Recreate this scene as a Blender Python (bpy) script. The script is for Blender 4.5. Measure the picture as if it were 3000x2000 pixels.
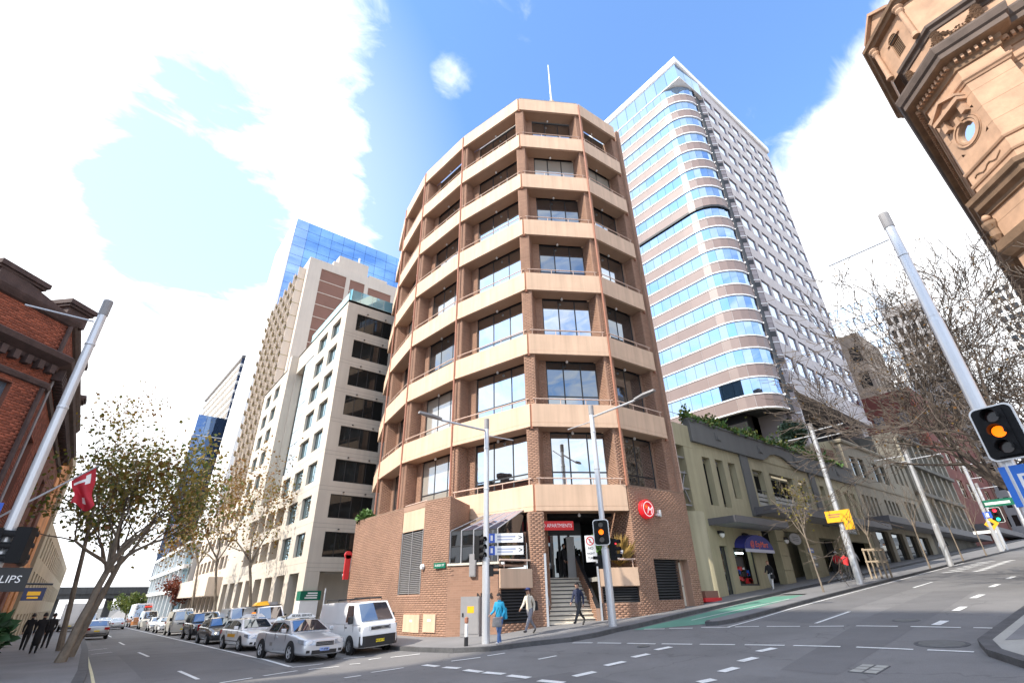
import bpy, math, random
import numpy as np
from mathutils import Vector, Matrix
R = math.radians
scene = bpy.context.scene
for o in list(bpy.data.objects):
    bpy.data.objects.remove(o)
COL = scene.collection

# ------------------------------------------------------------------ camera
YAW, PITCH, ROLL = R(38.7405), R(27.8038), R(-1.3438)
cam_data = bpy.data.cameras.new("camera")
cam = bpy.data.objects.new("camera", cam_data)
COL.objects.link(cam)
cam_data.sensor_width = 36.0
cam_data.lens = 36.0 * 1418.53 / 3000.0
cam_data.clip_start = 0.1
cam_data.clip_end = 4000
cam.matrix_world = (Matrix.Translation((0, 0, 2.07)) @ Matrix.Rotation(-YAW, 4, 'Z')
                    @ Matrix.Rotation(R(90) + PITCH, 4, 'X') @ Matrix.Rotation(ROLL, 4, 'Z'))
scene.camera = cam

# ------------------------------------------------------------------ sky, sun, exposure
SUN_EL = R(41)
SUN_DIR = Vector((-0.985, 0.10, 0)).normalized() * math.cos(SUN_EL) + Vector((0, 0, math.sin(SUN_EL)))
scene.view_settings.view_transform = 'Standard'
scene.view_settings.look = 'None'
scene.view_settings.gamma = 1.0
scene.view_settings.use_curve_mapping = False
scene.view_settings.exposure = 1.0
sun_data = bpy.data.lights.new("sun", 'SUN')
sun_data.energy = 3.4
sun_data.angle = R(0.6)
sun_data.color = (1.0, 0.93, 0.82)
sun = bpy.data.objects.new("sun", sun_data)
COL.objects.link(sun)
sun.rotation_euler = SUN_DIR.to_track_quat('Z', 'Y').to_euler()

world = bpy.data.worlds.new("World")
scene.world = world
world.use_nodes = True
wt = world.node_tree
wt.nodes.clear()


def wn(kind, **kw):
    n = wt.nodes.new(kind)
    for k, v in kw.items():
        setattr(n, k, v)
    return n


def wmath(op, a, b=None, c=None, clamp=False):
    n = wn('ShaderNodeMath', operation=op, use_clamp=clamp)
    for i, v in enumerate((a, b, c)):
        if v is None:
            continue
        if isinstance(v, (int, float)):
            n.inputs[i].default_value = v
        else:
            wt.links.new(v, n.inputs[i])
    return n.outputs[0]


def wvec(op, a, b=None):
    n = wn('ShaderNodeVectorMath', operation=op)
    for i, v in enumerate((a, b)):
        if v is None:
            continue
        if isinstance(v, (tuple, list)):
            n.inputs[i].default_value = v
        else:
            wt.links.new(v, n.inputs[i])
    return n


SKY_STRENGTH = 0.15
sky = wn('ShaderNodeTexSky', sky_type='NISHITA')
sky.sun_disc = False
sky.sun_elevation = SUN_EL
sky.sun_rotation = math.atan2(SUN_DIR.x, SUN_DIR.y)
sky.air_density = 1.0
sky.dust_density = 0.6
sky.ozone_density = 1.6
tc = wn('ShaderNodeTexCoord')
d = tc.outputs['Generated']
sep = wn('ShaderNodeSeparateXYZ')
wt.links.new(d, sep.inputs[0])
zz = wmath('MAXIMUM', sep.outputs[2], 0.02)
den = wmath('ADD', zz, 0.18)
cx = wmath('DIVIDE', sep.outputs[0], den)
cy = wmath('DIVIDE', sep.outputs[1], den)
comb = wn('ShaderNodeCombineXYZ')
wt.links.new(cx, comb.inputs[0])
wt.links.new(cy, comb.inputs[1])
# streaked cloud sheet: stretched along one heading
mp = wn('ShaderNodeMapping')
wt.links.new(comb.outputs[0], mp.inputs[0])
mp.inputs['Rotation'].default_value = (0, 0, R(28))
mp.inputs['Scale'].default_value = (1.0, 1.9, 1.0)


def wnoise(scale, detail, rough, dist, w=0.0):
    n = wn('ShaderNodeTexNoise', noise_dimensions='4D')
    wt.links.new(mp.outputs[0], n.inputs['Vector'])
    n.inputs['W'].default_value = w
    n.inputs['Scale'].default_value = scale
    n.inputs['Detail'].default_value = detail
    n.inputs['Roughness'].default_value = rough
    n.inputs['Distortion'].default_value = dist
    return n.outputs[0]


nz = wmath('SUBTRACT', wnoise(2.1, 9, 0.58, 0.6, 3.1), 0.5)
fine = wmath('SUBTRACT', wnoise(8.5, 8, 0.62, 0.8, 9.4), 0.5)
dn = wvec('NORMALIZE', d).outputs[0]
cover = None
# cloud banks and clear gaps: heading, half width (cosine), strength
CLOUDS = [((-0.251, 0.735, 0.63), 0.85536, 0.999781, 0.5),
          ((-0.125, 0.891, 0.437), 0.94264, 0.999914, 0.35),
          ((-0.146, 0.949, 0.278), 0.87798, 0.999816, 0.3),
          ((0.025, 0.561, 0.827), 0.97437, 0.999962, 0.4),
          ((0.075, 0.672, 0.737), 0.97686, 0.999966, 0.55),
          ((0.137, 0.732, 0.668), 0.98357, 0.999976, 0.5),
          ((0.033, 0.81, 0.585), 0.99588, 0.999994, 0.4),
          ((-0.158, 0.645, 0.748), 0.96316, 0.999945, 0.3),
          ((0.853, 0.001, 0.522), 0.89879, 0.999848, 0.95),
          ((0.787, -0.114, 0.607), 0.96316, 0.999945, 0.5),
          ((0.905, 0.154, 0.397), 0.94997, 0.999925, 0.5),
          ((0.773, 0.078, 0.63), 0.98741, 0.999981, 0.3),
          ((-0.029, 0.765, 0.644), 0.96902, 0.999954, -1.3),
          ((-0.025, 0.846, 0.532), 0.97922, 0.999969, -1.1),
          ((-0.036, 0.642, 0.766), 0.99222, 0.999988, -0.8),
          ((0.254, 0.582, 0.772), 0.95681, 0.999936, -0.7),
          ((0.291, 0.68, 0.673), 0.98146, 0.999972, -0.5),
          ((0.411, 0.306, 0.859), 0.85536, 0.999781, -1.0),
          ((0.593, 0.16, 0.789), 0.94264, 0.999914, -0.9),
          ((0.596, 0.071, 0.799), 0.97922, 0.999969, -0.4),
          ((0.267, 0.484, 0.833), 0.99768, 0.999997, 0.62),
          ((0.262, 0.503, 0.824), 0.99917, 0.999999, 0.2),
          ((0.649, 0.162, 0.743), 0.99629, 0.999995, 0.75),
          ((0.224, 0.432, 0.873), 0.97922, 0.999969, 0.45)]
for vec, c0, c1, amp in CLOUDS:
    dot = wvec('DOT_PRODUCT', dn, vec).outputs['Value']
    mr = wn('ShaderNodeMapRange', interpolation_type='SMOOTHSTEP')
    wt.links.new(dot, mr.inputs['Value'])
    mr.inputs['From Min'].default_value = c0
    mr.inputs['From Max'].default_value = c1
    mr.inputs['To Min'].default_value = 0.0
    mr.inputs['To Max'].default_value = amp
    cover = mr.outputs[0] if cover is None else wmath('ADD', cover, mr.outputs[0])
low = wn('ShaderNodeMapRange', interpolation_type='SMOOTHSTEP')
wt.links.new(sep.outputs[2], low.inputs['Value'])
low.inputs['From Min'].default_value = 0.45
low.inputs['From Max'].default_value = 0.05
low.inputs['To Min'].default_value = 0.0
low.inputs['To Max'].default_value = 0.42
cover = wmath('ADD', wmath('ADD', cover, low.outputs[0]), 0.24)
raw = wmath('ADD', wmath('ADD', wmath('MULTIPLY', nz, 2.3), wmath('MULTIPLY', fine, 1.5)), cover)
mask = wn('ShaderNodeMapRange', interpolation_type='SMOOTHSTEP')
wt.links.new(raw, mask.inputs['Value'])
mask.inputs['From Min'].default_value = -0.42
mask.inputs['From Max'].default_value = 0.78
mask.inputs['To Min'].default_value = 0.03
mask.inputs['To Max'].default_value = 1.0
sb = wn('ShaderNodeBackground')
tint = wn('ShaderNodeMixRGB', blend_type='MULTIPLY')
tint.inputs[0].default_value = 1.0
tint.inputs[2].default_value = (0.86, 1.22, 1.55, 1)
wt.links.new(sky.outputs[0], tint.inputs[1])
wt.links.new(tint.outputs[0], sb.inputs[0])
sb.inputs[1].default_value = SKY_STRENGTH
cb = wn('ShaderNodeBackground')
cb.inputs[0].default_value = (0.95, 0.97, 1.0, 1)
cb.inputs[1].default_value = 1.0
veil = wn('ShaderNodeMapRange', interpolation_type='SMOOTHSTEP')
wt.links.new(wvec('DOT_PRODUCT', dn, (-0.1, 0.83, 0.55)).outputs['Value'], veil.inputs['Value'])
veil.inputs['From Min'].default_value = 0.80
veil.inputs['From Max'].default_value = 0.985
veil.inputs['To Min'].default_value = 0.0
veil.inputs['To Max'].default_value = 0.30
mfac = wmath('MAXIMUM', mask.outputs[0], veil.outputs[0])
mx = wn('ShaderNodeMixShader')
wt.links.new(mfac, mx.inputs[0])
wt.links.new(sb.outputs[0], mx.inputs[1])
wt.links.new(cb.outputs[0], mx.inputs[2])
wo = wn('ShaderNodeOutputWorld')
wt.links.new(mx.outputs[0], wo.inputs[0])

# ------------------------------------------------------------------ materials
MATS = {}


def new_mat(name):
    m = bpy.data.materials.new(name)
    m.use_nodes = True
    nt = m.node_tree
    return m, nt, nt.nodes['Principled BSDF']


def mat(name, col, rough=0.7, var=0.12, scale=1.5, metal=0.0, bump=0.0, bscale=60.0, island=0.0, streak=0.0, spec=0.5, fine=0.0):
    """a procedural surface: base colour with broad stains, optional per-piece shade, vertical streaks and fine relief"""
    if name in MATS:
        return MATS[name]
    m, nt, p = new_mat(name)
    N, L = nt.nodes, nt.links
    t = N.new('ShaderNodeTexCoord')
    nz = N.new('ShaderNodeTexNoise')
    nz.inputs['Scale'].default_value = scale
    nz.inputs['Detail'].default_value = 6
    nz.inputs['Roughness'].default_value = 0.62
    L.new(t.outputs['Object'], nz.inputs['Vector'])
    mr = N.new('ShaderNodeMapRange')
    L.new(nz.outputs[0], mr.inputs['Value'])
    mr.inputs['From Min'].default_value = 0.3
    mr.inputs['From Max'].default_value = 0.7
    mr.inputs['To Min'].default_value = 1 - var
    mr.inputs['To Max'].default_value = 1 + var
    fac = mr.outputs[0]

    def mul(a, b):
        k = N.new('ShaderNodeMath')
        k.operation = 'MULTIPLY'
        L.new(a, k.inputs[0])
        L.new(b, k.inputs[1])
        return k.outputs[0]
    if island:
        g = N.new('ShaderNodeNewGeometry')
        oi = N.new('ShaderNodeObjectInfo')
        ad = N.new('ShaderNodeMath')
        L.new(g.outputs['Random Per Island'], ad.inputs[0])
        L.new(oi.outputs['Random'], ad.inputs[1])
        fr = N.new('ShaderNodeMath')
        fr.operation = 'FRACT'
        L.new(ad.outputs[0], fr.inputs[0])
        r2 = N.new('ShaderNodeMapRange')
        L.new(fr.outputs[0], r2.inputs['Value'])
        r2.inputs['To Min'].default_value = 1 - island
        r2.inputs['To Max'].default_value = 1 + island
        fac = mul(fac, r2.outputs[0])
    if streak:
        mp = N.new('ShaderNodeMapping')
        L.new(t.outputs['Object'], mp.inputs[0])
        mp.inputs['Scale'].default_value = (2.2, 2.2, 0.12)
        n2 = N.new('ShaderNodeTexNoise')
        n2.inputs['Scale'].default_value = 1.6
        n2.inputs['Detail'].default_value = 5
        L.new(mp.outputs[0], n2.inputs['Vector'])
        r3 = N.new('ShaderNodeMapRange')
        L.new(n2.outputs[0], r3.inputs['Value'])
        r3.inputs['From Min'].default_value = 0.35
        r3.inputs['From Max'].default_value = 0.7
        r3.inputs['To Min'].default_value = 1.0
        r3.inputs['To Max'].default_value = 1 - streak
        fac = mul(fac, r3.outputs[0])
    if fine:
        n4 = N.new('ShaderNodeTexNoise')
        n4.inputs['Scale'].default_value = bscale
        n4.inputs['Detail'].default_value = 3
        L.new(t.outputs['Object'], n4.inputs['Vector'])
        r5 = N.new('ShaderNodeMapRange')
        L.new(n4.outputs[0], r5.inputs['Value'])
        r5.inputs['From Min'].default_value = 0.3
        r5.inputs['From Max'].default_value = 0.7
        r5.inputs['To Min'].default_value = 1 - fine
        r5.inputs['To Max'].default_value = 1 + fine
        fac = mul(fac, r5.outputs[0])
    v = N.new('ShaderNodeVectorMath')
    v.operation = 'SCALE'
    v.inputs[0].default_value = col[:3]
    L.new(fac, v.inputs['Scale'])
    L.new(v.outputs[0], p.inputs['Base Color'])
    p.inputs['Roughness'].default_value = rough
    p.inputs['Metallic'].default_value = metal
    p.inputs['Specular IOR Level'].default_value = spec
    if bump:
        n3 = N.new('ShaderNodeTexNoise')
        n3.inputs['Scale'].default_value = bscale
        n3.inputs['Detail'].default_value = 4
        L.new(t.outputs['Object'], n3.inputs['Vector'])
        b = N.new('ShaderNodeBump')
        b.inputs['Strength'].default_value = bump
        b.inputs['Distance'].default_value = 0.02
        L.new(n3.outputs[0], b.inputs['Height'])
        L.new(b.outputs[0], p.inputs['Normal'])
    MATS[name] = m
    return m


def glass(name, tint=(0.8, 0.87, 0.92), refl=0.45, dark=(0.012, 0.015, 0.018), wob=0.02, wscale=0.5, pane=0.0, rough=0.015):
    """window glass seen from outside: a dark room behind a reflecting, slightly wavy sheet"""
    if name in MATS:
        return MATS[name]
    m, nt, p = new_mat(name)
    N, L = nt.nodes, nt.links
    p.inputs['Base Color'].default_value = (*dark, 1)
    p.inputs['Roughness'].default_value = 0.35
    p.inputs['Specular IOR Level'].default_value = 0.0
    gl = N.new('ShaderNodeBsdfGlossy')
    gl.inputs['Color'].default_value = (*tint, 1)
    gl.inputs['Roughness'].default_value = rough
    t = N.new('ShaderNodeTexCoord')
    nz = N.new('ShaderNodeTexNoise')
    nz.inputs['Scale'].default_value = wscale
    nz.inputs['Detail'].default_value = 1
    L.new(t.outputs['Object'], nz.inputs['Vector'])
    b = N.new('ShaderNodeBump')
    b.inputs['Strength'].default_value = 1.0
    b.inputs['Distance'].default_value = wob
    L.new(nz.outputs[0], b.inputs['Height'])
    L.new(b.outputs[0], gl.inputs['Normal'])
    lw = N.new('ShaderNodeFresnel')
    lw.inputs['IOR'].default_value = 1.5
    r = N.new('ShaderNodeMapRange')
    L.new(lw.outputs[0], r.inputs['Value'])
    r.inputs['From Min'].default_value = 0.04
    r.inputs['From Max'].default_value = 1.0
    r.inputs['To Min'].default_value = refl
    r.inputs['To Max'].default_value = 1.0
    fac = r.outputs[0]
    if pane:
        oi = N.new('ShaderNodeObjectInfo')
        g = N.new('ShaderNodeNewGeometry')
        ad = N.new('ShaderNodeMath')
        L.new(g.outputs['Random Per Island'], ad.inputs[0])
        L.new(oi.outputs['Random'], ad.inputs[1])
        fr = N.new('ShaderNodeMath')
        fr.operation = 'FRACT'
        L.new(ad.outputs[0], fr.inputs[0])
        r2 = N.new('ShaderNodeMapRange')
        L.new(fr.outputs[0], r2.inputs['Value'])
        r2.inputs['To Min'].default_value = 1 - pane
        r2.inputs['To Max'].default_value = 1.0
        k = N.new('ShaderNodeMath')
        k.operation = 'MULTIPLY'
        L.new(fac, k.inputs[0])
        L.new(r2.outputs[0], k.inputs[1])
        fac = k.outputs[0]
    mx = N.new('ShaderNodeMixShader')
    L.new(fac, mx.inputs[0])
    L.new(p.outputs[0], mx.inputs[1])
    L.new(gl.outputs[0], mx.inputs[2])
    L.new(mx.outputs[0], N['Material Output'].inputs['Surface'])
    MATS[name] = m
    return m


def glow(name, col, strength):
    if name in MATS:
        return MATS[name]
    m, nt, p = new_mat(name)
    p.inputs['Base Color'].default_value = (*col, 1)
    p.inputs['Emission Color'].default_value = (*col, 1)
    p.inputs['Emission Strength'].default_value = strength
    MATS[name] = m
    return m


def paint(name, col, flake=0.0, coat=1.0):
    if name in MATS:
        return MATS[name]
    m, nt, p = new_mat(name)
    N, L = nt.nodes, nt.links
    nz = N.new('ShaderNodeTexNoise')
    nz.inputs['Scale'].default_value = 2.0
    t = N.new('ShaderNodeTexCoord')
    L.new(t.outputs['Object'], nz.inputs['Vector'])
    mr = N.new('ShaderNodeMapRange')
    L.new(nz.outputs[0], mr.inputs['Value'])
    mr.inputs['To Min'].default_value = 0.92
    mr.inputs['To Max'].default_value = 1.05
    v = N.new('ShaderNodeVectorMath')
    v.operation = 'SCALE'
    v.inputs[0].default_value = col
    L.new(mr.outputs[0], v.inputs['Scale'])
    L.new(v.outputs[0], p.inputs['Base Color'])
    p.inputs['Metallic'].default_value = flake
    p.inputs['Roughness'].default_value = 0.32
    p.inputs['Coat Weight'].default_value = coat
    p.inputs['Coat Roughness'].default_value = 0.04
    MATS[name] = m
    return m


# ------------------------------------------------------------------ mesh helpers
class MB:
    def __init__(s):
        s.v, s.f = [], []

    def quad(s, *p):
        k = len(s.v)
        s.v += [tuple(q) for q in p]
        s.f.append(tuple(range(k, k + len(p))))

    def hexa(s, P):
        """eight corners: bottom ring 0-3 counterclockwise from above, top ring 4-7"""
        k = len(s.v)
        s.v += [tuple(q) for q in P]
        for f in ((3, 2, 1, 0), (4, 5, 6, 7), (0, 1, 5, 4), (1, 2, 6, 5), (2, 3, 7, 6), (3, 0, 4, 7)):
            s.f.append(tuple(k + i for i in f))

    def box(s, x0, x1, y0, y1, z0, z1):
        s.hexa([(x0, y0, z0), (x1, y0, z0), (x1, y1, z0), (x0, y1, z0), (x0, y0, z1), (x1, y0, z1), (x1, y1, z1), (x0, y1, z1)])

    def prism(s, poly, z0, z1):
        k, n = len(s.v), len(poly)
        s.v += [(p[0], p[1], z0) for p in poly] + [(p[0], p[1], z1) for p in poly]
        s.f.append(tuple(reversed(range(k, k + n))))
        s.f.append(tuple(range(k + n, k + 2 * n)))
        for i in range(n):
            j = (i + 1) % n
            s.f.append((k + i, k + j, k + n + j, k + n + i))

    def tube(s, pts, r, n=8, cap=True):
        pts = [Vector(p) for p in pts]
        if not isinstance(r, (list, tuple)):
            r = [r] * len(pts)
        base = len(s.v)
        ref = None
        for i, p in enumerate(pts):
            t = (pts[min(i + 1, len(pts) - 1)] - pts[max(i - 1, 0)]).normalized()
            if ref is None:
                ref = Vector((0, 0, 1)) if abs(t.z) < 0.9 else Vector((1, 0, 0))
            a = t.cross(ref).normalized()
            b = t.cross(a).normalized()
            ref = b.cross(t) * -1 if False else ref
            for j in range(n):
                w = 2 * math.pi * j / n
                s.v.append(tuple(p + a * (r[i] * math.cos(w)) + b * (r[i] * math.sin(w))))
        for i in range(len(pts) - 1):
            for j in range(n):
                k = (j + 1) % n
                s.f.append((base + i * n + j, base + (i + 1) * n + j, base + (i + 1) * n + k, base + i * n + k))
        if cap:
            s.f.append(tuple(base + j for j in range(n)))
            e = base + (len(pts) - 1) * n
            s.f.append(tuple(e + j for j in reversed(range(n))))

    def lathe(s, prof, c=(0, 0, 0), axis='z', n=16, cap=True):
        """profile (radius, height) turned about an axis through c"""
        k = len(s.v)
        for (r, h) in prof:
            for j in range(n):
                w = 2 * math.pi * j / n
                a, b = r * math.cos(w), r * math.sin(w)
                q = (a, b, h) if axis == 'z' else ((h, a, b) if axis == 'x' else (a, h, b))
                s.v.append((c[0] + q[0], c[1] + q[1], c[2] + q[2]))
        for i in range(len(prof) - 1):
            for j in range(n):
                m = (j + 1) % n
                s.f.append((k + i * n + j, k + i * n + m, k + (i + 1) * n + m, k + (i + 1) * n + j))
        for e in (0, len(prof) - 1):
            if cap and prof[e][0] > 1e-4:
                s.f.append(tuple(k + e * n + j for j in range(n)))

    def mesh(s, name):
        me = bpy.data.meshes.new(name)
        me.from_pydata(s.v, [], s.f)
        me.update()
        return me


def recalc(me):
    import bmesh
    bm = bmesh.new()
    bm.from_mesh(me)
    bmesh.ops.recalc_face_normals(bm, faces=bm.faces)
    bm.to_mesh(me)
    bm.free()


def link(name, me, m=None, parent=None, kind=None, mw=None, smooth=False, world=True):
    """one object; a child keeps the world placement of its mesh unless world is False"""
    o = bpy.data.objects.new(name, me)
    COL.objects.link(o)
    if m is not None and me is not None and not me.materials:
        me.materials.append(m)
    if kind:
        o['kind'] = kind
    if mw is not None:
        o.matrix_basis = mw
    if parent is not None:
        o.parent = parent
        if world:
            o.matrix_parent_inverse = WM(parent).inverted()
    if smooth and me is not None:
        me.polygons.foreach_set('use_smooth', [True] * len(me.polygons))
    return o


def WM(o):
    m = o.matrix_basis.copy()
    if o.parent is not None:
        return WM(o.parent) @ o.matrix_parent_inverse @ m
    return m


def thing(name, label, cat, loc=(0, 0, 0), rz=0.0, group=None):
    o = bpy.data.objects.new(name, None)
    COL.objects.link(o)
    o.empty_display_size = 0.3
    o.matrix_basis = Matrix.Translation(loc) @ Matrix.Rotation(rz, 4, 'Z')
    return tag(o, label, cat, group)


def tag(o, label, cat, group=None):
    o['label'] = label
    o['category'] = cat
    if group:
        o['group'] = group
    return o


def part(name, mb, m, parent, kind=None, smooth=False, world=True, mw=None, fix=False):
    me = mb.mesh(name)
    if fix:
        recalc(me)
    return link(name, me, m, parent, kind, mw, smooth, world)


def copy_tree(o, parent=None):
    c = o.copy()
    COL.objects.link(c)
    if parent is not None:
        inv = o.matrix_parent_inverse.copy()
        c.parent = parent
        c.matrix_parent_inverse = inv
    for ch in list(o.children):
        copy_tree(ch, c)
    return c


class Fr:
    """wall frame: a along the wall from p to q, b inward (to its own left), c up"""

    def __init__(s, p, q, z=0.0):
        s.o = Vector((p[0], p[1], z))
        dd = Vector((q[0] - p[0], q[1] - p[1], 0))
        s.L = dd.length
        s.u = dd.normalized()
        s.i = Vector((-s.u.y, s.u.x, 0))
        s.M = Matrix(((s.u.x, s.i.x, 0, s.o.x), (s.u.y, s.i.y, 0, s.o.y), (0, 0, 1, s.o.z), (0, 0, 0, 1)))

    def P(s, a, b, c):
        return tuple(s.o + s.u * a + s.i * b + Vector((0, 0, c)))

    def box(s, mb, a0, a1, b0, b1, c0, c1):
        mb.hexa([s.P(a0, b0, c0), s.P(a1, b0, c0), s.P(a1, b1, c0), s.P(a0, b1, c0), s.P(a0, b0, c1), s.P(a1, b0, c1), s.P(a1, b1, c1), s.P(a0, b1, c1)])

    def at(s, a, b=0.0, c=0.0):
        return s.M @ Matrix.Translation((a, b, c))

    def wall(s, mb, a0, a1, c0, c1, holes=(), depth=0.3, b=0.0):
        """a flat wall with real openings: face cells plus the reveals of every opening"""
        A = sorted({a0, a1} | {min(max(h[i], a0), a1) for h in holes for i in (0, 1)})
        Cc = sorted({c0, c1} | {min(max(h[i], c0), c1) for h in holes for i in (2, 3)})
        for i in range(len(A) - 1):
            for j in range(len(Cc) - 1):
                ma, mc = (A[i] + A[i + 1]) / 2, (Cc[j] + Cc[j + 1]) / 2
                if A[i + 1] - A[i] < 1e-5 or Cc[j + 1] - Cc[j] < 1e-5:
                    continue
                if any(h[0] < ma < h[1] and h[2] < mc < h[3] for h in holes):
                    continue
                mb.quad(s.P(A[i], b, Cc[j]), s.P(A[i + 1], b, Cc[j]), s.P(A[i + 1], b, Cc[j + 1]), s.P(A[i], b, Cc[j + 1]))
        for h in holes:
            x0, x1, y0, y1 = h[:4]
            e = b + (h[4] if len(h) > 4 else depth)
            mb.quad(s.P(x0, b, y0), s.P(x0, b, y1), s.P(x0, e, y1), s.P(x0, e, y0))
            mb.quad(s.P(x1, b, y1), s.P(x1, b, y0), s.P(x1, e, y0), s.P(x1, e, y1))
            mb.quad(s.P(x0, b, y1), s.P(x1, b, y1), s.P(x1, e, y1), s.P(x0, e, y1))
            mb.quad(s.P(x1, b, y0), s.P(x0, b, y0), s.P(x0, e, y0), s.P(x1, e, y0))


_WC = {}


def window(parent, fr, a, b, c, w, h, cols, rows, mf, mg, bar=0.06, split=None, name='window', edge=None):
    """a window frame with its panes as sub-parts; alike windows share their meshes"""
    edge = bar if edge is None else edge
    key = (round(w, 3), round(h, 3), cols, rows, bar, split, edge)
    if key not in _WC:
        mb = MB()
        t = 0.05
        mb.box(0, w, 0, t, 0, edge)
        mb.box(0, w, 0, t, h - edge, h)
        mb.box(0, edge, 0, t, edge, h - edge)
        mb.box(w - edge, w, 0, t, edge, h - edge)
        zs = [edge] + ([h * split] if split else [h * j / rows for j in range(1, rows)]) + [h - edge]
        xs = [edge] + [w * j / cols for j in range(1, cols)] + [w - edge]
        for x in xs[1:-1]:
            mb.box(x - bar / 2, x + bar / 2, 0.003, t, edge, h - edge)
        for z in zs[1:-1]:
            mb.box(edge, w - edge, -0.004, t - 0.004, z - bar / 2, z + bar / 2)
        panes = []
        seen = {}
        for i in range(len(xs) - 1):
            for j in range(len(zs) - 1):
                x0 = xs[i] + (bar / 2 if i else 0)
                x1 = xs[i + 1] - (bar / 2 if i < len(xs) - 2 else 0)
                z0 = zs[j] + (bar / 2 if j else 0)
                z1 = zs[j + 1] - (bar / 2 if j < len(zs) - 2 else 0)
                k2 = (round(x1 - x0, 3), round(z1 - z0, 3))
                if k2 not in seen:
                    pm = MB()
                    pm.box(0, x1 - x0, 0, 0.012, 0, z1 - z0)
                    seen[k2] = pm.mesh('pane')
                panes.append((x0, z0, seen[k2]))
        _WC[key] = (mb.mesh('window'), panes)
    fm, panes = _WC[key]
    o = link(name, fm, mf, parent, mw=fr.at(a, b, c))
    for (x, z, pm) in panes:
        link('pane', pm, mg, o, mw=Matrix.Translation((x, 0.02, z)), world=False)
    return o


BRICK_L, BRICK_H, JOINT = 0.30, 0.098, 0.011


def brick_list(fr, a0, a1, c0, c1, holes=(), b=0.0, L=BRICK_L, H=BRICK_H):
    """brick rectangles of one wall: (frame, a0, a1, c0, c1, b)"""
    out = []
    rng = random.Random(int(abs(a0 * 31 + c0 * 77 + fr.o.x * 13 + fr.o.y * 7) * 100) % 99991)
    n = int((c1 - c0) / H)
    for i in range(n):
        z0 = c0 + i * H
        x = a0 - (L / 2 if i % 2 else 0)
        while x < a1 - 0.02:
            x0, x1 = max(x, a0), min(x + L, a1)
            x += L
            if x1 - x0 < 0.05:
                continue
            mc = z0 + H / 2
            for h in holes:
                if h[2] < mc < h[3]:
                    if h[0] <= x0 and x1 <= h[1]:
                        x0 = x1
                    elif x0 < h[0] < x1:
                        x1 = h[0]
                    elif x0 < h[1] < x1:
                        x0 = h[1]
            if x1 - x0 < 0.05:
                continue
            out.append((fr, x0 + JOINT / 2, x1 - JOINT / 2, z0 + JOINT / 2, z0 + H - JOINT / 2, b - 0.0025 - rng.random() * 0.003))
    return out


def brick_mesh(lst, name='brick'):
    n = len(lst)
    arr = np.zeros((n, 8, 3), dtype=np.float32)
    for k, (fr, a0, a1, c0, c1, b) in enumerate(lst):
        e = b + 0.03
        for q, (a, bb, c) in enumerate(((a0, b, c0), (a1, b, c0), (a1, b, c1), (a0, b, c1), (a0, e, c0), (a1, e, c0), (a1, e, c1), (a0, e, c1))):
            arr[k, q, 0] = fr.o.x + fr.u.x * a + fr.i.x * bb
            arr[k, q, 1] = fr.o.y + fr.u.y * a + fr.i.y * bb
            arr[k, q, 2] = fr.o.z + c
    quads = np.array([(0, 1, 2, 3), (1, 5, 6, 2), (4, 0, 3, 7), (3, 2, 6, 7), (4, 5, 1, 0)], dtype=np.int32)
    idx = (quads[None] + (np.arange(n) * 8)[:, None, None]).reshape(-1)
    me = bpy.data.meshes.new(name)
    me.vertices.add(n * 8)
    me.vertices.foreach_set('co', arr.reshape(-1))
    me.loops.add(len(idx))
    me.loops.foreach_set('vertex_index', idx)
    me.polygons.add(n * 5)
    me.polygons.foreach_set('loop_start', np.arange(0, n * 20, 4, dtype=np.int32))
    me.polygons.foreach_set('loop_total', np.full(n * 5, 4, dtype=np.int32))
    me.update()
    me.validate()
    return me


def sweep(mb, path, prof, closed=False):
    """profile (out, z) swept along a plan path with mitred corners; outward is to the right of travel"""
    P = [Vector((p[0], p[1])) for p in path]
    n = len(P)
    offs = []
    for i in range(n):
        d0 = (P[i] - P[i - 1]).normalized() if (i or closed) else None
        d1 = (P[(i + 1) % n] - P[i]).normalized() if (i < n - 1 or closed) else None
        d0 = d0 or d1
        d1 = d1 or d0
        n0, n1 = Vector((d0.y, -d0.x)), Vector((d1.y, -d1.x))
        m = (n0 + n1).normalized()
        offs.append(m / max(0.3, m.dot(n0)))
    base = len(mb.v)
    k = len(prof)
    for i in range(n):
        for (o, z) in prof:
            q = P[i] + offs[i] * o
            mb.v.append((q.x, q.y, z))
    for i in range(n if closed else n - 1):
        j = (i + 1) % n
        for t in range(k - 1):
            mb.f.append((base + i * k + t, base + j * k + t, base + j * k + t + 1, base + i * k + t + 1))
    if not closed:
        mb.f.append(tuple(base + t for t in range(k)))
        mb.f.append(tuple(base + (n - 1) * k + t for t in reversed(range(k))))


def text_obj(name, body, size, mw, m, parent, depth=0.006, italic=0.0, align='CENTER', sx=1.0):
    cu = bpy.data.curves.new(name, 'FONT')
    cu.body = body
    cu.size = size
    cu.extrude = depth
    cu.shear = italic
    cu.align_x = align
    cu.align_y = 'CENTER'
    cu.resolution_u = 3
    tmp = bpy.data.objects.new(name, cu)
    COL.objects.link(tmp)
    dg = bpy.context.evaluated_depsgraph_get()
    dg.update()
    me = bpy.data.meshes.new_from_object(tmp.evaluated_get(dg))
    bpy.data.objects.remove(tmp)
    me.name = name
    me.materials.clear()
    me.materials.append(m)
    o = bpy.data.objects.new(name, me)
    COL.objects.link(o)
    if sx != 1.0:
        mw = mw @ Matrix.Diagonal((sx, 1, 1, 1))
    o.matrix_basis = mw
    if parent is not None:
        o.parent = parent
        o.matrix_parent_inverse = WM(parent).inverted()
    return o


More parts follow.
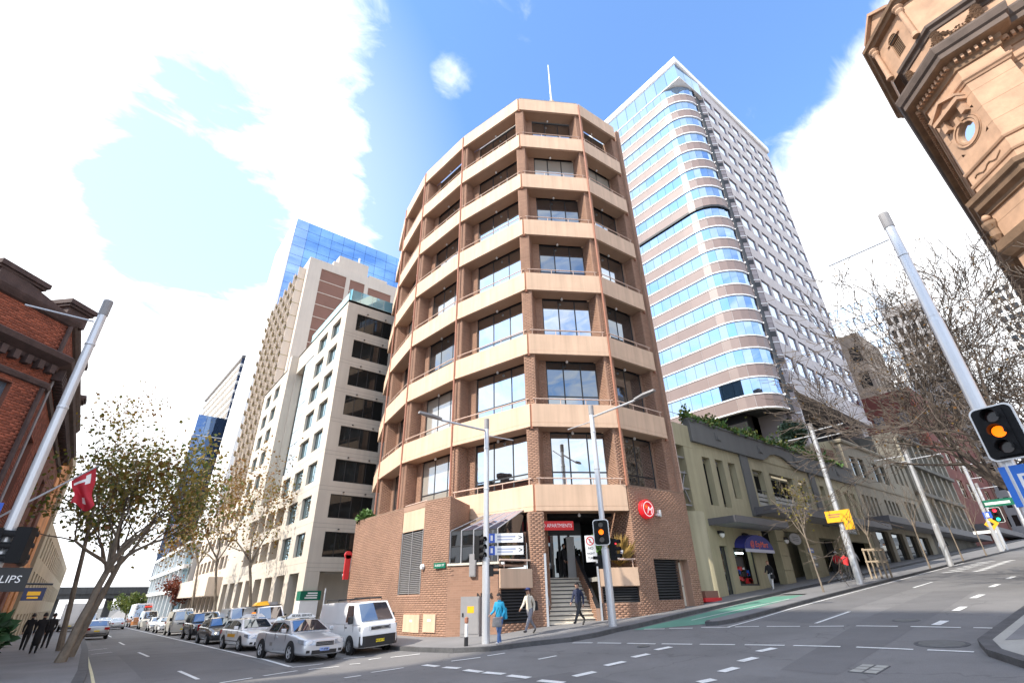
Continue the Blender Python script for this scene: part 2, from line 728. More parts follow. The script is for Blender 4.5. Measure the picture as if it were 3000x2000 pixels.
def text_frame(fr, a, b, c):
    """placement for lettering that reads from outside a wall frame"""
    M = fr.at(a, b, c)
    return M @ Matrix.Rotation(R(90), 4, 'X')


# ------------------------------------------------------------------ ground heights
def gz(x, y):
    if x < 6.4:
        b = 0.0
    elif x < 12.4:
        t = (x - 6.4) / 6.0
        b = 0.0768 * 6.0 * (t ** 3 - t ** 4 / 2)
    else:
        b = 0.0768 * (x - 9.4)
    w = 1 - min(max((x - 11) / 3, 0), 1)
    return b - 0.011 * max(0.0, y - 25) * w


XCUT = [-200, -60, -20, 0, 6.4] + [6.4 + 0.5 * i for i in range(1, 13)] + [13, 14, 20, 40, 80, 160, 320, 700]
YCUT = [-200, -40, 0, 25, 60, 120, 240, 480, 900]


def clip(poly, ax, v, keep_low):
    out = []
    for i in range(len(poly)):
        a, b = poly[i - 1], poly[i]
        ia = (a[ax] <= v) == keep_low or a[ax] == v
        ib = (b[ax] <= v) == keep_low or b[ax] == v
        if ia != ib:
            t = (v - a[ax]) / (b[ax] - a[ax])
            out.append((a[0] + t * (b[0] - a[0]), a[1] + t * (b[1] - a[1])))
        if ib:
            out.append(b)
    return out


def sheet(mb, poly, off):
    """a polygon laid on the sloping ground"""
    xs = [v for v in XCUT]
    ys = [v for v in YCUT]
    for i in range(len(xs) - 1):
        p = clip(clip(poly, 0, xs[i], False), 0, xs[i + 1], True)
        if len(p) < 3:
            continue
        for j in range(len(ys) - 1):
            q = clip(clip(p, 1, ys[j], False), 1, ys[j + 1], True)
            if len(q) < 3:
                continue
            area = sum(q[k - 1][0] * q[k][1] - q[k][0] * q[k - 1][1] for k in range(len(q))) / 2
            if abs(area) < 1e-6:
                continue
            if area < 0:
                q = q[::-1]
            mb.quad(*[(x, y, gz(x, y) + off) for x, y in q])
# ------------------------------------------------------------------ ground, roads, pavements
M_ASPH = mat('asphalt', (0.165, 0.16, 0.158), 0.85, 0.16, 0.35, bump=0.5, bscale=45, fine=0.12)
_nt = M_ASPH.node_tree
_p = _nt.nodes['Principled BSDF']
_src = _p.inputs['Base Color'].links[0].from_socket
_tc = _nt.nodes.new('ShaderNodeTexCoord')
_wn = _nt.nodes.new('ShaderNodeTexNoise')
_wn.inputs['Scale'].default_value = 1.3
_wn.inputs['Detail'].default_value = 4
_nt.links.new(_tc.outputs['Object'], _wn.inputs['Vector'])
_ad = _nt.nodes.new('ShaderNodeVectorMath')
_ad.operation = 'ADD'
_nt.links.new(_tc.outputs['Object'], _ad.inputs[0])
_nt.links.new(_wn.outputs['Color'], _ad.inputs[1])
_vo = _nt.nodes.new('ShaderNodeTexVoronoi')
_vo.feature = 'DISTANCE_TO_EDGE'
_vo.inputs['Scale'].default_value = 0.16
_nt.links.new(_ad.outputs[0], _vo.inputs['Vector'])
_mr = _nt.nodes.new('ShaderNodeMapRange')
_mr.inputs['From Min'].default_value = 0.0
_mr.inputs['From Max'].default_value = 0.007
_mr.inputs['To Min'].default_value = 0.72
_mr.inputs['To Max'].default_value = 1.0
_nt.links.new(_vo.outputs[0], _mr.inputs['Value'])
_on = _nt.nodes.new('ShaderNodeTexNoise')       # oil drips and tyre polish
_on.inputs['Scale'].default_value = 0.9
_on.inputs['Detail'].default_value = 8
_on.inputs['Roughness'].default_value = 0.7
_nt.links.new(_tc.outputs['Object'], _on.inputs['Vector'])
_om = _nt.nodes.new('ShaderNodeMapRange')
_om.inputs['From Min'].default_value = 0.56
_om.inputs['From Max'].default_value = 0.70
_om.inputs['To Min'].default_value = 1.0
_om.inputs['To Max'].default_value = 0.80
_nt.links.new(_on.outputs[0], _om.inputs['Value'])
_mu = _nt.nodes.new('ShaderNodeMath')
_mu.operation = 'MULTIPLY'
_nt.links.new(_mr.outputs[0], _mu.inputs[0])
_nt.links.new(_om.outputs[0], _mu.inputs[1])
_sc = _nt.nodes.new('ShaderNodeVectorMath')
_sc.operation = 'SCALE'
_nt.links.new(_src, _sc.inputs[0])
_nt.links.new(_mu.outputs[0], _sc.inputs['Scale'])
_nt.links.new(_sc.outputs[0], _p.inputs['Base Color'])
M_PATCH = mat('asphalt_patch', (0.138, 0.134, 0.134), 0.85, 0.12, 0.6, bump=0.5, bscale=50, fine=0.1)
M_PAVE = mat('pavement', (0.185, 0.182, 0.184), 0.8, 0.14, 0.6, bump=0.3, bscale=30, fine=0.08)
M_CONC = mat('kerb_concrete', (0.34, 0.33, 0.30), 0.8, 0.12, 1.0, bump=0.3, bscale=40, fine=0.06)
M_KERB = mat('kerb_stone', (0.075, 0.075, 0.078), 0.75, 0.3, 2.0, bump=0.3, bscale=20, fine=0.15)
M_LINE = mat('road_paint', (0.72, 0.72, 0.70), 0.6, 0.12, 3.0, fine=0.14, bscale=25)
M_YLINE = mat('yellow_paint', (0.62, 0.56, 0.34), 0.6, 0.15, 3.0, fine=0.12, bscale=25)
M_GREEN = mat('green_paint', (0.11, 0.27, 0.20), 0.7, 0.14, 0.8, fine=0.12, bscale=25)
M_IRON = mat('cast_iron', (0.11, 0.11, 0.105), 0.6, 0.2, 5.0, bump=0.6, bscale=25)
M_SOIL = mat('terrain', (0.10, 0.10, 0.10), 0.9, 0.15, 0.05)

mb = MB()
sheet(mb, [(-200, -190), (690, -190), (690, 890), (-200, 890)], -0.30)
link('ground', mb.mesh('ground'), M_SOIL, kind='structure')
mb = MB()
sheet(mb, [(-60, -39), (330, -39), (330, 300), (-60, 300)], 0.0)
link('road', mb.mesh('road'), M_ASPH, kind='structure')


def pavement(name, poly, m, off=0.15, kerb=None, kw=0.16):
    mb = MB()
    sheet(mb, poly, off)
    o = link(name, mb.mesh(name), m, kind='structure')
    if kerb:
        kerb_run(kerb, off + 0.004, kw)
    return o


def kerb_run(line, off, kw=0.16, seg=1.2):
    """kerb stones laid end to end along a line, the road on their right"""
    pts = []
    for (p, q) in zip(line[:-1], line[1:]):
        p, q = Vector(p), Vector(q)
        n = max(1, int((q - p).length / seg + 0.5))
        for i in range(n):
            pts.append((p + (q - p) * (i / n), p + (q - p) * ((i + 1) / n)))
    root = link('kerb', None, kind='structure')
    meshes = MB()
    for k, (p, q) in enumerate(pts):
        d = (q - p).normalized()
        nl = Vector((-d.y, d.x)) * kw
        a, b = p + d * 0.006, q - d * 0.006
        c, e = b + nl, a + nl
        pts4 = [(a.x, a.y), (b.x, b.y), (c.x, c.y), (e.x, e.y)]
        near = p.length < 45
        m = MB() if near else meshes
        m.hexa([(x, y, gz(x, y) - 0.1) for x, y in pts4] + [(x, y, gz(x, y) + off) for x, y in pts4])
        if near:
            link('kerb_stone', m.mesh('kerb_stone'), M_KERB, root)
    if meshes.v:
        link('kerb_stone', meshes.mesh('kerb_stone'), M_KERB, root, kind='stuff')


# west footpath of the avenue and its kerb
WKERB = [(-2.6, 9.0), (-1.2, 11.4), (0.1, 14.5), (0.62, 19.0), (0.85, 25.0), (1.05, 40.0), (1.2, 120.0)]
pavement('west_pavement', [(-30, 9.0)] + WKERB + [(-30, 120)], M_PAVE, kerb=WKERB, kw=0.3)
# avenue's east footpath and the corner in front of the brick building
NKERB = [(11.25, 120.0), (11.3, 40.0), (11.28, 22.4), (11.45, 20.9), (11.95, 19.0), (12.8, 17.7), (14.25, 17.0), (15.6, 16.1), (17.0, 15.9), (18.2, 16.02), (19.7, 15.9), (23.3, 16.1), (29.7, 16.3), (36.6, 16.3), (60, 16.3), (160, 16.3)]
pavement('corner_pavement', [(11.25, 120)] + NKERB[1:] + [(160, 40), (30, 40), (30, 120)], M_PAVE, kerb=NKERB)
# cycleway: green paint at its mouth, grey beyond, and the raised strip between it and the road
mb = MB()
sheet(mb, [(19.0, 15.35), (18.9, 15.75), (22.3, 15.75), (26.4, 15.95), (32.5, 16.1), (33.5, 14.15), (29.1, 13.75), (24.7, 13.6), (21.0, 13.65)], 0.008)
link('cycleway_paint', mb.mesh('cycleway_paint'), M_GREEN, kind='structure')
mb = MB()
sheet(mb, [(33.4, 16.12), (33.4, 14.1), (36.6, 13.95), (160, 13.95), (160, 16.12)], 0.05)
link('cycleway', mb.mesh('cycleway'), M_PAVE, kind='structure')
MKERB = [(33.4, 14.1), (29.0, 13.72), (24.0, 13.55), (21.1, 13.55), (20.55, 13.3), (20.8, 12.85), (21.6, 12.6), (23.9, 12.55), (28.2, 12.65), (36.7, 12.65), (60, 12.4), (80, 11.8), (160, 11.4)]
pavement('cycleway_strip', MKERB + [(160, 13.95), (36.6, 13.95)], M_PAVE, off=0.14, kerb=MKERB[3:])
# south-east corner and its kerb
SKERB = [(160, 2.9), (80, 3.4), (30, 4.15), (18.6, 4.15), (17.2, 3.75), (16.0, 2.95), (14.0, 0.6), (12.9, -2.5), (12.6, -10), (12.6, -38)]
pavement('south_pavement', SKERB + [(160, -38)], M_CONC, kerb=SKERB, kw=0.3)
mb = MB()
sheet(mb, [(18.6, 3.6), (26, 3.6), (60, 3.4), (60, 1.0), (20.5, 1.2)], 0.156)
link('pavement_inset', mb.mesh('pavement_inset'), M_PAVE, kind='structure')


def strip(seg, w, m, off=0.012, name='road_marking'):
    p, q = Vector(seg[:2]), Vector(seg[2:])
    d = (q - p).normalized()
    n = Vector((-d.y, d.x)) * (w / 2)
    mb = MB()
    sheet(mb, [tuple(p + n), tuple(p - n), tuple(q - n), tuple(q + n)][::-1], off)
    return link(name, mb.mesh(name), m, kind='structure')


THIN = [(10.84, 17.34, 11.79, 16.93), (12.1, 16.93, 12.75, 16.74), (12.42, 14.48, 13.12, 14.35), (15.36, 15.84, 15.62, 15.04), (15.66, 14.83, 15.9, 13.88), (15.96, 13.64, 16.17, 12.55), (16.25, 12.35, 16.5, 11.3), (16.58, 11.06, 16.85, 9.96), (16.92, 9.67, 17.19, 8.53), (17.23, 8.29, 17.45, 7.06), (19.14, 15.35, 19.4, 14.49), (19.57, 14.38, 19.84, 13.44), (20.1, 13.21, 20.35, 12.09), (20.5, 11.97, 20.78, 11.13), (20.83, 10.85, 21.06, 9.71), (21.12, 9.41, 21.39, 8.35), (21.91, 9.5, 25.48, 9.56), (21.52, 8.0, 21.63, 6.78), (21.66, 6.43, 21.68, 5.12), (21.7, 4.82, 21.72, 4.3), (17.51, 6.67, 17.58, 5.34), (17.62, 5.04, 17.66, 4.1), (36.31, 10.0, 39.92, 9.95), (3.07, 71.06, 3.12, 64.2), (3.06, 51.21, 3.1, 46.36), (3.16, 36.41, 3.25, 32.32), (3.4, 23.49, 3.54, 20.46), (1.11, 41.92, 2.06, 42.82), (1.18, 37.53, 2.11, 38.43), (6.6, 21.32, 7.78, 21.45), (6.83, 20.17, 7.88, 20.13), (5.25, 19.67, 6.44, 20.15), (3.9, 19.05, 4.87, 19.46), (8.92, 22.4, 9.68, 22.1), (9.37, 21.01, 9.89, 21.0), (10.15, 20.72, 11.2, 20.3), (8.38, 20.41, 8.72, 20.25), (8.0, 17.65, 9.18, 17.7), (6.94, 17.18, 7.49, 17.25)]
THICK = [(9.89, 17.58, 9.98, 16.82), (10.0, 16.46, 10.16, 15.77), (10.08, 15.3, 10.14, 14.5), (10.14, 14.36, 10.3, 13.58), (10.23, 13.26, 10.31, 12.44), (10.22, 11.92, 10.34, 11.1), (12.55, 11.64, 13.26, 11.52), (11.07, 11.45, 11.78, 11.35), (13.89, 11.71, 14.53, 11.6), (15.2, 11.82, 15.83, 11.68), (16.01, 8.77, 16.67, 8.6), (14.52, 8.53, 15.16, 8.42), (13.18, 8.32, 13.79, 8.24), (11.98, 8.19, 12.4, 8.05), (22.13, 5.86, 23.15, 5.83), (25.89, 6.08, 27.2, 6.08), (30.4, 6.36, 31.9, 6.3), (35.67, 6.57, 37.19, 6.53), (40.6, 6.63, 42.2, 6.58)]
for s in THIN:
    strip(s, 0.13, M_LINE)
for s in THICK:
    strip(s, 0.26, M_LINE)
for s in [(6.62, 21.5, 6.62, 110)]:
    strip(s, 0.16, M_LINE)
strip((1.08, 120, 0.98, 22.0), 0.09, M_YLINE)
for s in [(20.3, 12.2, 22.24, 12.2), (22.24, 12.2, 26.5, 12.4), (26.5, 12.4, 60, 12.2)]:
    strip(s, 0.1, M_LINE)
strip((22.0, 14.9, 31.0, 14.5), 0.08, M_LINE, 0.016)
# arrows and worded markings far up the side street
for i in range(6):
    strip((48 + i * 2.2, 11.2, 49.4 + i * 2.2, 10.2), 0.35, M_LINE)
    strip((48 + i * 2.2, 9.4, 49.6 + i * 2.2, 9.0), 0.35, M_LINE)
# repaired strips of darker asphalt
for poly in ([(2.2, 22), (6.2, 22), (6.2, 33), (2.2, 35)], [(14, 5.9), (34, 6.9), (34, 8.6), (24, 8.4), (14, 7.2)], [(22, 9.8), (60, 10.2), (60, 12.0), (22.5, 12.0)], [(1.4, 48), (6.3, 48), (6.3, 60), (1.4, 60)], [(4.5, 9), (11, 9), (11.5, 12), (5, 14)]):
    mb = MB()
    sheet(mb, poly, 0.004)
    link('asphalt_patch', mb.mesh('asphalt_patch'), M_PATCH, kind='structure')


def cover(x, y, r, label, sq=None):
    t = thing('manhole_cover', label, 'manhole cover', (x, y, gz(x, y) + 0.006), group='covers set into the road')
    mb = MB()
    if sq:
        w, h = sq
        mb.box(-w / 2, w / 2, -h / 2, h / 2, -0.05, 0.004)
    else:
        mb.lathe([(0.0, 0.004), (r, 0.004), (r, -0.05)], n=28)
    f = part('frame', mb, M_KERB, t, world=False)
    if sq:
        for i in range(3):
            for j in range(2):
                m2 = MB()
                a, b = sq[0] / 3, sq[1] / 2
                m2.box(-sq[0] / 2 + a * i + 0.03, -sq[0] / 2 + a * (i + 1) - 0.03, -sq[1] / 2 + b * j + 0.03, -sq[1] / 2 + b * (j + 1) - 0.03, 0, 0.012)
                part('lid', m2, M_CONC, t, world=False)
    else:
        m2 = MB()
        m2.lathe([(0.0, 0.014), (r * 0.82, 0.014), (r * 0.84, 0.0)], n=28)
        lid = part('lid', m2, M_IRON, t, world=False)
    slope = math.atan(0.0768) if x > 9 else 0
    t.rotation_euler = (0, -slope, 0)
    return t


cover(18.64, 4.96, 0.62, 'large round iron manhole cover close to the pale kerb corner')
cover(23.08, 6.93, 0.42, 'small round manhole cover farther up the side street')
cover(15.62, 12.65, 0.22, 'tiny round cover between the crossing lines')
cover(14.85, 5.52, 0.5, 'square pit cover with six pale infill plates', (0.95, 0.6))
# ------------------------------------------------------------------ corner apartment building
M_MORTAR = mat('mortar', (0.36, 0.23, 0.165), 0.9, 0.1, 1.0)
M_BRICK = mat('brick', (0.315, 0.18, 0.12), 0.85, 0.16, 0.45, island=0.09, bump=0.4, bscale=70)
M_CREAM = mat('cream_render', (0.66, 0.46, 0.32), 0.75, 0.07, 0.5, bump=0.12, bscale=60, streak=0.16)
M_SOFFIT = mat('shaded_cream_render', (0.44, 0.285, 0.19), 0.8, 0.06, 0.6, streak=0.05)  # cream render again, with the shade of the undersides put into its colour
M_RAIL = mat('rail_paint', (0.62, 0.45, 0.36), 0.45, 0.05, 3)
M_DOWN = mat('downpipe_paint', (0.36, 0.15, 0.09), 0.5, 0.1, 3)
M_DARKFRAME = mat('dark_frame', (0.022, 0.022, 0.024), 0.45, 0.1, 3)
M_LOUVRE = mat('louvre', (0.018, 0.018, 0.019), 0.5, 0.1, 3)
M_GREYLOUVRE = mat('grey_louvre', (0.27, 0.26, 0.26), 0.5, 0.08, 3)
M_WHITE = mat('white_fitting', (0.75, 0.74, 0.72), 0.5, 0.05, 3)
M_BLACK = mat('black_void', (0.012, 0.012, 0.013), 0.9, 0.1, 3)
M_STEEL = mat('galvanised', (0.55, 0.56, 0.58), 0.38, 0.06, 2.0, metal=0.55, fine=0.03)
G_WIN = glass('window_glass', (0.86, 0.91, 0.95), 0.62, wob=0.012, wscale=0.6, pane=0.18)
G_DARK = glass('door_glass', (0.8, 0.86, 0.9), 0.22, wob=0.01)
G_SLOPE = glass('sloped_glass', (0.72, 0.76, 0.95), 0.6, dark=(0.1, 0.11, 0.16), wob=0.006)
G_BLIND = glass('blind_glass', (0.86, 0.91, 0.95), 0.34, dark=(0.36, 0.34, 0.30), wob=0.008, pane=0.3)
G_DIM = glass('dim_glass', (0.80, 0.86, 0.90), 0.38, dark=(0.02, 0.022, 0.025), wob=0.02, pane=0.3)
M_RED = mat('sign_red', (0.62, 0.03, 0.035), 0.4, 0.05, 3)
M_SIGNWHITE = mat('sign_white', (0.85, 0.84, 0.82), 0.4, 0.03, 3)
M_STAIR = mat('stair_tile', (0.66, 0.60, 0.50), 0.6, 0.1, 2.0, island=0.08)
M_LEAFG = mat('leaf_green', (0.075, 0.15, 0.03), 0.6, 0.3, 3.0, island=0.4)
M_LEAFY = mat('leaf_straw', (0.30, 0.19, 0.05), 0.6, 0.3, 3.0, island=0.3)

apt = thing('apartment_building', 'curved corner block of brown brick with cream balconies stacked eight storeys high', 'apartment building', (18, 21, 0.7))
BJ = [(18.1, 43.4), (16.25, 37.95), (15.4, 32.2), (16.02, 26.4), (17.57, 20.32), (22.03, 17.6), (26.37, 17.33), (26.95, 17.29)]
ZR = [6.08, 10.71, 15.38, 20.12, 24.83, 29.39, 33.76, 38.19]
PH = 1.38
D = 1.05
bay = [Fr(BJ[i], BJ[i + 1]) for i in range(len(BJ) - 1)]


def inner(k):
    p = Vector(BJ[k])
    if k == 0:
        return p + bay[0].i.to_2d() * D
    if k == len(BJ) - 1:
        return p + bay[-1].i.to_2d() * D
    a, b = bay[k - 1].i.to_2d(), bay[k].i.to_2d()
    m = (a + b).normalized()
    return p + m * (D / m.dot(a))


INN = [inner(k) for k in range(len(BJ))]
TOP = ZR[-1] + PH
bricks_far, bricks_near = [], []
# hidden core behind the window walls, and the floor slabs
mb = MB()
core = [tuple(INN[k] + (INN[k] - Vector(BJ[k])).normalized() * 0.45) for k in range(len(BJ))]
mb.prism(core + [(26.9, 30), (30, 43)], 6.0, ZR[-1] + 0.6)
part('core', mb, M_BLACK, apt, fix=True)
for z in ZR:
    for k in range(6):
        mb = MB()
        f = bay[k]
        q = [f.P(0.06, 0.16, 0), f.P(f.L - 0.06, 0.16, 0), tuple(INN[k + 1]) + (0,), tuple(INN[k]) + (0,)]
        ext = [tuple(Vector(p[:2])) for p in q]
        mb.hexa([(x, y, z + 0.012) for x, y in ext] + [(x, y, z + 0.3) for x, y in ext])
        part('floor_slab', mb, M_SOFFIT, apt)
# joints: brick fins from the balcony line back to the window wall
mb = MB()
FW = 0.66
for k in range(1, 7):
    d2 = (INN[k] - Vector(BJ[k])).normalized()
    Ld = (INN[k] - Vector(BJ[k])).length
    o = Vector(BJ[k]) + d2 * 0.22
    s = Vector((d2.y, -d2.x))
    w0 = 0.34
    z0 = 0.6 if k in (4,) else (5.9 if k in (1, 2, 3) else (7.4 if k in (5, 6) else 0.6))
    for (a, b) in [((-w0), w0)]:
        p0, p1 = o - s * w0, o + s * w0
        p2, p3 = p1 + d2 * (Ld + 0.2), p0 + d2 * (Ld + 0.2)
        z1 = ZR[-1] + 0.02
        mb.hexa([(p.x, p.y, z0) for p in (p1, p0, p3, p2)][::-1] + [(p.x, p.y, z1) for p in (p1, p0, p3, p2)][::-1])
        zb = [z0] + [z for z in ZR if z > z0 - 0.3]
        for i in range(len(zb) - 1):
            za, zt = (zb[i] if i == 0 else zb[i] + (PH if k < 5 else PH) * 0 + 0.3), zb[i + 1]
            bricks_far += brick_list(Fr(p0, p1), 0, 2 * w0, za, zt)
            bricks_far += brick_list(Fr(p1, p2), 0, Ld, za, zt)
            bricks_far += brick_list(Fr(p3, p0), 0.2, Ld + 0.2, za, zt)
part('pillar', mb, M_MORTAR, apt, fix=True)
# end wall at the lane side
mb = MB()
f = bay[6]
f.box(mb, 0.3, f.L + 0.02, 0.05, 1.6, 0.6, TOP - 0.1)
part('end_wall', mb, M_MORTAR, apt, fix=True)
bricks_far += brick_list(f, 0.3, f.L + 0.02, 7.6, TOP - 0.1, b=0.05)
mb = MB()
e0 = f.P(f.L + 0.06, 0.1, 0)
mb.tube([(e0[0], e0[1], 7.6), (e0[0], e0[1], TOP)], 0.06, 6)
part('downpipe', mb, M_RAIL, apt)

# balconies
PIER = [0.55, 0.6, 0.65, 0.7, 0.55, 0.3]
random.seed(4)
for k in range(6):
    f = bay[k]
    g = 0.07
    L = f.L - 2 * g
    pm, bm_, rm = MB(), MB(), MB()
    pm.box(g, g + L, 0, 0.16, 0.25, PH)
    bm_.box(g, g + L, -0.014, 0.16, 0.0, 0.235)
    rm.tube([(g + 0.1, 0.07, PH + 0.34), (g + L - 0.1, 0.07, PH + 0.34)], 0.035, 6)
    for j in range(4):
        x = g + 0.25 + (L - 0.5) * j / 3
        rm.tube([(x, 0.07, PH), (x, 0.07, PH + 0.34)], 0.022, 5)
    pmesh, bmesh_, rmesh = pm.mesh('balcony_panel'), bm_.mesh('balcony_band'), rm.mesh('balcony_rail')
    lm = MB()
    lm.lathe([(0.02, 0.0), (0.05, -0.03), (0.09, -0.12), (0.06, -0.2), (0.0, -0.21)], n=8)
    lmesh = lm.mesh('ceiling_lamp')
    back = Fr(INN[k], INN[k + 1])
    for r, z in enumerate(ZR):
        if r == 0 and k in (0, 1, 5):
            continue
        if r == 0 and k == 2:
            continue
        o = link('balcony_panel', pmesh, M_CREAM, apt, mw=f.at(0, 0, z))
        link('balcony_band', bmesh_, M_CREAM, apt, mw=f.at(0, 0, z))
        if r < 7:
            link('balcony_rail', rmesh, M_RAIL, apt, mw=f.at(0, 0, z))
        link('ceiling_lamp', lmesh, M_WHITE, apt, mw=f.at(f.L * 0.5, 0.85, z + 0.012))
    # window walls behind
    for r in range(7):
        z0, z1 = ZR[r] + 0.3, ZR[r + 1]
        pier = PIER[k]
        x0 = 0.3 + pier
        x1 = back.L - (0.3 if k != 5 else 0.45)
        mb = MB()
        back.box(mb, 0.0, x0, 0.0, 0.25, z0, z1)
        part('brick_pier', mb, M_MORTAR, apt)
        bricks_far += brick_list(back, 0.3, x0, z0, z1)
        if k == 5:
            mb = MB()
            back.box(mb, x1, back.L, 0.0, 0.25, z0, z1)
            part('brick_pier', mb, M_MORTAR, apt)
            bricks_far += brick_list(back, x1, back.L - 0.3, z0, z1)
        window(apt, back, x0, 0.1, z0, x1 - x0, z1 - z0, 3 if k != 5 else 2, 2, M_DARKFRAME, random.choice([G_WIN] * 5 + [G_DIM] * 3 + [G_BLIND]), bar=0.08, split=0.46)
    # blinds half drawn behind some windows read through as pale sheets: leave to the glass

# downpipes in the joints
mb = MB()
for k, z0 in ((3, 6.9), (5, 7.4), (2, 6.9), (1, 6.9)):
    n_ = -(bay[k - 1].i + bay[k].i).normalized()
    p = Vector((BJ[k][0], BJ[k][1], 0)) + n_ * 0.02
    m2 = MB()
    m2.tube([(p.x, p.y, z0), (p.x, p.y, TOP - 0.15)], 0.065, 6)
    part('downpipe', m2, M_DOWN, apt)
for k in (4, 6):
    n_ = -(bay[k - 1].i + bay[k].i).normalized()
    p = Vector((BJ[k][0], BJ[k][1], 0)) - n_ * 0.16
    for z in ZR:
        m2 = MB()
        m2.tube([(p.x, p.y, z - 0.1), (p.x, p.y, z + PH)], 0.085, 6)
        part('joint_cover', m2, M_DOWN, apt)
# roof edge rail, plant room and mast
for k in range(6):
    f = bay[k]
    m2 = MB()
    m2.tube([f.P(0.1, 0.08, TOP + 0.16), f.P(f.L - 0.1, 0.08, TOP + 0.16)], 0.03, 5)
    part('roof_rail', m2, M_STEEL, apt)
mb = MB()
mb.box(24.0, 26.2, 22.4, 25.6, TOP - 0.9, 47.2)
part('plant_room', mb, M_CREAM, apt)
mb = MB()
mb.hexa([(24.0, 22.4, 47.2), (26.2, 22.4, 47.2), (26.2, 25.6, 47.2), (24.0, 25.6, 47.2), (24.8, 23.3, 49.0), (25.1, 23.3, 49.0), (25.1, 23.8, 49.0), (24.8, 23.8, 49.0)])
part('roof', mb, M_GREYLOUVRE, apt)
mb = MB()
mb.tube([(24.92, 23.4, 48.8), (24.92, 23.4, 55.0)], [0.10, 0.05], 6)
part('mast', mb, M_WHITE, apt)
mb = MB()
mb.prism(core + [(26.9, 30), (30, 43)], TOP - 0.8, TOP - 0.7)
part('roof_deck', mb, M_CONC, apt, fix=True)

# ---- podium: long west wall, its louvre and balcony panel
PT = 6.85
west = Fr((13.25, 33.9), (13.45, 24.4))
west2 = Fr((13.45, 24.4), (13.82, 22.68))
ret = Fr((13.82, 22.68), (16.3, 24.6))
far = Fr((19, 33.9), (13.25, 33.9))
wl = west.L
LV = (6.75, 9.2, 2.3, 5.43)
PV = (6.75, 9.2, 5.43, 6.6)
mb = MB()
west.wall(mb, 0, wl, -1.2, PT, [LV, (6.75, 9.2, 5.43, PT + 0.01)], 0.25)
west2.wall(mb, 0, west2.L, -1.2, PT)
ret.wall(mb, 0, ret.L, 0, PT)
far.wall(mb, 0, far.L, -1.2, PT)
mb.prism([(13.25, 33.9), (13.45, 24.4), (13.82, 22.68), (16.3, 24.6), (16, 33.9)], PT - 0.3, PT - 0.02)
wall_w = part('podium_wall', mb, M_MORTAR, apt)
bw = brick_list(west, 0, wl, 0.2, PT, [LV, (6.75, 9.2, 5.43, 7)])
bw2 = brick_list(west2, 0, west2.L, 0.2, PT)
bricks_far += bw + bw2 + brick_list(ret, 0, ret.L, 3.4, PT) + brick_list(far, 0, far.L, 0, PT)
mb = MB()
west.box(mb, LV[0] + 0.02, LV[1] - 0.02, 0.02, 0.14, PV[2], PV[3])
part('balcony_panel', mb, M_CREAM, apt)
mb = MB()
mb.tube([west.P(PV[0], 0.1, 6.9), west.P(PV[1], 0.1, 6.9)], 0.035, 6)
part('balcony_rail', mb, M_RAIL, apt)
n = 34
slat = MB()
sw = LV[1] - LV[0] - 0.1
slat.hexa([(0, 0.02, 0), (sw, 0.02, 0), (sw, 0.12, 0.05), (0, 0.12, 0.05), (0, 0.02, 0.02), (sw, 0.02, 0.02), (sw, 0.12, 0.07), (0, 0.12, 0.07)])
sm = slat.mesh('slat')
mb = MB()
west.box(mb, LV[0], LV[1], 0.14, 0.2, LV[2], LV[3])
lv = part('louvre', mb, M_BLACK, apt)
for i in range(n):
    link('slat', sm, M_GREYLOUVRE, lv, mw=west.at(LV[0] + 0.05, 0.0, LV[2] + 0.05 + i * (LV[3] - LV[2] - 0.1) / n))
mb = MB()
for j in range(3):
    a = LV[0] + 0.05 + j * (sw - 0.05) / 2
    west.box(mb, a, a + 0.05, 0.0, 0.03, LV[2], LV[3])
part('louvre_frame', mb, M_GREYLOUVRE, apt)
for (a0, a1, c0, c1) in ((7.7, 9.35, 0.62, 1.4), (9.45, 10.32, 0.66, 1.42)):
    mb = MB()
    ff = west if a1 < wl else Fr((13.47, 24.35), (13.74, 22.9))
    a0, a1 = (a0, a1) if a1 < wl else (0.1, 1.0)
    ff.box(mb, a0, a1, -0.05, 0.02, c0, c1)
    p_ = part('meter_box', mb, M_CREAM, apt)
    mb = MB()
    ff.box(mb, (a0 + a1) / 2 - 0.12, (a0 + a1) / 2 + 0.12, -0.056, -0.05, c0 + 0.45, c0 + 0.55)
    part('vent', mb, M_SIGNWHITE, p_)
mb = MB()
mb.lathe([(0.0, -0.18), (0.12, -0.16), (0.15, -0.05), (0.1, 0.0)], west.P(9.42, 0, 3.55), 'x', 10)
part('wall_lamp', mb, M_WHITE, apt)

# ---- lower wall under the glass bay
low = Fr((13.82, 22.68), (15.27, 20.48))
LT = 3.5
mb = MB()
low.wall(mb, 0, low.L, -1.0, LT)
mb.prism([low.P(0, 0, 0)[:2], low.P(low.L, 0, 0)[:2], (17.2, 20.9), (16.3, 24.6)], LT - 0.1, LT)
rt = Fr((15.27, 20.48), (15.6, 21.2))
rt.wall(mb, 0, rt.L, -1, LT)
wall_l = part('lower_wall', mb, M_MORTAR, apt)
near = brick_list(low, 0, low.L, 0.3, LT)
bricks_far += brick_list(rt, 0, rt.L, 0.3, LT)
mb = MB()
low.box(mb, -0.05, low.L + 0.05, -0.06, 0.3, LT, LT + 0.1)
part('sill', mb, M_STAIR, apt)
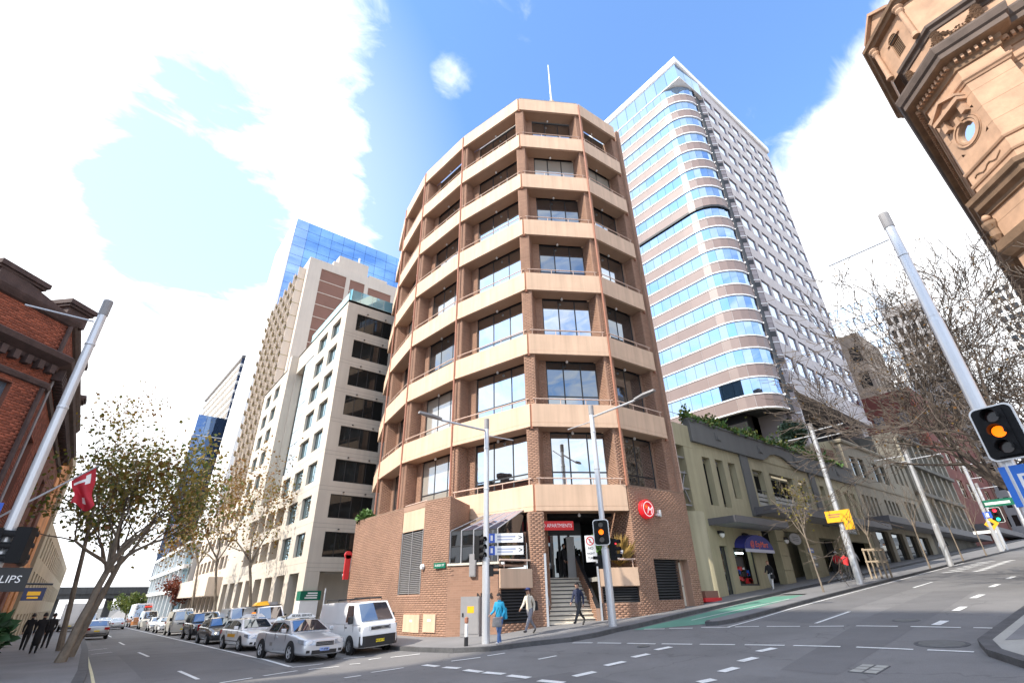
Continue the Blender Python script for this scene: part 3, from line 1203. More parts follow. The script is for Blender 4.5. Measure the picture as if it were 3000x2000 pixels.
# glass bay: upright lights and sloped lights above
Z0, Z1 = LT + 0.1, 5.12
gf = Fr(low.P(0.02, 0.1, 0)[:2], low.P(low.L - 0.05, 0.1, 0)[:2])
gl = [0, gf.L * 0.24, gf.L * 0.5, gf.L * 0.76, gf.L]
topf = Fr((16.32, 24.6), (17.38, 20.95))
for i in range(4):
    window(apt, gf, gl[i], 0, Z0, gl[i + 1] - gl[i], Z1 - Z0, 1, 2, M_WHITE if False else M_DARKFRAME, G_WIN, bar=0.05, split=0.52)
mt = [topf.L * 0.28, topf.L * 0.48, topf.L * 0.66, topf.L * 0.84, topf.L * 0.98]
bars = MB()
for i in range(5):
    bars.tube([gf.P(gl[i], 0, Z1), topf.P(mt[i], 0, 6.2)], 0.03, 5)
    bars.tube([gf.P(gl[i], -0.01, Z0), gf.P(gl[i], -0.01, Z1)], 0.03, 5)
part('glazing_bar', bars, M_STEEL, apt)
for i in range(4):
    mb = MB()
    mb.quad(gf.P(gl[i], 0, Z1), gf.P(gl[i + 1], 0, Z1), topf.P(mt[i + 1], 0, 6.2), topf.P(mt[i], 0, 6.2))
    part('sloped_light', mb, G_SLOPE if i else G_DARK, apt)
mb = MB()
mb.quad(gf.P(gl[4], 0, Z0), topf.P(mt[4], 0, Z0), topf.P(mt[4], 0, 6.2), gf.P(gl[4], 0, Z1))
mb.quad(topf.P(0, 0, Z0), gf.P(0, 0, Z0), gf.P(0, 0, Z1), topf.P(mt[0], 0, 6.2))
part('end_light', mb, G_DARK, apt)

# ---- small balcony between lower wall and front pillar
sb_ = Fr((15.3, 20.49), (17.2, 20.33))
mb = MB()
sb_.wall(mb, 0, sb_.L, 0.3, 3.2, [(0.12, sb_.L - 0.05, 0.98, 2.42)], 0.5)
sbw = part('entry_wall', mb, M_MORTAR, apt)
bricks_far += brick_list(sb_, 0, sb_.L, 0.3, 3.2, [(0.12, sb_.L - 0.05, 0.98, 2.42)])
mb = MB()
sb_.box(mb, 0.02, sb_.L - 0.02, -0.1, 0.05, 2.46, 3.3)
part('balcony_panel', mb, M_CREAM, apt)
mb = MB()
mb.tube([sb_.P(0.05, 0.0, 3.68), sb_.P(sb_.L - 0.05, 0.0, 3.68)], 0.05, 6)
for a in (0.3, sb_.L - 0.3):
    mb.tube([sb_.P(a, 0.0, 3.3), sb_.P(a, 0.0, 3.66)], 0.025, 5)
part('balcony_rail', mb, M_RAIL, apt)


def louvre(fr, a0, a1, c0, c1, n, b=0.1, m=None, parent=None):
    mb = MB()
    fr.box(mb, a0, a1, b + 0.12, b + 0.16, c0, c1)
    o = part('louvre', mb, M_BLACK, parent or apt)
    w = a1 - a0
    s = MB()
    h = (c1 - c0) / n
    s.hexa([(0, 0, h * 0.1), (w, 0, h * 0.1), (w, 0.1, h * 0.55), (0, 0.1, h * 0.55), (0, 0, h * 0.25), (w, 0, h * 0.25), (w, 0.1, h * 0.7), (0, 0.1, h * 0.7)])
    me = s.mesh('slat')
    for i in range(n):
        link('slat', me, m or M_LOUVRE, o, mw=fr.at(a0, b, c0 + i * h))
    return o


M_LVD = mat('louvre_dark_grey', (0.05, 0.05, 0.052), 0.5, 0.1, 3)
louvre(sb_, 0.14, sb_.L - 0.07, 1.0, 2.42, 11, m=M_LVD)
up = Fr((16.55, 21.3), (17.35, 20.95))
mb = MB()
up.box(mb, -0.15, up.L + 0.1, 0.05, 0.3, 3.5, 5.1)
part('entry_wall', mb, M_MORTAR, apt)
bricks_far += brick_list(up, -0.15, up.L + 0.1, 3.5, 5.1, b=0.05)
louvre(up, 0.0, up.L, 3.8, 4.95, 8, b=-0.13, m=M_LVD)

# ---- front pillar, stairs, entrance
mb = MB()
pf = Fr((17.24, 20.42), (17.92, 20.02))
pf.box(mb, 0, pf.L, 0, 1.0, 0.5, 6.02)
part('pillar', mb, M_MORTAR, apt)
bricks_far += brick_list(pf, 0, pf.L, 0.5, 6.02) + brick_list(Fr(pf.P(pf.L, 0, 0)[:2], pf.P(pf.L, 1, 0)[:2]), 0, 1.0, 0.5, 6.02)
ff = bay[4]
S0, S1 = 0.5, 2.92
NST = 12
ZTOP = 2.97
st = MB()
base = 0.72
stair = thing_stair = link('stairs', None, parent=apt)
for i in range(NST):
    z0 = 0.6
    zt = base + (ZTOP - base) * (i + 1) / NST
    b0 = 0.05 + i * 0.27
    mb = MB()
    ff.box(mb, S0, S1 + 0.1, b0, b0 + (0.29 if i < NST - 1 else 4.0), z0, zt - 0.05)
    part('riser', mb, M_STAIR, stair)
    mb = MB()
    for j in range(6):
        a = S0 + (S1 - S0) * j / 6
        ff.box(mb, a + 0.004, a + (S1 - S0) / 6 - 0.004, b0 - 0.025, b0 + 0.285, zt - 0.045, zt)
    part('tread', mb, M_STAIR, stair)
    mb = MB()
    ff.box(mb, S0, S1 + 0.1, b0 - 0.028, b0 - 0.004, zt - 0.095, zt - 0.05)
    part('nosing', mb, M_LVD, stair)
# sloping side wall to the right of the stairs with its coping
sw_ = MB()
pts = []
A0, A1 = ff.P(2.86, 0.0, 0), ff.P(3.06, 0.0, 0)
B0, B1 = ff.P(2.86, 3.5, 0), ff.P(3.06, 3.5, 0)
sw_.hexa([(A0[0], A0[1], .5), (A1[0], A1[1], .5), (B1[0], B1[1], .5), (B0[0], B0[1], .5), (A0[0], A0[1], 1.5), (A1[0], A1[1], 1.5), (B1[0], B1[1], 4.0), (B0[0], B0[1], 4.0)])
part('stair_wall', sw_, M_MORTAR, apt)
stw = Fr(ff.P(2.86, 3.5, 0)[:2], ff.P(2.86, 0, 0)[:2])
bricks_far += [q for q in brick_list(stw, 0, stw.L, 0.8, 4.0) if q[3] < 4.0 - (q[1] / stw.L) * 2.5 + 0.02 - 0.1]
mb = MB()
mb.hexa([(A0[0], A0[1], 1.5), (A1[0], A1[1], 1.5), (B1[0], B1[1], 4.0), (B0[0], B0[1], 4.0), (A0[0], A0[1], 1.6), (A1[0], A1[1], 1.6), (B1[0], B1[1], 4.1), (B0[0], B0[1], 4.1)])
part('coping', mb, M_DARKFRAME, apt)
mb = MB()
ff.box(mb, 3.06, 3.14, -0.12, -0.02, 0.85, 4.0)
ff.box(mb, 0.36, 0.47, -0.1, 0.0, 0.75, 4.0)
part('stair_post', mb, M_STEEL, apt)
mb = MB()
mb.tube([ff.P(0.58, 0.1, 1.7), ff.P(0.58, 3.0, 3.9)], 0.03, 6)
part('handrail', mb, M_STEEL, apt)
# entrance screen at the back of the recess
eb = Fr(ff.P(0.3, 3.9, 0)[:2], ff.P(3.4, 3.9, 0)[:2])
mb = MB()
ff.box(mb, 0.3, ff.L, 5.0, 5.2, 2.9, 6.0)
part('lobby_wall', mb, M_BLACK, apt)
for i, (a, w, g) in enumerate(((0.0, 0.75, G_DARK), (0.78, 0.95, G_DARK), (1.76, 0.55, G_DARK), (2.34, 0.8, G_DARK))):
    window(apt, eb, a, 0.0, ZTOP, w, 2.35, 1, 1, M_LVD, g, bar=0.06, name='glass_door')
mb = MB()
eb.box(mb, 0.0, eb.L, -0.02, 0.3, ZTOP + 2.36, 6.0)
part('door_head', mb, M_LOUVRE, apt)
M_GREYWALL = mat('grey_render', (0.42, 0.42, 0.41), 0.7, 0.05, 1)
mb = MB()
ff.box(mb, 2.4, 2.86, 3.55, 3.7, ZTOP, 5.15)
part('grey_panel', mb, M_GREYWALL, apt)
sgn = thing('entrance_sign', 'red lit name board hung over the entrance stairs', 'sign', ff.P(1.3, 0.7, 5.3), group=None)
sf = Fr(ff.P(-0.35, 0.45, 0)[:2], ff.P(2.15, 0.45, 0)[:2])
mb = MB()
sf.box(mb, 0.0, sf.L, 0.0, 0.12, 5.17, 5.62)
part('board', mb, glow('sign_red_lit', (0.5, 0.008, 0.008), 0.12), sgn)
text_obj('lettering', 'METRO APARTMENTS', 0.26, text_frame(sf, sf.L / 2 + 0.08, -0.004, 5.39), M_SIGNWHITE, sgn, sx=0.86)
# right-hand balcony with its louvres
rb = Fr(ff.P(3.2, -0.02, 0)[:2], ff.P(ff.L - 0.02, -0.02, 0)[:2])
mb = MB()
rb.wall(mb, 0, rb.L, 0.5, 2.45, [(0.08, rb.L - 0.02, 1.72, 2.42)], 0.4)
part('entry_wall', mb, M_MORTAR, apt)
bricks_far += brick_list(rb, 0, rb.L, 0.6, 2.45, [(0.08, rb.L - 0.02, 1.72, 2.42)])
louvre(rb, 0.1, rb.L - 0.04, 1.74, 2.42, 6, m=M_LVD)
mb = MB()
rb.box(mb, -0.02, rb.L, -0.1, 0.08, 2.46, 3.3)
part('balcony_panel', mb, M_CREAM, apt)
mb = MB()
mb.tube([rb.P(0.05, 0.0, 3.68), rb.P(rb.L - 0.05, 0.0, 3.68)], 0.045, 6)
for a in (0.3, rb.L - 0.2):
    mb.tube([rb.P(a, 0.0, 3.3), rb.P(a, 0.0, 3.66)], 0.025, 5)
part('balcony_rail', mb, M_RAIL, apt)
mb = MB()
rb.box(mb, -0.1, rb.L, 0.1, 3.0, 2.7, 2.9)
part('balcony_floor', mb, M_CONC, apt)
# recess ceiling over the entrance
# ---- big wall beside the entrance
hw = Fr((22.03, 17.6), (26.95, 17.29))
H_L = (1.33, 3.3, 1.75, 3.72)
H_D = (3.3, 4.15, 1.35, 3.72)
WT = 7.46
mb = MB()
hw.wall(mb, 0, hw.L, 0.4, WT, [H_L, H_D], 0.45)
hr = Fr((22.6, 20.6), (22.03, 17.6))
hr.wall(mb, 0, hr.L, 2.4, WT)
he = Fr((26.95, 17.29), (27.6, 25))
he.wall(mb, 0, he.L, 0.4, WT)
mb.prism([(22.03, 17.6), (26.95, 17.29), (27.4, 20), (22.5, 20)], WT - 0.2, WT - 0.02)
wall_h = part('podium_wall', mb, M_MORTAR, apt)
bricks_far += brick_list(hw, 0, hw.L, 0.9, WT, [H_L, H_D]) + brick_list(hr, 0, hr.L, 2.4, WT) + brick_list(he, 0, 3, 1, WT)
louvre(hw, H_L[0], H_L[1], H_L[2], H_L[3], 15, m=M_LVD)
mb = MB()
hw.box(mb, H_D[0] + 0.01, H_D[0] + 0.62, 0.36, 0.42, H_D[2] + 0.1, 3.6)
dr = part('door', mb, mat('door_cream', (0.55, 0.50, 0.42), 0.5, 0.05, 2), apt)
mb = MB()
mb.lathe([(0.0, 0.0), (0.035, 0.02), (0.03, 0.05), (0, 0.06)], hw.P(H_D[0] + 0.52, 0.3, 2.42), 'y', 8)
part('handle', mb, M_DARKFRAME, dr)
mb = MB()
hw.box(mb, H_D[0] + 0.62, H_D[1], 0.40, 0.44, 1.4, 3.72)
part('door_recess', mb, M_MORTAR, apt)
# bricks: the largest ones singly, the rest joined
best = sorted(near, key=lambda q: -q[1])[:300]
ids = {id(q) for q in best}
bricks_far += [q for q in near if id(q) not in ids]
_bm = {}
for (fr, a0, a1, c0, c1, b) in best:
    key = (round(a1 - a0, 3), round(c1 - c0, 3))
    if key not in _bm:
        m2 = MB()
        m2.box(0, key[0], 0, 0.03, 0, key[1])
        _bm[key] = m2.mesh('brick')
    link('brick', _bm[key], M_BRICK, wall_l, mw=fr.at(a0, b, c0))
link('brick', brick_mesh(bricks_far), M_BRICK, apt, kind='stuff')

# round red logo sign on the big wall
lg = thing('logo_sign', 'round red illuminated disc sign with white emblem on the brick wall', 'sign', hw.P(1.15, -0.2, 6.21))
c_ = hw.P(1.15, 0, 6.21)


def disc(fr, a, c, prof, m, name, parent, n=28, fill=True):
    mb = MB()
    k = len(mb.v)
    for (r, b) in prof:
        for j in range(n):
            w = 2 * math.pi * j / n
            mb.v.append(fr.P(a + r * math.cos(w), b, c + r * math.sin(w)))
    for i in range(len(prof) - 1):
        for j in range(n):
            q = (j + 1) % n
            mb.f.append((i * n + j, i * n + q, (i + 1) * n + q, (i + 1) * n + j))
    if fill and prof[-1][0] > 1e-4:
        mb.f.append(tuple((len(prof) - 1) * n + j for j in range(n)))
    return part(name, mb, m, parent, fix=True)


M_LRED = glow('logo_red', (0.55, 0.012, 0.018), 0.35)
M_LWHITE = glow('logo_white', (0.85, 0.8, 0.78), 0.25)
disc(hw, 1.15, 6.21, [(0.5, -0.02), (0.5, -0.26), (0.48, -0.3), (0.0, -0.301)], M_LRED, 'disc', lg)
disc(hw, 1.15, 6.21, [(0.40, -0.302), (0.40, -0.312), (0.36, -0.312), (0.36, -0.302)], M_LWHITE, 'ring', lg, fill=False)
text_obj('emblem', 'M', 0.52, text_frame(hw, 1.2, -0.306, 6.13), M_LWHITE, lg, italic=0.35)
mb = MB()
for j in range(5):
    w = R(90 + 72 * j)
    w2, w3 = w - R(20), w + R(20)
    mb.quad(hw.P(1.0, -0.308, 6.32), hw.P(1.0 + 0.06 * math.cos(w2), -0.308, 6.32 + 0.06 * math.sin(w2)), hw.P(1.0 + 0.17 * math.cos(w), -0.308, 6.32 + 0.17 * math.sin(w)), hw.P(1.0 + 0.06 * math.cos(w3), -0.308, 6.32 + 0.06 * math.sin(w3)))
part('star', mb, glow('logo_orange', (0.85, 0.22, 0.02), 0.5), lg)
fl = thing('flood_lamp', 'small white wall flood lamp beside the round red sign', 'lamp', hw.P(2.2, -0.1, 6.0))
mb = MB()
hw.box(mb, 1.85, 2.15, -0.3, -0.16, 5.9, 6.02)
part('head', mb, M_WHITE, fl)
mb = MB()
hw.box(mb, 2.2, 2.3, -0.2, -0.01, 5.9, 6.25)
mb.tube([hw.P(2.1, -0.2, 5.95), hw.P(2.4, -0.05, 5.9)], 0.025, 5)
part('bracket', mb, M_WHITE, fl)
# street name plates and other wall plates
st_ = Fr((13.7, 23.3), (14.1, 21.9))


def plate(name, label, cat, fr, a0, a1, c0, c1, b, m, txt=None, tm=None, size=0.1, group=None, sx=1.0):
    t = thing(name, label, cat, fr.P((a0 + a1) / 2, b, (c0 + c1) / 2), group=group)
    mb = MB()
    fr.box(mb, a0, a1, b, b + 0.02, c0, c1)
    part('board', mb, m, t)
    if txt:
        lines = txt.split('|')
        for i, s in enumerate(lines):
            text_obj('lettering', s, size, text_frame(fr, (a0 + a1) / 2, b - 0.002, c1 - (c1 - c0) * (i + 0.5) / len(lines)), tm or M_SIGNWHITE, t, depth=0.002, sx=sx)
    return t


M_SGREEN = mat('sign_green', (0.0, 0.13, 0.075), 0.4, 0.04, 3)
M_SBLUE = mat('sign_blue', (0.02, 0.09, 0.48), 0.4, 0.04, 3)
M_SYEL = mat('sign_yellow', (0.85, 0.42, 0.01), 0.45, 0.04, 3)
M_SBLACK = mat('sign_black', (0.012, 0.012, 0.014), 0.4, 0.04, 3)
plate('street_name_plate', 'small green street name plate on the brick corner below the glass bay', 'street sign', Fr((13.4, 24.1), (13.8, 22.65)), 0.55, 1.35, 3.42, 3.68, -0.05, M_SGREEN, 'SUSSEX ST', size=0.14)
bx = thing('wall_cabinet', 'flat grey service cabinet fixed on the brick under the glass bay', 'cabinet', low.P(1.3, -0.1, 3.4))
mb = MB()
low.box(mb, 1.18, 1.5, -0.14, -0.01, 2.98, 3.98)
part('box', mb, M_GREYLOUVRE, bx)
mb = MB()
low.box(mb, 1.21, 1.47, -0.155, -0.14, 3.02, 3.5)
part('door', mb, M_GREYLOUVRE, bx)
no = thing('house_number', 'dark metal letters and number fixed low on the brick wall', 'lettering', low.P(1.8, -0.03, 2.15))
text_obj('lettering', 'No  6', 0.34, text_frame(low, 1.95, -0.03, 2.15), M_DARKFRAME, no, depth=0.02)
# planting on the entrance balcony and on the podium's far end
def bush(name, label, c, rad, n, m, leaf, cat='plant', group=None, spiky=False, seed=1, stem=True):
    rng = random.Random(seed)
    t = thing(name, label, cat, c, group=group)
    mb = MB()
    for i in range(n):
        while True:
            q = Vector((rng.uniform(-1, 1), rng.uniform(-1, 1), rng.uniform(-1, 1)))
            if q.length < 1:
                break
        lump = 0.75 + 0.25 * math.sin(q.x * 5 + seed) * math.cos(q.y * 4)
        p = Vector(c) + Vector((q.x * rad[0], q.y * rad[1], q.z * rad[2])) * lump
        dv = Vector((rng.gauss(0, 1), rng.gauss(0, 1), rng.gauss(0.4, 0.7)))
        if spiky:
            p = Vector(c) + Vector((rng.gauss(0, 0.12) * rad[0], rng.gauss(0, 0.12) * rad[1], -rad[2]))
            dv = Vector((rng.gauss(0, 0.5), rng.gauss(0, 0.5), rng.uniform(0.7, 1.4)))
        dv.normalize()
        sd = dv.cross(Vector((rng.random() - .5, rng.random() - .5, rng.random() - .5))).normalized()
        l = leaf * rng.uniform(0.7, 1.3)
        w = l * (0.06 if spiky else 0.28)
        mb.quad(p, p + dv * l * 0.5 + sd * w, p + dv * l, p + dv * l * 0.5 - sd * w)
    part('foliage', mb, m, t)
    if stem:
        mb = MB()
        mb.tube([(c[0], c[1], c[2] - rad[2] * 1.0), (c[0], c[1], c[2] + rad[2] * 0.3)], 0.03, 5)
        part('stem', mb, M_DOWN, t)
    return t


bush('potted_palm', 'dark green leafy plant behind the entrance balcony rail', rb.P(0.35, 0.5, 4.3), (0.5, 0.4, 0.7), 500, M_LEAFG, 0.35, seed=3)
bush('straw_plant', 'dry straw coloured grass plant behind the entrance balcony rail', rb.P(1.25, 0.5, 4.2), (0.3, 0.3, 0.8), 260, M_LEAFY, 1.3, spiky=True, seed=5)
bush('parapet_plant', 'green tuft of plants on top of the podium far corner', (13.6, 33.2, 7.0), (0.45, 0.9, 0.35), 420, M_LEAFG, 0.4, seed=7)
wb = thing('welcome_board', 'white printed board leaning on the entrance balcony rail', 'board', rb.P(1.1, 0.1, 4.0))
mb = MB()
rb.box(mb, 0.85, 1.4, 0.1, 0.14, 3.7, 4.2)
part('board', mb, M_SIGNWHITE, wb)
for i in range(4):
    mb = MB()
    rb.box(mb, 0.95 + 0.05 * (i % 2), 1.3, 0.094, 0.099, 3.8 + i * 0.1, 3.85 + i * 0.1)
    part('print', mb, M_SBLUE, wb)
# ------------------------------------------------------------------ beige office building beyond the lane
M_TAN = mat('beige_precast', (0.56, 0.50, 0.42), 0.8, 0.06, 0.3, bump=0.1, bscale=40, streak=0.08)
M_TANJ = mat('beige_joint', (0.33, 0.29, 0.245), 0.8, 0.06, 0.3)
G_TAN = glass('tan_glass', (0.66, 0.86, 0.95), 0.62, wob=0.004, pane=0.15)
G_SMOKE = glass('smoked_glass', (0.8, 0.85, 0.88), 0.06, dark=(0.018, 0.018, 0.017), wob=0.004, pane=0.3)
G_CURT = glass('curtain_glass', (0.85, 0.93, 0.98), 0.7, dark=(0.1, 0.13, 0.14), wob=0.004, pane=0.2)
G_ROOF = glass('balustrade_glass', (0.6, 0.88, 0.95), 0.45, dark=(0.34, 0.62, 0.70), wob=0.002)
off = thing('office_building', 'nine storey beige precast office building with wide dark windows beside the lane', 'office building', (20, 60, 0))
XL, Y0, Y1, OT = 14.0, 45.6, 80.0, 31.1
lf = Fr((XL, Y1), (XL, Y0))
rows = [29.75, 26.58, 23.46, 20.33, 17.16, 13.94, 10.75, 7.56]
A = lambda y: Y1 - y
holes, wins = [], []
for r, zt in enumerate(rows):
    cols = [(47.3, 49.95), (51.4, 54.25)]
    if r == 5:
        cols.append((55.7, 58.3))
    if r >= 6:
        cols = cols[:2]
    for (a, b) in cols + ([(70.6, 73.3), (75.2, 77.9)] if r < 6 else []):
        h = (A(b), A(a), zt - 1.95, zt, 0.35)
        holes.append(h)
        wins.append(h)
arc = []
for (zb, zt) in ((9.05, 10.95), (5.9, 7.75)):
    for (a, b) in ((55.6, 58.6), (59.3, 62.3), (63.0, 66.0), (66.8, 69.9)):
        arc.append((A(b), A(a), zb, zt, 1.6))
col = [(A(y + 2.72), A(y), -0.8, 4.3, 2.2) for y in (47.3, 51.4, 55.5, 59.6, 63.7, 67.8, 71.9, 76.0)]
curt = [(A(62.6), A(55.6), 12.3, 28.4, 0.5)] if False else []
CUR = (A(62.6), A(59.2), 12.3, 28.4, 0.9)
CUR2 = (A(59.2), A(55.6), 14.6, 28.4, 0.12)
ho = [h for h in holes if not (h[2] > 14 and h[0] > A(59) and h[1] < A(55))] + arc + col + [CUR, CUR2]
mb = MB()
lf.wall(mb, 0, lf.L, -0.8, OT, ho)
nf = Fr((XL, Y0), (32, Y0))
nh = []
for zt in rows:
    nh.append((1.15, 5.2, zt - 2.1, zt - 0.05, 0.22))
    nh.append((6.6, 10.8, zt - 2.1, zt - 0.05, 0.22))
nf.wall(mb, 0, nf.L, 4.35, OT, nh)
mb.prism([(XL, Y0), (32, Y0), (32, Y1), (XL, Y1)], OT - 0.3, OT - 0.02)
mb.quad((XL, Y1, 0), (XL, Y1, OT), (32, Y1, OT), (32, Y1, 0))
mb.box(XL + 2.2, 30, Y0 + 2.5, Y1, -0.8, 4.3)
mb.quad((XL, Y0, 4.35), (32, Y0, 4.35), (32, Y0 + 3, 4.35), (XL, Y0 + 3, 4.35))
mb.box(XL + 0.002, XL + 1.2, Y0 + 0.002, Y0 + 1.7, -0.8, 4.34)
wl_ = part('wall', mb, M_TAN, off)
mb = MB()
nf.box(mb, 1.3, 14, 2.6, 2.8, -0.5, 4.3)
part('lane_shutter', mb, M_BLACK, off)
for h in wins:
    if any(h is q for q in ho):
        window(off, lf, h[0], 0.25, h[2], h[1] - h[0], h[3] - h[2], 2, 1, M_DARKFRAME, G_TAN, bar=0.07)
for h in nh:
    window(off, nf, h[0], 0.12, h[2], h[1] - h[0], h[3] - h[2], 4, 1, M_DARKFRAME, G_SMOKE, bar=0.07)
mb = MB()
for zt in rows:
    for (a, b) in ((0.0, A(62.8)), (A(55.4), lf.L)):
        lf.box(mb, a, b, -0.003, 0.01, zt - 2.55, zt - 2.52)
    nf.box(mb, 0, 14, -0.003, 0.01, zt - 2.6, zt - 2.57)
    nf.box(mb, 0, 14, -0.003, 0.01, zt - 2.95, zt - 2.92)
part('panel_joint', mb, M_TANJ, off)
nz_ = int(16.1 / 1.6)
for i in range(nz_):
    for j in range(3):
        w = 3.4 / 3
        m2 = MB()
        lf.box(m2, CUR[0] + j * w + 0.03, CUR[0] + (j + 1) * w - 0.03, 0.8, 0.84, 12.35 + i * 1.61, 12.35 + i * 1.61 + 1.55)
        part('pane', m2, G_CURT, off)
nz_ = int(13.8 / 1.6)
for i in range(nz_ + 1):
    zt = min(14.65 + i * 1.61 + 1.55, 28.35)
    for j in range(3):
        w = 3.6 / 3
        m2 = MB()
        lf.box(m2, CUR2[0] + j * w + 0.03, CUR2[0] + (j + 1) * w - 0.03, 0.05, 0.09, 14.65 + i * 1.61, zt)
        part('pane', m2, G_CURT, off)
mb = MB()
lf.box(mb, A(63.7), A(62.7), -0.9, 0.0, 12.0, 30.9)
part('fin', mb, M_TAN, off)
mb = MB()
lf.box(mb, CUR[0], CUR[1], 0.86, 0.9, 12.3, 28.4)
lf.box(mb, CUR2[0], CUR2[1], 0.1, 0.13, 14.6, 28.4)
part('mullion', mb, M_DARKFRAME, off)
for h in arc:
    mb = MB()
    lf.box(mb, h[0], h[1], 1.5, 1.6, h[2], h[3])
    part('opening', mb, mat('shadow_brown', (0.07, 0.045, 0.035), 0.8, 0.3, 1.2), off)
for j in range(9):
    mb = MB()
    nf.box(mb, j * 1.35 + 0.02, j * 1.35 + 1.33, 0.25, 0.27, OT, OT + 1.5)
    part('balustrade_pane', mb, G_ROOF, off)
for j in range(10):
    mb = MB()
    lf.box(mb, lf.L - j * 1.35 - 1.33, lf.L - j * 1.35 - 0.02, 0.25, 0.27, OT, OT + 1.5)
    part('balustrade_pane', mb, G_ROOF, off)
for x in (2.2, 4.3, 7.6, 9.8):
    for zt in rows:
        m2 = MB()
        nf.box(m2, x, x + 0.12, -0.16, 0, zt + 0.12, zt + 0.2)
        part('bracket', m2, M_DARKFRAME, off)
cam_ = thing('security_camera', 'white security camera under the soffit at the lane entrance', 'camera', (17.2, 45.3, 4.0))
mb = MB()
mb.tube([(17.0, 45.2, 4.05), (17.35, 45.0, 3.95)], 0.09, 6)
mb.tube([(17.2, 45.3, 4.3), (17.2, 45.15, 4.0)], 0.03, 5)
part('body', mb, M_WHITE, cam_)
# low pink-cream shop building beyond it and the glazed building past that
low_ = thing('shop_building', 'low cream building with a deep plain canopy over the avenue pavement', 'building', (18, 94, 0))
mb = MB()
f = Fr((XL + 0.3, 108), (XL + 0.3, 80.1))
f.wall(mb, 0, f.L, -1.0, 15.4, [(1 + i * 3.4, 3.4 + i * 3.4, z, z + 1.7) for i in range(8) for z in (6.4, 9.6, 12.6)] + [(0.6 + i * 3.4, 3.2 + i * 3.4, -1, 3.0) for i in range(8)], 0.4)
mb.quad((XL + .3, 80.1, 15.4), (32, 80.1, 15.4), (32, 108, 15.4), (XL + .3, 108, 15.4))
mb.quad((XL + .3, 108, -1), (XL + .3, 108, 15.4), (32, 108, 15.4), (32, 108, -1))
M_PCREAM = mat('cream_wall', (0.66, 0.56, 0.46), 0.8, 0.06, 0.4, streak=0.1)
part('wall', mb, M_PCREAM, low_)
for i in range(8):
    for z in (6.4, 9.6, 12.6):
        window(low_, f, 1 + i * 3.4, 0.3, z, 2.4, 1.7, 2, 1, M_DARKFRAME, G_SMOKE)
    m2 = MB()
    f.box(m2, 0.6 + i * 3.4, 3.2 + i * 3.4, 0.35, 0.4, -1, 3.0)
    part('shop_window', m2, G_DARK, low_)
mb = MB()
f.box(mb, 0.5, f.L - 0.6, -1.9, -0.01, 3.05, 5.3)
part('canopy', mb, M_PCREAM, low_)
glz = thing('glazed_building', 'white framed modern building with slanting glass bays far along the avenue', 'building', (16, 125, 0))
mb = MB()
f = Fr((13.2, 165), (13.2, 108.5))
for i in range(9):
    f.box(mb, i * 6.2, i * 6.2 + 0.5, -0.6, 0.0, -1.5, 12)
for z in (4.0, 7.8, 11.6):
    f.box(mb, 0, f.L, -0.8, 0.0, z, z + 0.6)
part('frame', mb, M_WHITE, glz)
for i in range(9):
    for z in (-1.0, 4.6, 8.4):
        m2 = MB()
        f.box(m2, i * 6.2 + 0.5, i * 6.2 + 6.2, 0.1, 0.3, z, z + (5.0 if z < 0 else 3.2))
        part('pane', m2, G_TAN, glz)
mb = MB()
f.box(mb, 0, f.L, 0.35, 10, -1.5, 12.1)
part('wall', mb, M_GREYWALL, glz)

# ------------------------------------------------------------------ hotel tower with sawtooth balconies
M_HOTEL = mat('hotel_cream', (0.64, 0.55, 0.46), 0.8, 0.05, 0.3, streak=0.06)
M_HBRICK = mat('hotel_brick', (0.245, 0.125, 0.09), 0.85, 0.08, 0.5, island=0.1)
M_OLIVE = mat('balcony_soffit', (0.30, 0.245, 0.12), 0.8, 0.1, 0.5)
hot = thing('hotel_tower', 'tall cream hotel with sawtooth balconies and brown brick end panels', 'hotel', (26, 95, 0))
HX, HY, HT = 16.8, 82.6, 61.2
mb = MB()
hn = Fr((HX, HY), (36, HY))
hh = [(2.4, 7.35, 4.0, 59.4, 0.25), (8.15, 11.2, 4.0, 59.2, 0.25), (12.0, 17.0, 4.0, 58.8, 0.25)]
hn.wall(mb, 0, hn.L, 0, HT, hh)
hw_ = Fr((HX, 109), (HX, HY))
mb.quad((HX, HY, HT), (36, HY, HT), (36, 109, HT), (HX, 109, HT))
mb.box(HX + 1.7, 35.9, HY + 0.4, 108.9, 0, HT - 0.2)
hw_.wall(mb, hw_.L - 1.4, hw_.L, 0, HT)
hw_.wall(mb, 0, hw_.L - 1.4, 59.3, HT)
part('wall', mb, M_HOTEL, hot)
for (a0, a1, c0, c1, e) in hh:
    n = int((c1 - c0) / 2.69)
    for i in range(n):
        zt = c1 - i * 2.69
        m2 = MB()
        hn.box(m2, a0, a1, 0.12, 0.24, zt - 2.55, zt)
        part('brick_panel', m2, M_HBRICK, hot)
        m2 = MB()
        hn.box(m2, a0, a1, 0.05, 0.24, zt - 2.69, zt - 2.55)
        part('band', m2, M_HOTEL, hot)
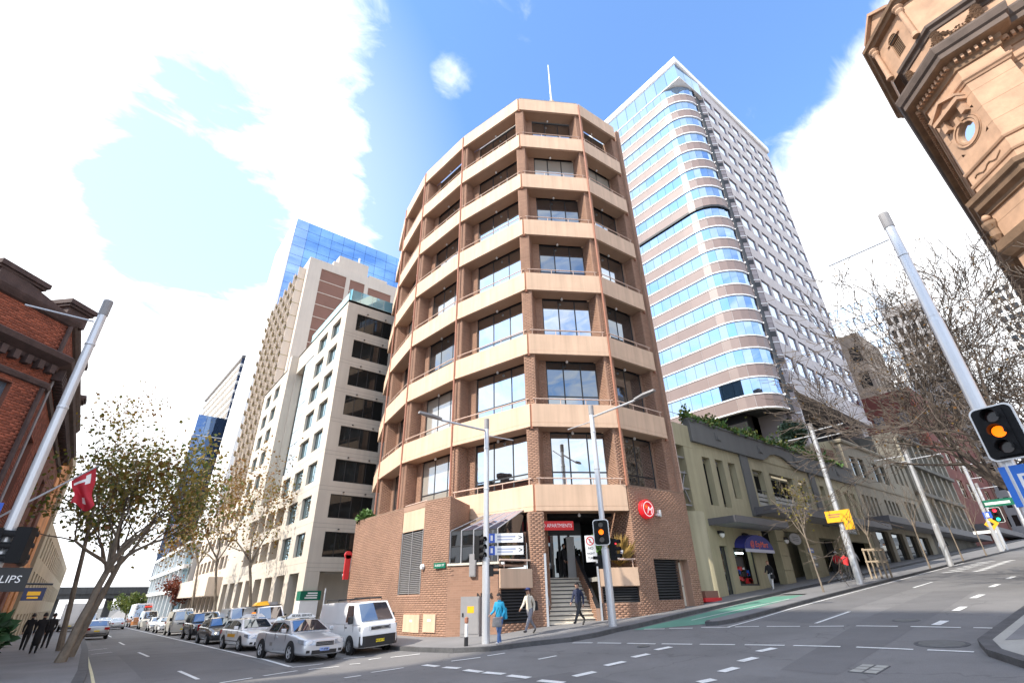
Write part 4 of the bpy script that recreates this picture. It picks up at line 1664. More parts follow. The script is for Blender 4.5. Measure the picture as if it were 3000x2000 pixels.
# sawtooth balcony: floor plate, angled parapet, olive soffit
bmp, bms, bmf = MB(), MB(), MB()
PW = 3.3
bmp.hexa([(0.0, -1.7, 0), (0.15, -1.7, 0), (PW, -0.05, 0), (PW - 0.15, -0.05, 0), (0.0, -1.7, 0.85), (0.15, -1.7, 0.85), (PW, -0.05, 0.85), (PW - 0.15, -0.05, 0.85)])
bms.hexa([(0, -1.7, -0.14), (PW, -0.05, -0.14), (PW, 1.7, -0.14), (0, 1.7, -0.14), (0, -1.7, -0.01), (PW, -0.05, -0.01), (PW, 1.7, -0.01), (0, 1.7, -0.01)])
bmf.box(0, 0.16, -1.3, 1.7, 0, 2.55)
pme, sme, fme = bmp.mesh('balcony_panel'), bms.mesh('balcony_floor'), bmf.mesh('party_wall')
cnt = 0
for r in range(21):
    z = 56.6 - r * 2.69
    for c in range(13):
        a = hw_.L - 1.5 - (c + 1) * PW
        if a < 0:
            continue
        M = hw_.at(a, 0, z)
        M = M @ Matrix.Translation((PW, 0, 0)) @ Matrix.Scale(-1, 4, (1, 0, 0))
        if cnt < 290:
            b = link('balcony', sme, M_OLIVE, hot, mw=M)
            link('balcony_panel', pme, M_HOTEL, b, world=False)
            link('party_wall', fme, M_HOTEL, b, world=False)
            cnt += 1
mb = MB()
for r in range(21):
    for c in range(13):
        a = hw_.L - 1.5 - (c + 1) * PW
        z = 56.6 - r * 2.69
        if a < 0:
            continue
        hw_.box(mb, a + 0.3, a + PW - 0.4, 1.62, 1.69, z + 0.05, z + 2.3)
part('balcony_door', mb, G_DARK, hot, kind='stuff')
mb = MB()
mb.box(22.4, 28.6, 83.5, 92, HT - 0.1, 64.6)
mb.box(21.4, 24, 83.2, 86, HT - 0.1, 62.6)
mb.box(29, 33, 83.5, 90, HT - 0.1, 62.4)
part('plant_room', mb, M_HOTEL, hot)
mb = MB()
mb.tube([(26.6, 84, 64.6), (26.6, 84, 66)], 0.2, 6)
part('flue', mb, M_WHITE, hot)

# ------------------------------------------------------------------ blue glass tower behind the hotel
G_BLUE = glass('blue_glass', (0.30, 0.55, 0.98), 0.66, dark=(0.03, 0.09, 0.22), wob=0.002, pane=0.12)
G_BLUE2 = glass('blue_glass_pale', (0.42, 0.62, 1.0), 0.68, dark=(0.08, 0.14, 0.26), wob=0.002, pane=0.12)
blu = thing('glass_tower', 'very tall plain blue glass tower with a thin white edge', 'tower', (40, 150, 0))
bf = Fr((22.0, 140), (62, 140))
BT = 115.2
for i in range(28):
    for j in range(10):
        z0 = BT - (i + 1) * 3.6
        m2 = MB()
        bf.box(m2, j * 4 + 0.04, j * 4 + 3.96, 0, 0.1, z0 + 0.05, z0 + 3.55)
        part('pane', m2, G_BLUE2 if j == 0 else G_BLUE, blu)
mb = MB()
mb.box(22.0, 62, 140.15, 165, 0, BT + 0.1)
part('body', mb, M_BLACK, blu)
mb = MB()
mb.hexa([(19.0, 140.5, -2), (21.96, 139.9, -2), (21.96, 165, -2), (19.0, 165, -2), (21.5, 140.5, BT + 0.3), (21.96, 139.9, BT + 0.3), (21.96, 165, BT + 0.3), (21.5, 165, BT + 0.3)])
part('edge_fin', mb, M_WHITE, blu)
mb = MB()
mb.box(37.5, 62, 142, 160, BT, BT + 1.6)
part('roof_plant', mb, M_WHITE, blu)

# ------------------------------------------------------------------ far towers of the avenue
slb = thing('slab_tower', 'distant pale slab tower with close blue window bands', 'tower', (28, 215, 0))
mb = MB()
f1 = Fr((20.5, 262), (23.9, 200))
f2 = Fr((23.9, 200), (30.5, 200))
mb.prism([(22.2, 262), (24.7, 200.9), (34, 200.9), (34, 262)], 0, 88)
part('body', mb, M_HOTEL, slb, fix=True)
G_BAND = glass('band_glass', (0.35, 0.48, 0.72), 0.5, dark=(0.07, 0.10, 0.19))
for i in range(8):
    z = 89 - i * 3.7
    mb = MB()
    f1.box(mb, 0, f1.L, -0.3, 1.0, z - 1.2, z)
    f2.box(mb, 0, f2.L, -0.3, 1.0, z - 0.7, z)
    part('floor_band', mb, M_WHITE if i else M_GREYLOUVRE, slb)
    mb = MB()
    f2.box(mb, 0, f2.L, 0.1, 0.9, z - 3.65, z - 0.75)
    part('window_band', mb, G_BAND, slb)
mid = thing('dark_glass_building', 'dark blue glass office block with thin white ledges far along the avenue', 'office building', (24, 205, 0))
f1 = Fr((14.1, 188), (30.5, 188))
f3 = Fr((15.4, 200), (14.1, 188))
mb = MB()
mb.prism([(14.4, 188.4), (31, 188.4), (31, 200), (15.7, 200)], 0, 58.8)
part('body', mb, M_DARKFRAME, mid)
G_NAVY = glass('navy_glass', (0.22, 0.33, 0.55), 0.5, dark=(0.04, 0.07, 0.14))
for i in range(7):
    z = 59 - i * 7.2
    for k in range(6):
        m2 = MB()
        f1.box(m2, k * 2.7 + 0.04, k * 2.7 + 2.66, 0, 0.2, z - 6.9, z)
        part('pane', m2, G_NAVY, mid)
        m2 = MB()
        f3.box(m2, k * 2.0, k * 2.0 + 1.96, 0, 0.2, z - 6.9, z)
        part('pane', m2, G_NAVY, mid)
    m2 = MB()
    f1.box(m2, 0, f1.L, -0.4, 0.3, z - 7.2, z - 6.95)
    f3.box(m2, 0, f3.L, -0.4, 0.3, z - 7.2, z - 6.95)
    part('ledge', m2, M_WHITE, mid)
# road bridge crossing the avenue
brg = thing('road_bridge', 'dark concrete road bridge crossing the avenue in the distance', 'bridge', (7, 180, -1.5))
M_BRG = mat('bridge_concrete', (0.085, 0.085, 0.085), 0.8, 0.2, 0.2, streak=0.3)
mb = MB()
mb.box(-22, 24, 176, 190, 4.0, 5.2)
part('deck', mb, M_BRG, brg)
mb = MB()
mb.box(-22, 24, 175.6, 175.9, 5.0, 6.6)
part('parapet', mb, M_BRG, brg)
for x in (-6, 5.2, 13.6):
    mb = MB()
    mb.box(x, x + 1.4, 178, 188, -3, 4.05)
    part('pier', mb, M_BRG, brg)

# ------------------------------------------------------------------ west side of the avenue: red brick corner building
M_RBRICKW = mat('red_mortar', (0.19, 0.075, 0.05), 0.9, 0.2, 0.8)
M_RBRICK = mat('red_brick', (0.27, 0.075, 0.04), 0.85, 0.22, 0.7, island=0.3, bump=0.3)
M_RTRIM = mat('dark_cornice', (0.075, 0.047, 0.042), 0.8, 0.3, 2.0, bump=0.5, bscale=18)
M_BLUEFR = mat('slate_frame', (0.12, 0.15, 0.19), 0.5, 0.1, 2)
red = thing('red_brick_building', 'old red brick corner building with heavy dark cornices', 'building', (-5, 27, 0))
CX, CY, CW = -3.55, 26.1, 5.2
P0 = (CX - 26, CY - CW)
P1 = (CX - CW, CY - CW)
P2 = (CX, CY)
P3 = (CX, 44.5)
fs, fc, fa = Fr(P0, P1), Fr(P1, P2), Fr(P2, P3)
RT = 13.0
ch = [(fc.L - 4.6, fc.L - 1.15, 6.1, 9.75, 0.45), (0.4, 2.0, 6.1, 9.75, 0.45), (fc.L - 4.6, fc.L - 1.3, 0.3, 3.9, 0.6)]
ah = [(1.6 + i * 3.4, 3.2 + i * 3.4, z, z + 2.6, 0.4) for i in range(5) for z in (5.9, 1.0)]
mb = MB()
fs.wall(mb, 0, fs.L, -0.5, RT, [(3 + i * 4, 5 + i * 4, z, z + 2.6, 0.4) for i in range(5) for z in (5.9, 1.0)])
fc.wall(mb, 0, fc.L, -0.5, RT, ch)
fa.wall(mb, 0, fa.L, -0.5, RT, ah)
mb.prism([P0, P1, P2, P3, (CX - 26, 44.5)], RT - 0.3, RT - 0.02)
mb.quad((CX, 44.5, -.5), (CX, 44.5, RT), (CX - 26, 44.5, RT), (CX - 26, 44.5, -.5))
mb.quad((CX - 26, 44.5, -.5), (CX - 26, 44.5, RT), (P0[0], P0[1], RT), (P0[0], P0[1], -.5))
part('wall', mb, M_RBRICKW, red)
bl = brick_list(fc, 0, fc.L, 4.6, RT, ch) + brick_list(fc, fc.L - 1.1, fc.L, 0, 4.4) + brick_list(fa, 0, 8, 3, RT, ah)
link('brick', brick_mesh(bl), M_RBRICK, red, kind='stuff')
for h in ch:
    window(red, fc, h[0], 0.25, h[2], h[1] - h[0], h[3] - h[2], 2, 2, M_BLUEFR, G_WIN, bar=0.14, split=0.55)
for h in ah:
    window(red, fa, h[0], 0.25, h[2], h[1] - h[0], h[3] - h[2], 2, 2, M_BLUEFR, G_DARK, bar=0.1)
path = [P0, P1, P2, P3]


def cornice(name, path, prof, m, parent, closed=False):
    mb = MB()
    sweep(mb, path, prof, closed)
    return part(name, mb, m, parent)


cornice('cornice', path, [(0.0, 9.95), (0.1, 9.98), (0.14, 10.12), (0.12, 10.2), (0.0, 10.22)], M_RTRIM, red)
cornice('cornice', path, [(0.0, 10.75), (0.12, 10.8), (0.16, 10.95), (0.5, 11.15), (0.55, 11.35), (0.45, 11.42), (0.0, 11.5)], M_RTRIM, red)
cornice('cornice', path, [(0.0, 12.75), (0.1, 12.8), (0.2, 12.95), (0.24, 13.05), (0.0, 13.08)], M_RTRIM, red)
cornice('cornice', path, [(0.0, 4.35), (0.2, 4.4), (0.3, 4.6), (0.28, 4.75), (0.0, 4.8)], M_RTRIM, red)
for i in range(40):
    mb = MB()
    fa.box(mb, 0.3 + i * 0.45, 0.52 + i * 0.45, -0.38, -0.02, 10.5, 10.98)
    part('dentil', mb, M_RTRIM, red)
for i in range(15):
    mb = MB()
    fc.box(mb, 0.3 + i * 0.48, 0.52 + i * 0.48, -0.3, -0.02, 10.55, 10.9)
    part('dentil', mb, M_RTRIM, red)
# raking gable and the capped blocks above the parapet
for (f, a, w) in ((fc, fc.L - 0.55, 0.95), (fc, fc.L - 3.4, 1.6), (fa, 6.5, 1.0), (fa, 13, 1.0)):
    mb = MB()
    f.box(mb, a, a + w, -0.12, 0.6, RT - 0.1, 13.55)
    f.box(mb, a - 0.1, a + w + 0.1, -0.22, 0.7, 13.55, 13.66)
    f.box(mb, a - 0.16, a + w + 0.16, -0.3, 0.76, 13.66, 13.86)
    part('parapet_block', mb, M_RTRIM, red)
mb = MB()
mb.hexa([fc.P(fc.L - 3.4, -0.2, 13.0), fc.P(fc.L - 0.4, -0.2, 12.98), fc.P(fc.L - 0.4, 0.3, 12.98), fc.P(fc.L - 3.4, 0.3, 13.0), fc.P(fc.L - 3.4, -0.2, 13.75), fc.P(fc.L - 0.4, -0.2, 13.15), fc.P(fc.L - 0.4, 0.3, 13.15), fc.P(fc.L - 3.4, 0.3, 13.75)])
part('raking_coping', mb, M_RTRIM, red)
mb = MB()
fc.box(mb, fc.L - 0.7, fc.L + 0.1, -0.1, 0.5, 4.8, 10.0)
mb2 = MB()
for k, (z0, z1) in enumerate(((11.45, 12.75), (4.8, 9.9))):
    mb2.tube([fc.P(fc.L - 0.15, -0.12, z0), fc.P(fc.L - 0.15, -0.12, z1)], 0.09, 6)
part('corner_shaft', mb2, M_RTRIM, red)
mb = MB()
mb.tube([fa.P(0.5, -0.1, 10.6), fa.P(0.6, -0.14, 5)], 0.05, 5)
part('downpipe', mb, M_GREYLOUVRE, red)
# scroll bracket and entablature above the doorway at the corner
brk = thing('scroll_bracket', 'grey stone scroll bracket projecting over the west pavement', 'bracket', fa.P(5, -0.6, 3.6))
mb = MB()
pr = [(0.0, 3.1), (0.1, 3.15), (0.22, 3.4), (0.3, 3.8), (0.7, 4.2), (0.8, 4.5), (0.0, 4.5)]
for i in range(len(pr) - 1):
    (o0, z0), (o1, z1) = pr[i], pr[i + 1]
    mb.quad(fa.P(4.6, -o0, z0), fa.P(5.6, -o0, z0), fa.P(5.6, -o1, z1), fa.P(4.6, -o1, z1))
for a in (4.6, 5.6):
    mb.quad(*[fa.P(a, -o, z) for o, z in pr])
part('scroll', mb, mat('grey_stone', (0.30, 0.25, 0.22), 0.8, 0.15, 2.0), brk, fix=True)
# orange rendered building and more beyond
M_OCHRE = mat('ochre_brick', (0.52, 0.22, 0.085), 0.85, 0.3, 0.5, island=0.2)
M_PALE = mat('pale_stone', (0.43, 0.35, 0.25), 0.85, 0.14, 0.4, streak=0.15)
och = thing('ochre_building', 'orange brick building with pale stone quoins beyond the red corner building', 'building', (-6, 54, 0))
f = Fr((-4.1, 44.6), (-4.1, 62))
mb = MB()
f.wall(mb, 0, f.L, -1, 13.6, [(2 + i * 4, 3.6 + i * 4, z, z + 2.3) for i in range(4) for z in (1.2, 5.2, 9.2)], 0.3)
mb.quad((-4.1, 62, 13.6), (-24, 62, 13.6), (-24, 44.6, 13.6), (-4.1, 44.6, 13.6))
part('wall', mb, M_OCHRE, och)
for i in range(4):
    for z in (1.2, 5.2, 9.2):
        window(och, f, 2 + i * 4, 0.2, z, 1.6, 2.3, 2, 2, M_PALE, G_DARK)
mb = MB()
f.box(mb, f.L - 2.6, f.L, -0.2, 0.4, -1, 14.0)
f.box(mb, 0, f.L - 2.6, -0.25, 0.0, 13.2, 14.0)
f.box(mb, 0, f.L - 2.6, -0.3, 0.0, 4.0, 4.6)
part('quoin', mb, M_PALE, och)
pal = thing('pale_building', 'long pale stone building far along the west pavement', 'building', (-8, 90, 0))
f = Fr((-4.3, 62.1), (-4.3, 150))
mb = MB()
f.wall(mb, 0, f.L, -2, 9.5, [(2 + i * 4.2, 4.0 + i * 4.2, z, z + 2.2) for i in range(20) for z in (-0.6, 3.0, 6.4)], 0.3)
mb.quad((-4.3, 150, 9.5), (-24, 150, 9.5), (-24, 62, 9.5), (-4.3, 62, 9.5))
part('wall', mb, M_PALE, pal)
for i in range(20):
    for z in (-0.6, 3.0, 6.4):
        window(pal, f, 2 + i * 4.2, 0.2, z, 2.0, 2.2, 2, 1, M_DARKFRAME, G_DARK)

# unseen block added downhill to shade the crossing; it shows in the glass opposite
M_WBLK = mat('shade_block_concrete', (0.33, 0.31, 0.28), 0.8, 0.1, 0.3, streak=0.12)
wb_ = thing('added_shade_block', 'unseen tall concrete office block added to the west to shade the crossing', 'office building', (-75, 8, -3))
mb = MB()
f = Fr((-62, -14), (-62, 25.5))
hs = [(1.5 + i * 3.8, 4.3 + i * 3.8, z * 3.6, z * 3.6 + 2.0, 0.4) for i in range(10) for z in range(1, 21)]
f.wall(mb, 0, f.L, -4, 78, hs)
mb.quad((-62, 25.5, 78), (-62, -14, 78), (-92, -14, 78), (-92, 25.5, 78))
mb.quad((-62, 25.5, -4), (-92, 25.5, -4), (-92, 25.5, 78), (-62, 25.5, 78))
mb.quad((-62, -14, -4), (-62, -14, 78), (-92, -14, 78), (-92, -14, -4))
part('wall', mb, M_WBLK, wb_)
mb = MB()
for h in hs:
    f.box(mb, h[0], h[1], 0.3, 0.34, h[2], h[3])
part('glazing', mb, G_SMOKE, wb_, kind='stuff')
# ------------------------------------------------------------------ pink granite tower with the rounded glass corner
M_GRAN = mat('pink_granite', (0.235, 0.175, 0.16), 0.45, 0.07, 0.3, island=0.05, fine=0.08, bscale=30)
M_GRAN2 = mat('grey_granite', (0.345, 0.30, 0.30), 0.35, 0.08, 0.3, island=0.06, fine=0.08, bscale=30)
M_TRIM = mat('white_trim', (0.82, 0.81, 0.80), 0.4, 0.04, 1)
G_TOW = glass('tower_glass', (0.50, 0.66, 0.86), 0.82, dark=(0.03, 0.07, 0.13), wob=0.003, wscale=0.25, pane=0.14)
G_TOWB = glass('tower_window', (0.66, 0.76, 0.92), 0.8, dark=(0.05, 0.06, 0.08), wob=0.002, pane=0.12)
tow = thing('granite_tower', 'tall office tower with rounded corner of blue glass and pink granite bands', 'tower', (75, 40, 5))
TX, TY = 57.5, 23.0
path = [(TX, 64.0), (TX, 27.2)]
for i in range(1, 7):
    w = R(15 * i)
    path.append((TX + 4.1 - 4.1 * math.cos(w), 27.2 - 4.1 * math.sin(w)))
TB, FL = 21.62, 4.03
NSP = 15
TTOP = 84.2


def arc_pts(step):
    """points along the swept plan at about one pane width"""
    out = [Vector(path[0])]
    for p, q in zip(path[:-1], path[1:]):
        p, q = Vector(p), Vector(q)
        n = max(1, round((q - p).length / step))
        for i in range(n):
            out.append(p + (q - p) * ((i + 1) / n))
    return out


ap = arc_pts(1.55)
segs = [(Fr(tuple(p), tuple(q)), i) for i, (p, q) in enumerate(zip(ap[:-1], ap[1:]))]
cnt, extra = 0, MB()
vis = [s for s in segs if s[0].o.y < 56]
for k in range(NSP):
    z0 = TB + k * FL
    z1, z2 = z0 + 1.93, z0 + FL
    mb = MB()
    sweep(mb, path, [(-0.4, z1), (0.0, z1), (0.12, z1 - 0.01), (0.12, z1 - 0.16), (0.02, z1 - 0.17), (0.02, z0 + 0.17), (0.12, z0 + 0.16), (0.12, z0), (-0.4, z0)][::-1])
    part('trim', mb, M_TRIM, tow)
    for (f, i) in segs[::2]:
        n = segs[min(i + 1, len(segs) - 1)][0]
        q = MB()
        o2 = n.P(n.L - 0.01, -0.05, 0)
        a = f.P(0.01, -0.05, 0)
        mid_ = f.P(f.L, -0.05, 0)
        q.quad((a[0], a[1], z0 + 0.18), (mid_[0], mid_[1], z0 + 0.18), (mid_[0], mid_[1], z1 - 0.18), (a[0], a[1], z1 - 0.18))
        q.quad((mid_[0], mid_[1], z0 + 0.18), (o2[0], o2[1], z0 + 0.18), (o2[0], o2[1], z1 - 0.18), (mid_[0], mid_[1], z1 - 0.18))
        part('granite_panel', q, M_GRAN, tow)
    for (f, i) in segs:
        near_ = f.o.y < 50 and cnt < 300
        q = MB() if near_ else extra
        f.box(q, 0.02, f.L - 0.02, 0.05, 0.09, z1, z2)
        if near_:
            part('pane', q, G_TOW, tow)
            cnt += 1
part('pane', extra, G_TOW, tow, kind='stuff')
mb = MB()
core_ = [tuple(p) for p in path]
mb.prism([(p[0] + (0.25 if p[1] > 27 else 0.2), p[1] + (0 if p[1] > 27 else 0.2)) for p in core_] + [(66, 23.4), (66, 64)], TB + 0.05, TTOP)
part('core', mb, mat('tower_core', (0.03, 0.035, 0.04), 0.6, 0.1, 1), tow, fix=True)
# zigzag notch between the curve and the flat face
GX0, GX1 = 61.6, 64.4
mb = MB()
for z0, z1, m in ((9.0, 84.0, 0),):
    mb.quad((GX0, TY, z0), (63.0, TY + 1.3, z0), (63.0, TY + 1.3, z1), (GX0, TY, z1))
    mb.quad((63.0, TY + 1.3, z0), (GX1, TY - 0.1, z0), (GX1, TY - 0.1, z1), (63.0, TY + 1.3, z1))
part('notch', mb, M_GRAN2, tow)
for k in range(NSP + 1):
    z0 = TB - FL * 0 + k * FL
    for dz, m, t, o in ((0.0, M_TRIM, 0.16, 0.12), (1.93, M_TRIM, 0.16, 0.12), (0.95, M_GRAN2, 0.5, 0.06), (2.9, M_DARKFRAME, 0.8, 0.04)):
        mb = MB()
        z = z0 + dz
        if z > 82:
            continue
        mb.hexa([(GX0, TY - o, z), (63.0, TY + 1.3 - o * 1.4, z), (63.0, TY + 1.5, z), (GX0, TY + 0.2, z), (GX0, TY - o, z + t), (63.0, TY + 1.3 - o * 1.4, z + t), (63.0, TY + 1.5, z + t), (GX0, TY + 0.2, z + t)])
        mb.hexa([(63.0, TY + 1.3 - o * 1.4, z), (GX1, TY - 0.1 - o, z), (GX1, TY + 0.2, z), (63.0, TY + 1.5, z), (63.0, TY + 1.3 - o * 1.4, z + t), (GX1, TY - 0.1 - o, z + t), (GX1, TY + 0.2, z + t), (63.0, TY + 1.5, z + t)])
        part('notch_band', mb, m, tow)
# flat street face: granite slabs round square windows
tf = Fr((GX1, 22.85), (90.6, 22.85))
CW_, NC, A0_ = 3.26, 8, 0.15
TBASE, heads = 25.4, [82.9 - 4.07 * k for k in range(14)]
sl = {}


def slab_(a0, a1, c0, c1):
    key = (round(a1 - a0, 2), round(c1 - c0, 2))
    if key not in sl:
        m2 = MB()
        m2.box(0, a1 - a0 - 0.03, 0, 0.18, 0, c1 - c0 - 0.03)
        sl[key] = m2.mesh('granite_panel')
    return sl[key]


def bevelled(a0, a1, c0, c1):
    link('granite_panel', slab_(a0, a1, c0, c1), M_GRAN2, tow, mw=tf.at(a0 + 0.015, 0, c0 + 0.015))


win_mb = MB()
win_mb.box(0, 2.5, 0, 0.04, 0, 2.1)
wmesh = win_mb.mesh('window')
rest = MB()
npan = 0
for r, zh in enumerate(heads):
    zs = zh - 2.12
    for c in range(NC):
        a = A0_ + c * CW_
        # spandrel of two slabs above each window, pier slab beside it
        for (x0, x1, y0, y1) in ((a, a + CW_ / 2, zh, zh + 1.95), (a + CW_ / 2, a + CW_, zh, zh + 1.95)):
            bevelled(x0, x1, y0, y1)
            npan += 1
        tf.box(rest, a + 0.015, a + 0.385, 0, 0.18, zs + 0.015, zh - 0.015)
        tf.box(rest, a + 2.875, a + CW_ - 0.015, 0, 0.18, zs + 0.015, zh - 0.015)
        link('window', wmesh, G_TOWB if not (r in (5, 6) and c > 3 and r + c < 12) else G_SMOKE, tow, mw=tf.at(a + 0.38, 0.16, zs + 0.0))
part('granite_panel', rest, M_GRAN2, tow, kind='stuff')
mb = MB()
tf.box(mb, -0.0, tf.L, 0.12, 0.2, TBASE, 84.9)
tf.box(mb, 0, tf.L, 0.36, 18, TBASE + 0.01, 85.0)
holes = [(A0_ + c * CW_ + 0.39, A0_ + c * CW_ + 2.87, zh - 2.12, zh, 0.08) for zh in heads for c in range(NC)]
mb = MB()
tf.wall(mb, 0, tf.L, TBASE, 86.25, holes, b=0.1)
mb.quad(tf.P(0, 0.1, TBASE), tf.P(tf.L, 0.1, TBASE), tf.P(tf.L, 20, TBASE), tf.P(0, 20, TBASE))
mb.quad(tf.P(tf.L, 0.1, TBASE), tf.P(tf.L, 30, TBASE), tf.P(tf.L, 30, 85), tf.P(tf.L, 0.1, 85))
part('wall', mb, M_GRAN2, tow)
mb = MB()
tf.box(mb, -0.1, tf.L + 0.2, -0.25, 0.5, TBASE - 0.9, TBASE - 0.01)
part('soffit_band', mb, M_GRAN2, tow)
# granite slab joints on the base and the recessed dark storey
mb = MB()
mb.box(61.6, 67, 23.6, 30, 5, TBASE - 0.9)
part('base_pier', mb, M_GRAN2, tow)
mb = MB()
mb.box(88, 90.4, 23.5, 30, 5, TBASE - 0.9)
part('base_pier', mb, M_GRAN2, tow)
mb = MB()
mb.box(60, 90, 27, 60, 5, TBASE - 0.95)
mb.box(58.5, 64, 27, 60, 5, TB)
part('recess', mb, M_BLACK, tow)
# parapet glazing strip and white roof fascia with a sharp corner
mb = MB()
cr = [(TX, 64), (TX, 23.2), (GX1, 22.8)]
for i, (p, q) in enumerate(zip(cr[:-1], cr[1:])):
    f = Fr(p, q)
    n = int(f.L / 2.2)
    for j in range(n):
        m2 = MB()
        f.box(m2, f.L * j / n + 0.03, f.L * (j + 1) / n - 0.03, 0.05, 0.1, 82.4, 86.3)
        part('parapet_pane', m2, G_TOW, tow)
mb = MB()
sweep(mb, [(TX, 64), (TX, 23.0), (91, 22.7)], [(0.0, 86.3), (0.14, 86.35), (0.18, 86.45), (0.18, 87.65), (0.0, 87.8)])
mb.prism([(TX, 64), (TX, 23.0), (91, 22.7), (91, 64)], 86.2, 86.3)
mb.prism([(TX, 64), (TX, 23.0), (GX1, 22.75), (GX1, 64)], 82.2, 82.35)
part('roof_fascia', mb, M_TRIM, tow)
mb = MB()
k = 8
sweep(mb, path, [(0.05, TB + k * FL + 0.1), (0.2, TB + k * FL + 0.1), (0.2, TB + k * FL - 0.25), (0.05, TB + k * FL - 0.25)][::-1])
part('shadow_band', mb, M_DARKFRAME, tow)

# ------------------------------------------------------------------ cream low building with the wavy grey parapet
M_YEL = mat('olive_cream', (0.40, 0.355, 0.225), 0.8, 0.1, 0.4, streak=0.16, bump=0.1)
M_PGREY = mat('parapet_grey', (0.135, 0.135, 0.13), 0.8, 0.08, 0.5, streak=0.1)
M_AWN = mat('awning_grey', (0.115, 0.11, 0.115), 0.6, 0.08, 0.8)
M_AWNU = mat('awning_soffit', (0.30, 0.30, 0.31), 0.7, 0.05, 0.8)
yel = thing('arcade_building', 'low olive cream shop building with slot windows and a wavy grey parapet', 'building', (45, 19, 2.5))
YF = 18.6
yf = Fr((28.4, YF), (60.4, YF))
X = lambda x: x - 28.4
slots = [(X(32.0), X(33.0), 7.35, 10.68), (X(33.7), X(34.75), 7.35, 10.72), (X(35.45), X(36.45), 8.1, 10.72),
         (X(39.0), X(40.7), 7.9, 10.66), (X(41.75), X(45.85), 7.9, 10.68), (X(46.9), X(48.6), 7.9, 10.7)] + [(X(51.3 + 1.83 * i), X(52.25 + 1.83 * i), 7.9, 10.7) for i in range(5)]
shops = [(X(31.95), X(32.85), 1.5, 4.78), (X(33.6), X(36.15), 2.42, 4.72), (X(38.0), X(39.95), 2.0, 6.1), (X(41.4), X(44.4), 2.3, 6.2), (X(47.8), X(51.5), 2.3, 6.0), (X(53), X(59), 2.6, 6.0)]
lane = (0.1, 1.75, 6.7, 10.9)
mb = MB()
yf.wall(mb, X(29.9), yf.L, 0.8, 11.6, slots + shops, 0.45)
yf.wall(mb, 0.3, X(29.9), 0.8, 6.75)
mb.box(28.9, 60, YF + 2.2, YF + 14, 0, 11.3)
lf_ = Fr((29.9, YF + 6), (29.9, YF))
lf_.wall(mb, 0, lf_.L, 6.7, 11.6)
part('wall', mb, M_YEL, yel)
mb = MB()
for (a, b, c, d_) in slots + shops:
    yf.box(mb, a - 0.2, b + 0.2, 1.5, 1.6, c - 0.1, d_ + 0.1)
part('opening', mb, M_BLACK, yel)
mb = MB()
yf.box(mb, X(28.7), X(29.88), 2.0, 2.2, 6.7, 11.5)
part('lane_screen', mb, M_BLACK, yel)
mb = MB()
for i in range(4):
    yf.box(mb, X(28.8), X(29.88), 0.1, 0.16, 7.1 + i * 1.05, 7.2 + i * 1.05)
mb.tube([yf.P(X(28.8), 0.2, 7.4), yf.P(X(29.85), 0.2, 9.4)], 0.05, 5)
mb.tube([yf.P(X(28.8), 0.2, 9.4), yf.P(X(29.85), 0.2, 7.4)], 0.05, 5)
part('lane_brace', mb, M_GREYLOUVRE, yel)
mb = MB()
yf.box(mb, X(28.6), X(31.0), -0.02, 1.5, 11.1, 12.7)
part('corner_cap', mb, M_YEL, yel)
mb = MB()
mb.lathe([(1.0, 0.8), (1.0, 6.7)], (29.8, YF + 0.5, 0), n=14)
part('round_pier', mb, M_YEL, yel, smooth=True)
# parapet with the wave
mb = MB()
PW_ = [(X(30.9), 11.58), (X(40.0), 11.58), (X(41.0), 11.62), (X(41.7), 11.9), (X(42.4), 12.25), (X(43.4), 12.42), (X(44.6), 12.36), (X(45.6), 12.05), (X(46.4), 11.75), (X(47.2), 11.6), (X(60.4), 11.6)]
for i in range(len(PW_) - 1):
    (a0, z0), (a1, z1) = PW_[i], PW_[i + 1]
    mb.hexa([yf.P(a0, -0.22, z0), yf.P(a1, -0.22, z1), yf.P(a1, 0.3, z1), yf.P(a0, 0.3, z0), yf.P(a0, -0.22, 13.15), yf.P(a1, -0.22, 13.15), yf.P(a1, 0.3, 13.15), yf.P(a0, 0.3, 13.15)])
yf.box(mb, X(30.88), X(60.4), -0.28, 0.36, 13.15, 13.3)
part('parapet', mb, M_PGREY, yel)
mb = MB()
yf.wall(mb, X(40.8), X(47.3), 11.55, 12.45, b=-0.05)
part('tympanum', mb, M_YEL, yel)
for x in (34.1, 40.4, 46.8, 51.5, 56.0):
    mb = MB()
    yf.box(mb, X(x), X(x) + 0.7, -0.26, -0.2, 12.15, 12.75)
    yf.box(mb, X(x) + 0.15, X(x) + 0.55, -0.3, -0.26, 12.2, 12.5)
    part('parapet_plaque', mb, M_PGREY, yel)
for (a, b) in ((37.35, 38.5), (49.4, 50.5)):
    mb = MB()
    yf.box(mb, X(a), X(b), -0.12, 0.0, 7.0, 11.6)
    part('pilaster', mb, M_PGREY, yel)
for (a, b) in ((39.0, 40.7), (41.75, 45.85), (46.9, 48.6)):
    mb = MB()
    for z in (7.95, 8.3, 8.62):
        yf.box(mb, X(a), X(b), 0.12, 0.2, z, z + 0.25)
    part('balcony_slat', mb, mat('slat_grey', (0.38, 0.37, 0.33), 0.6, 0.1, 1), yel)
    mb = MB()
    mb.tube([yf.P(X(a), 0.1, 9.1), yf.P(X(b), 0.1, 9.1)], 0.03, 5)
    for j in range(int((b - a) / 0.6) + 1):
        x = a + 0.1 + j * 0.6
        mb.tube([yf.P(X(x), 0.1, 8.8), yf.P(X(x), 0.1, 9.1)], 0.02, 4)
    part('balcony_rail', mb, M_DARKFRAME, yel)


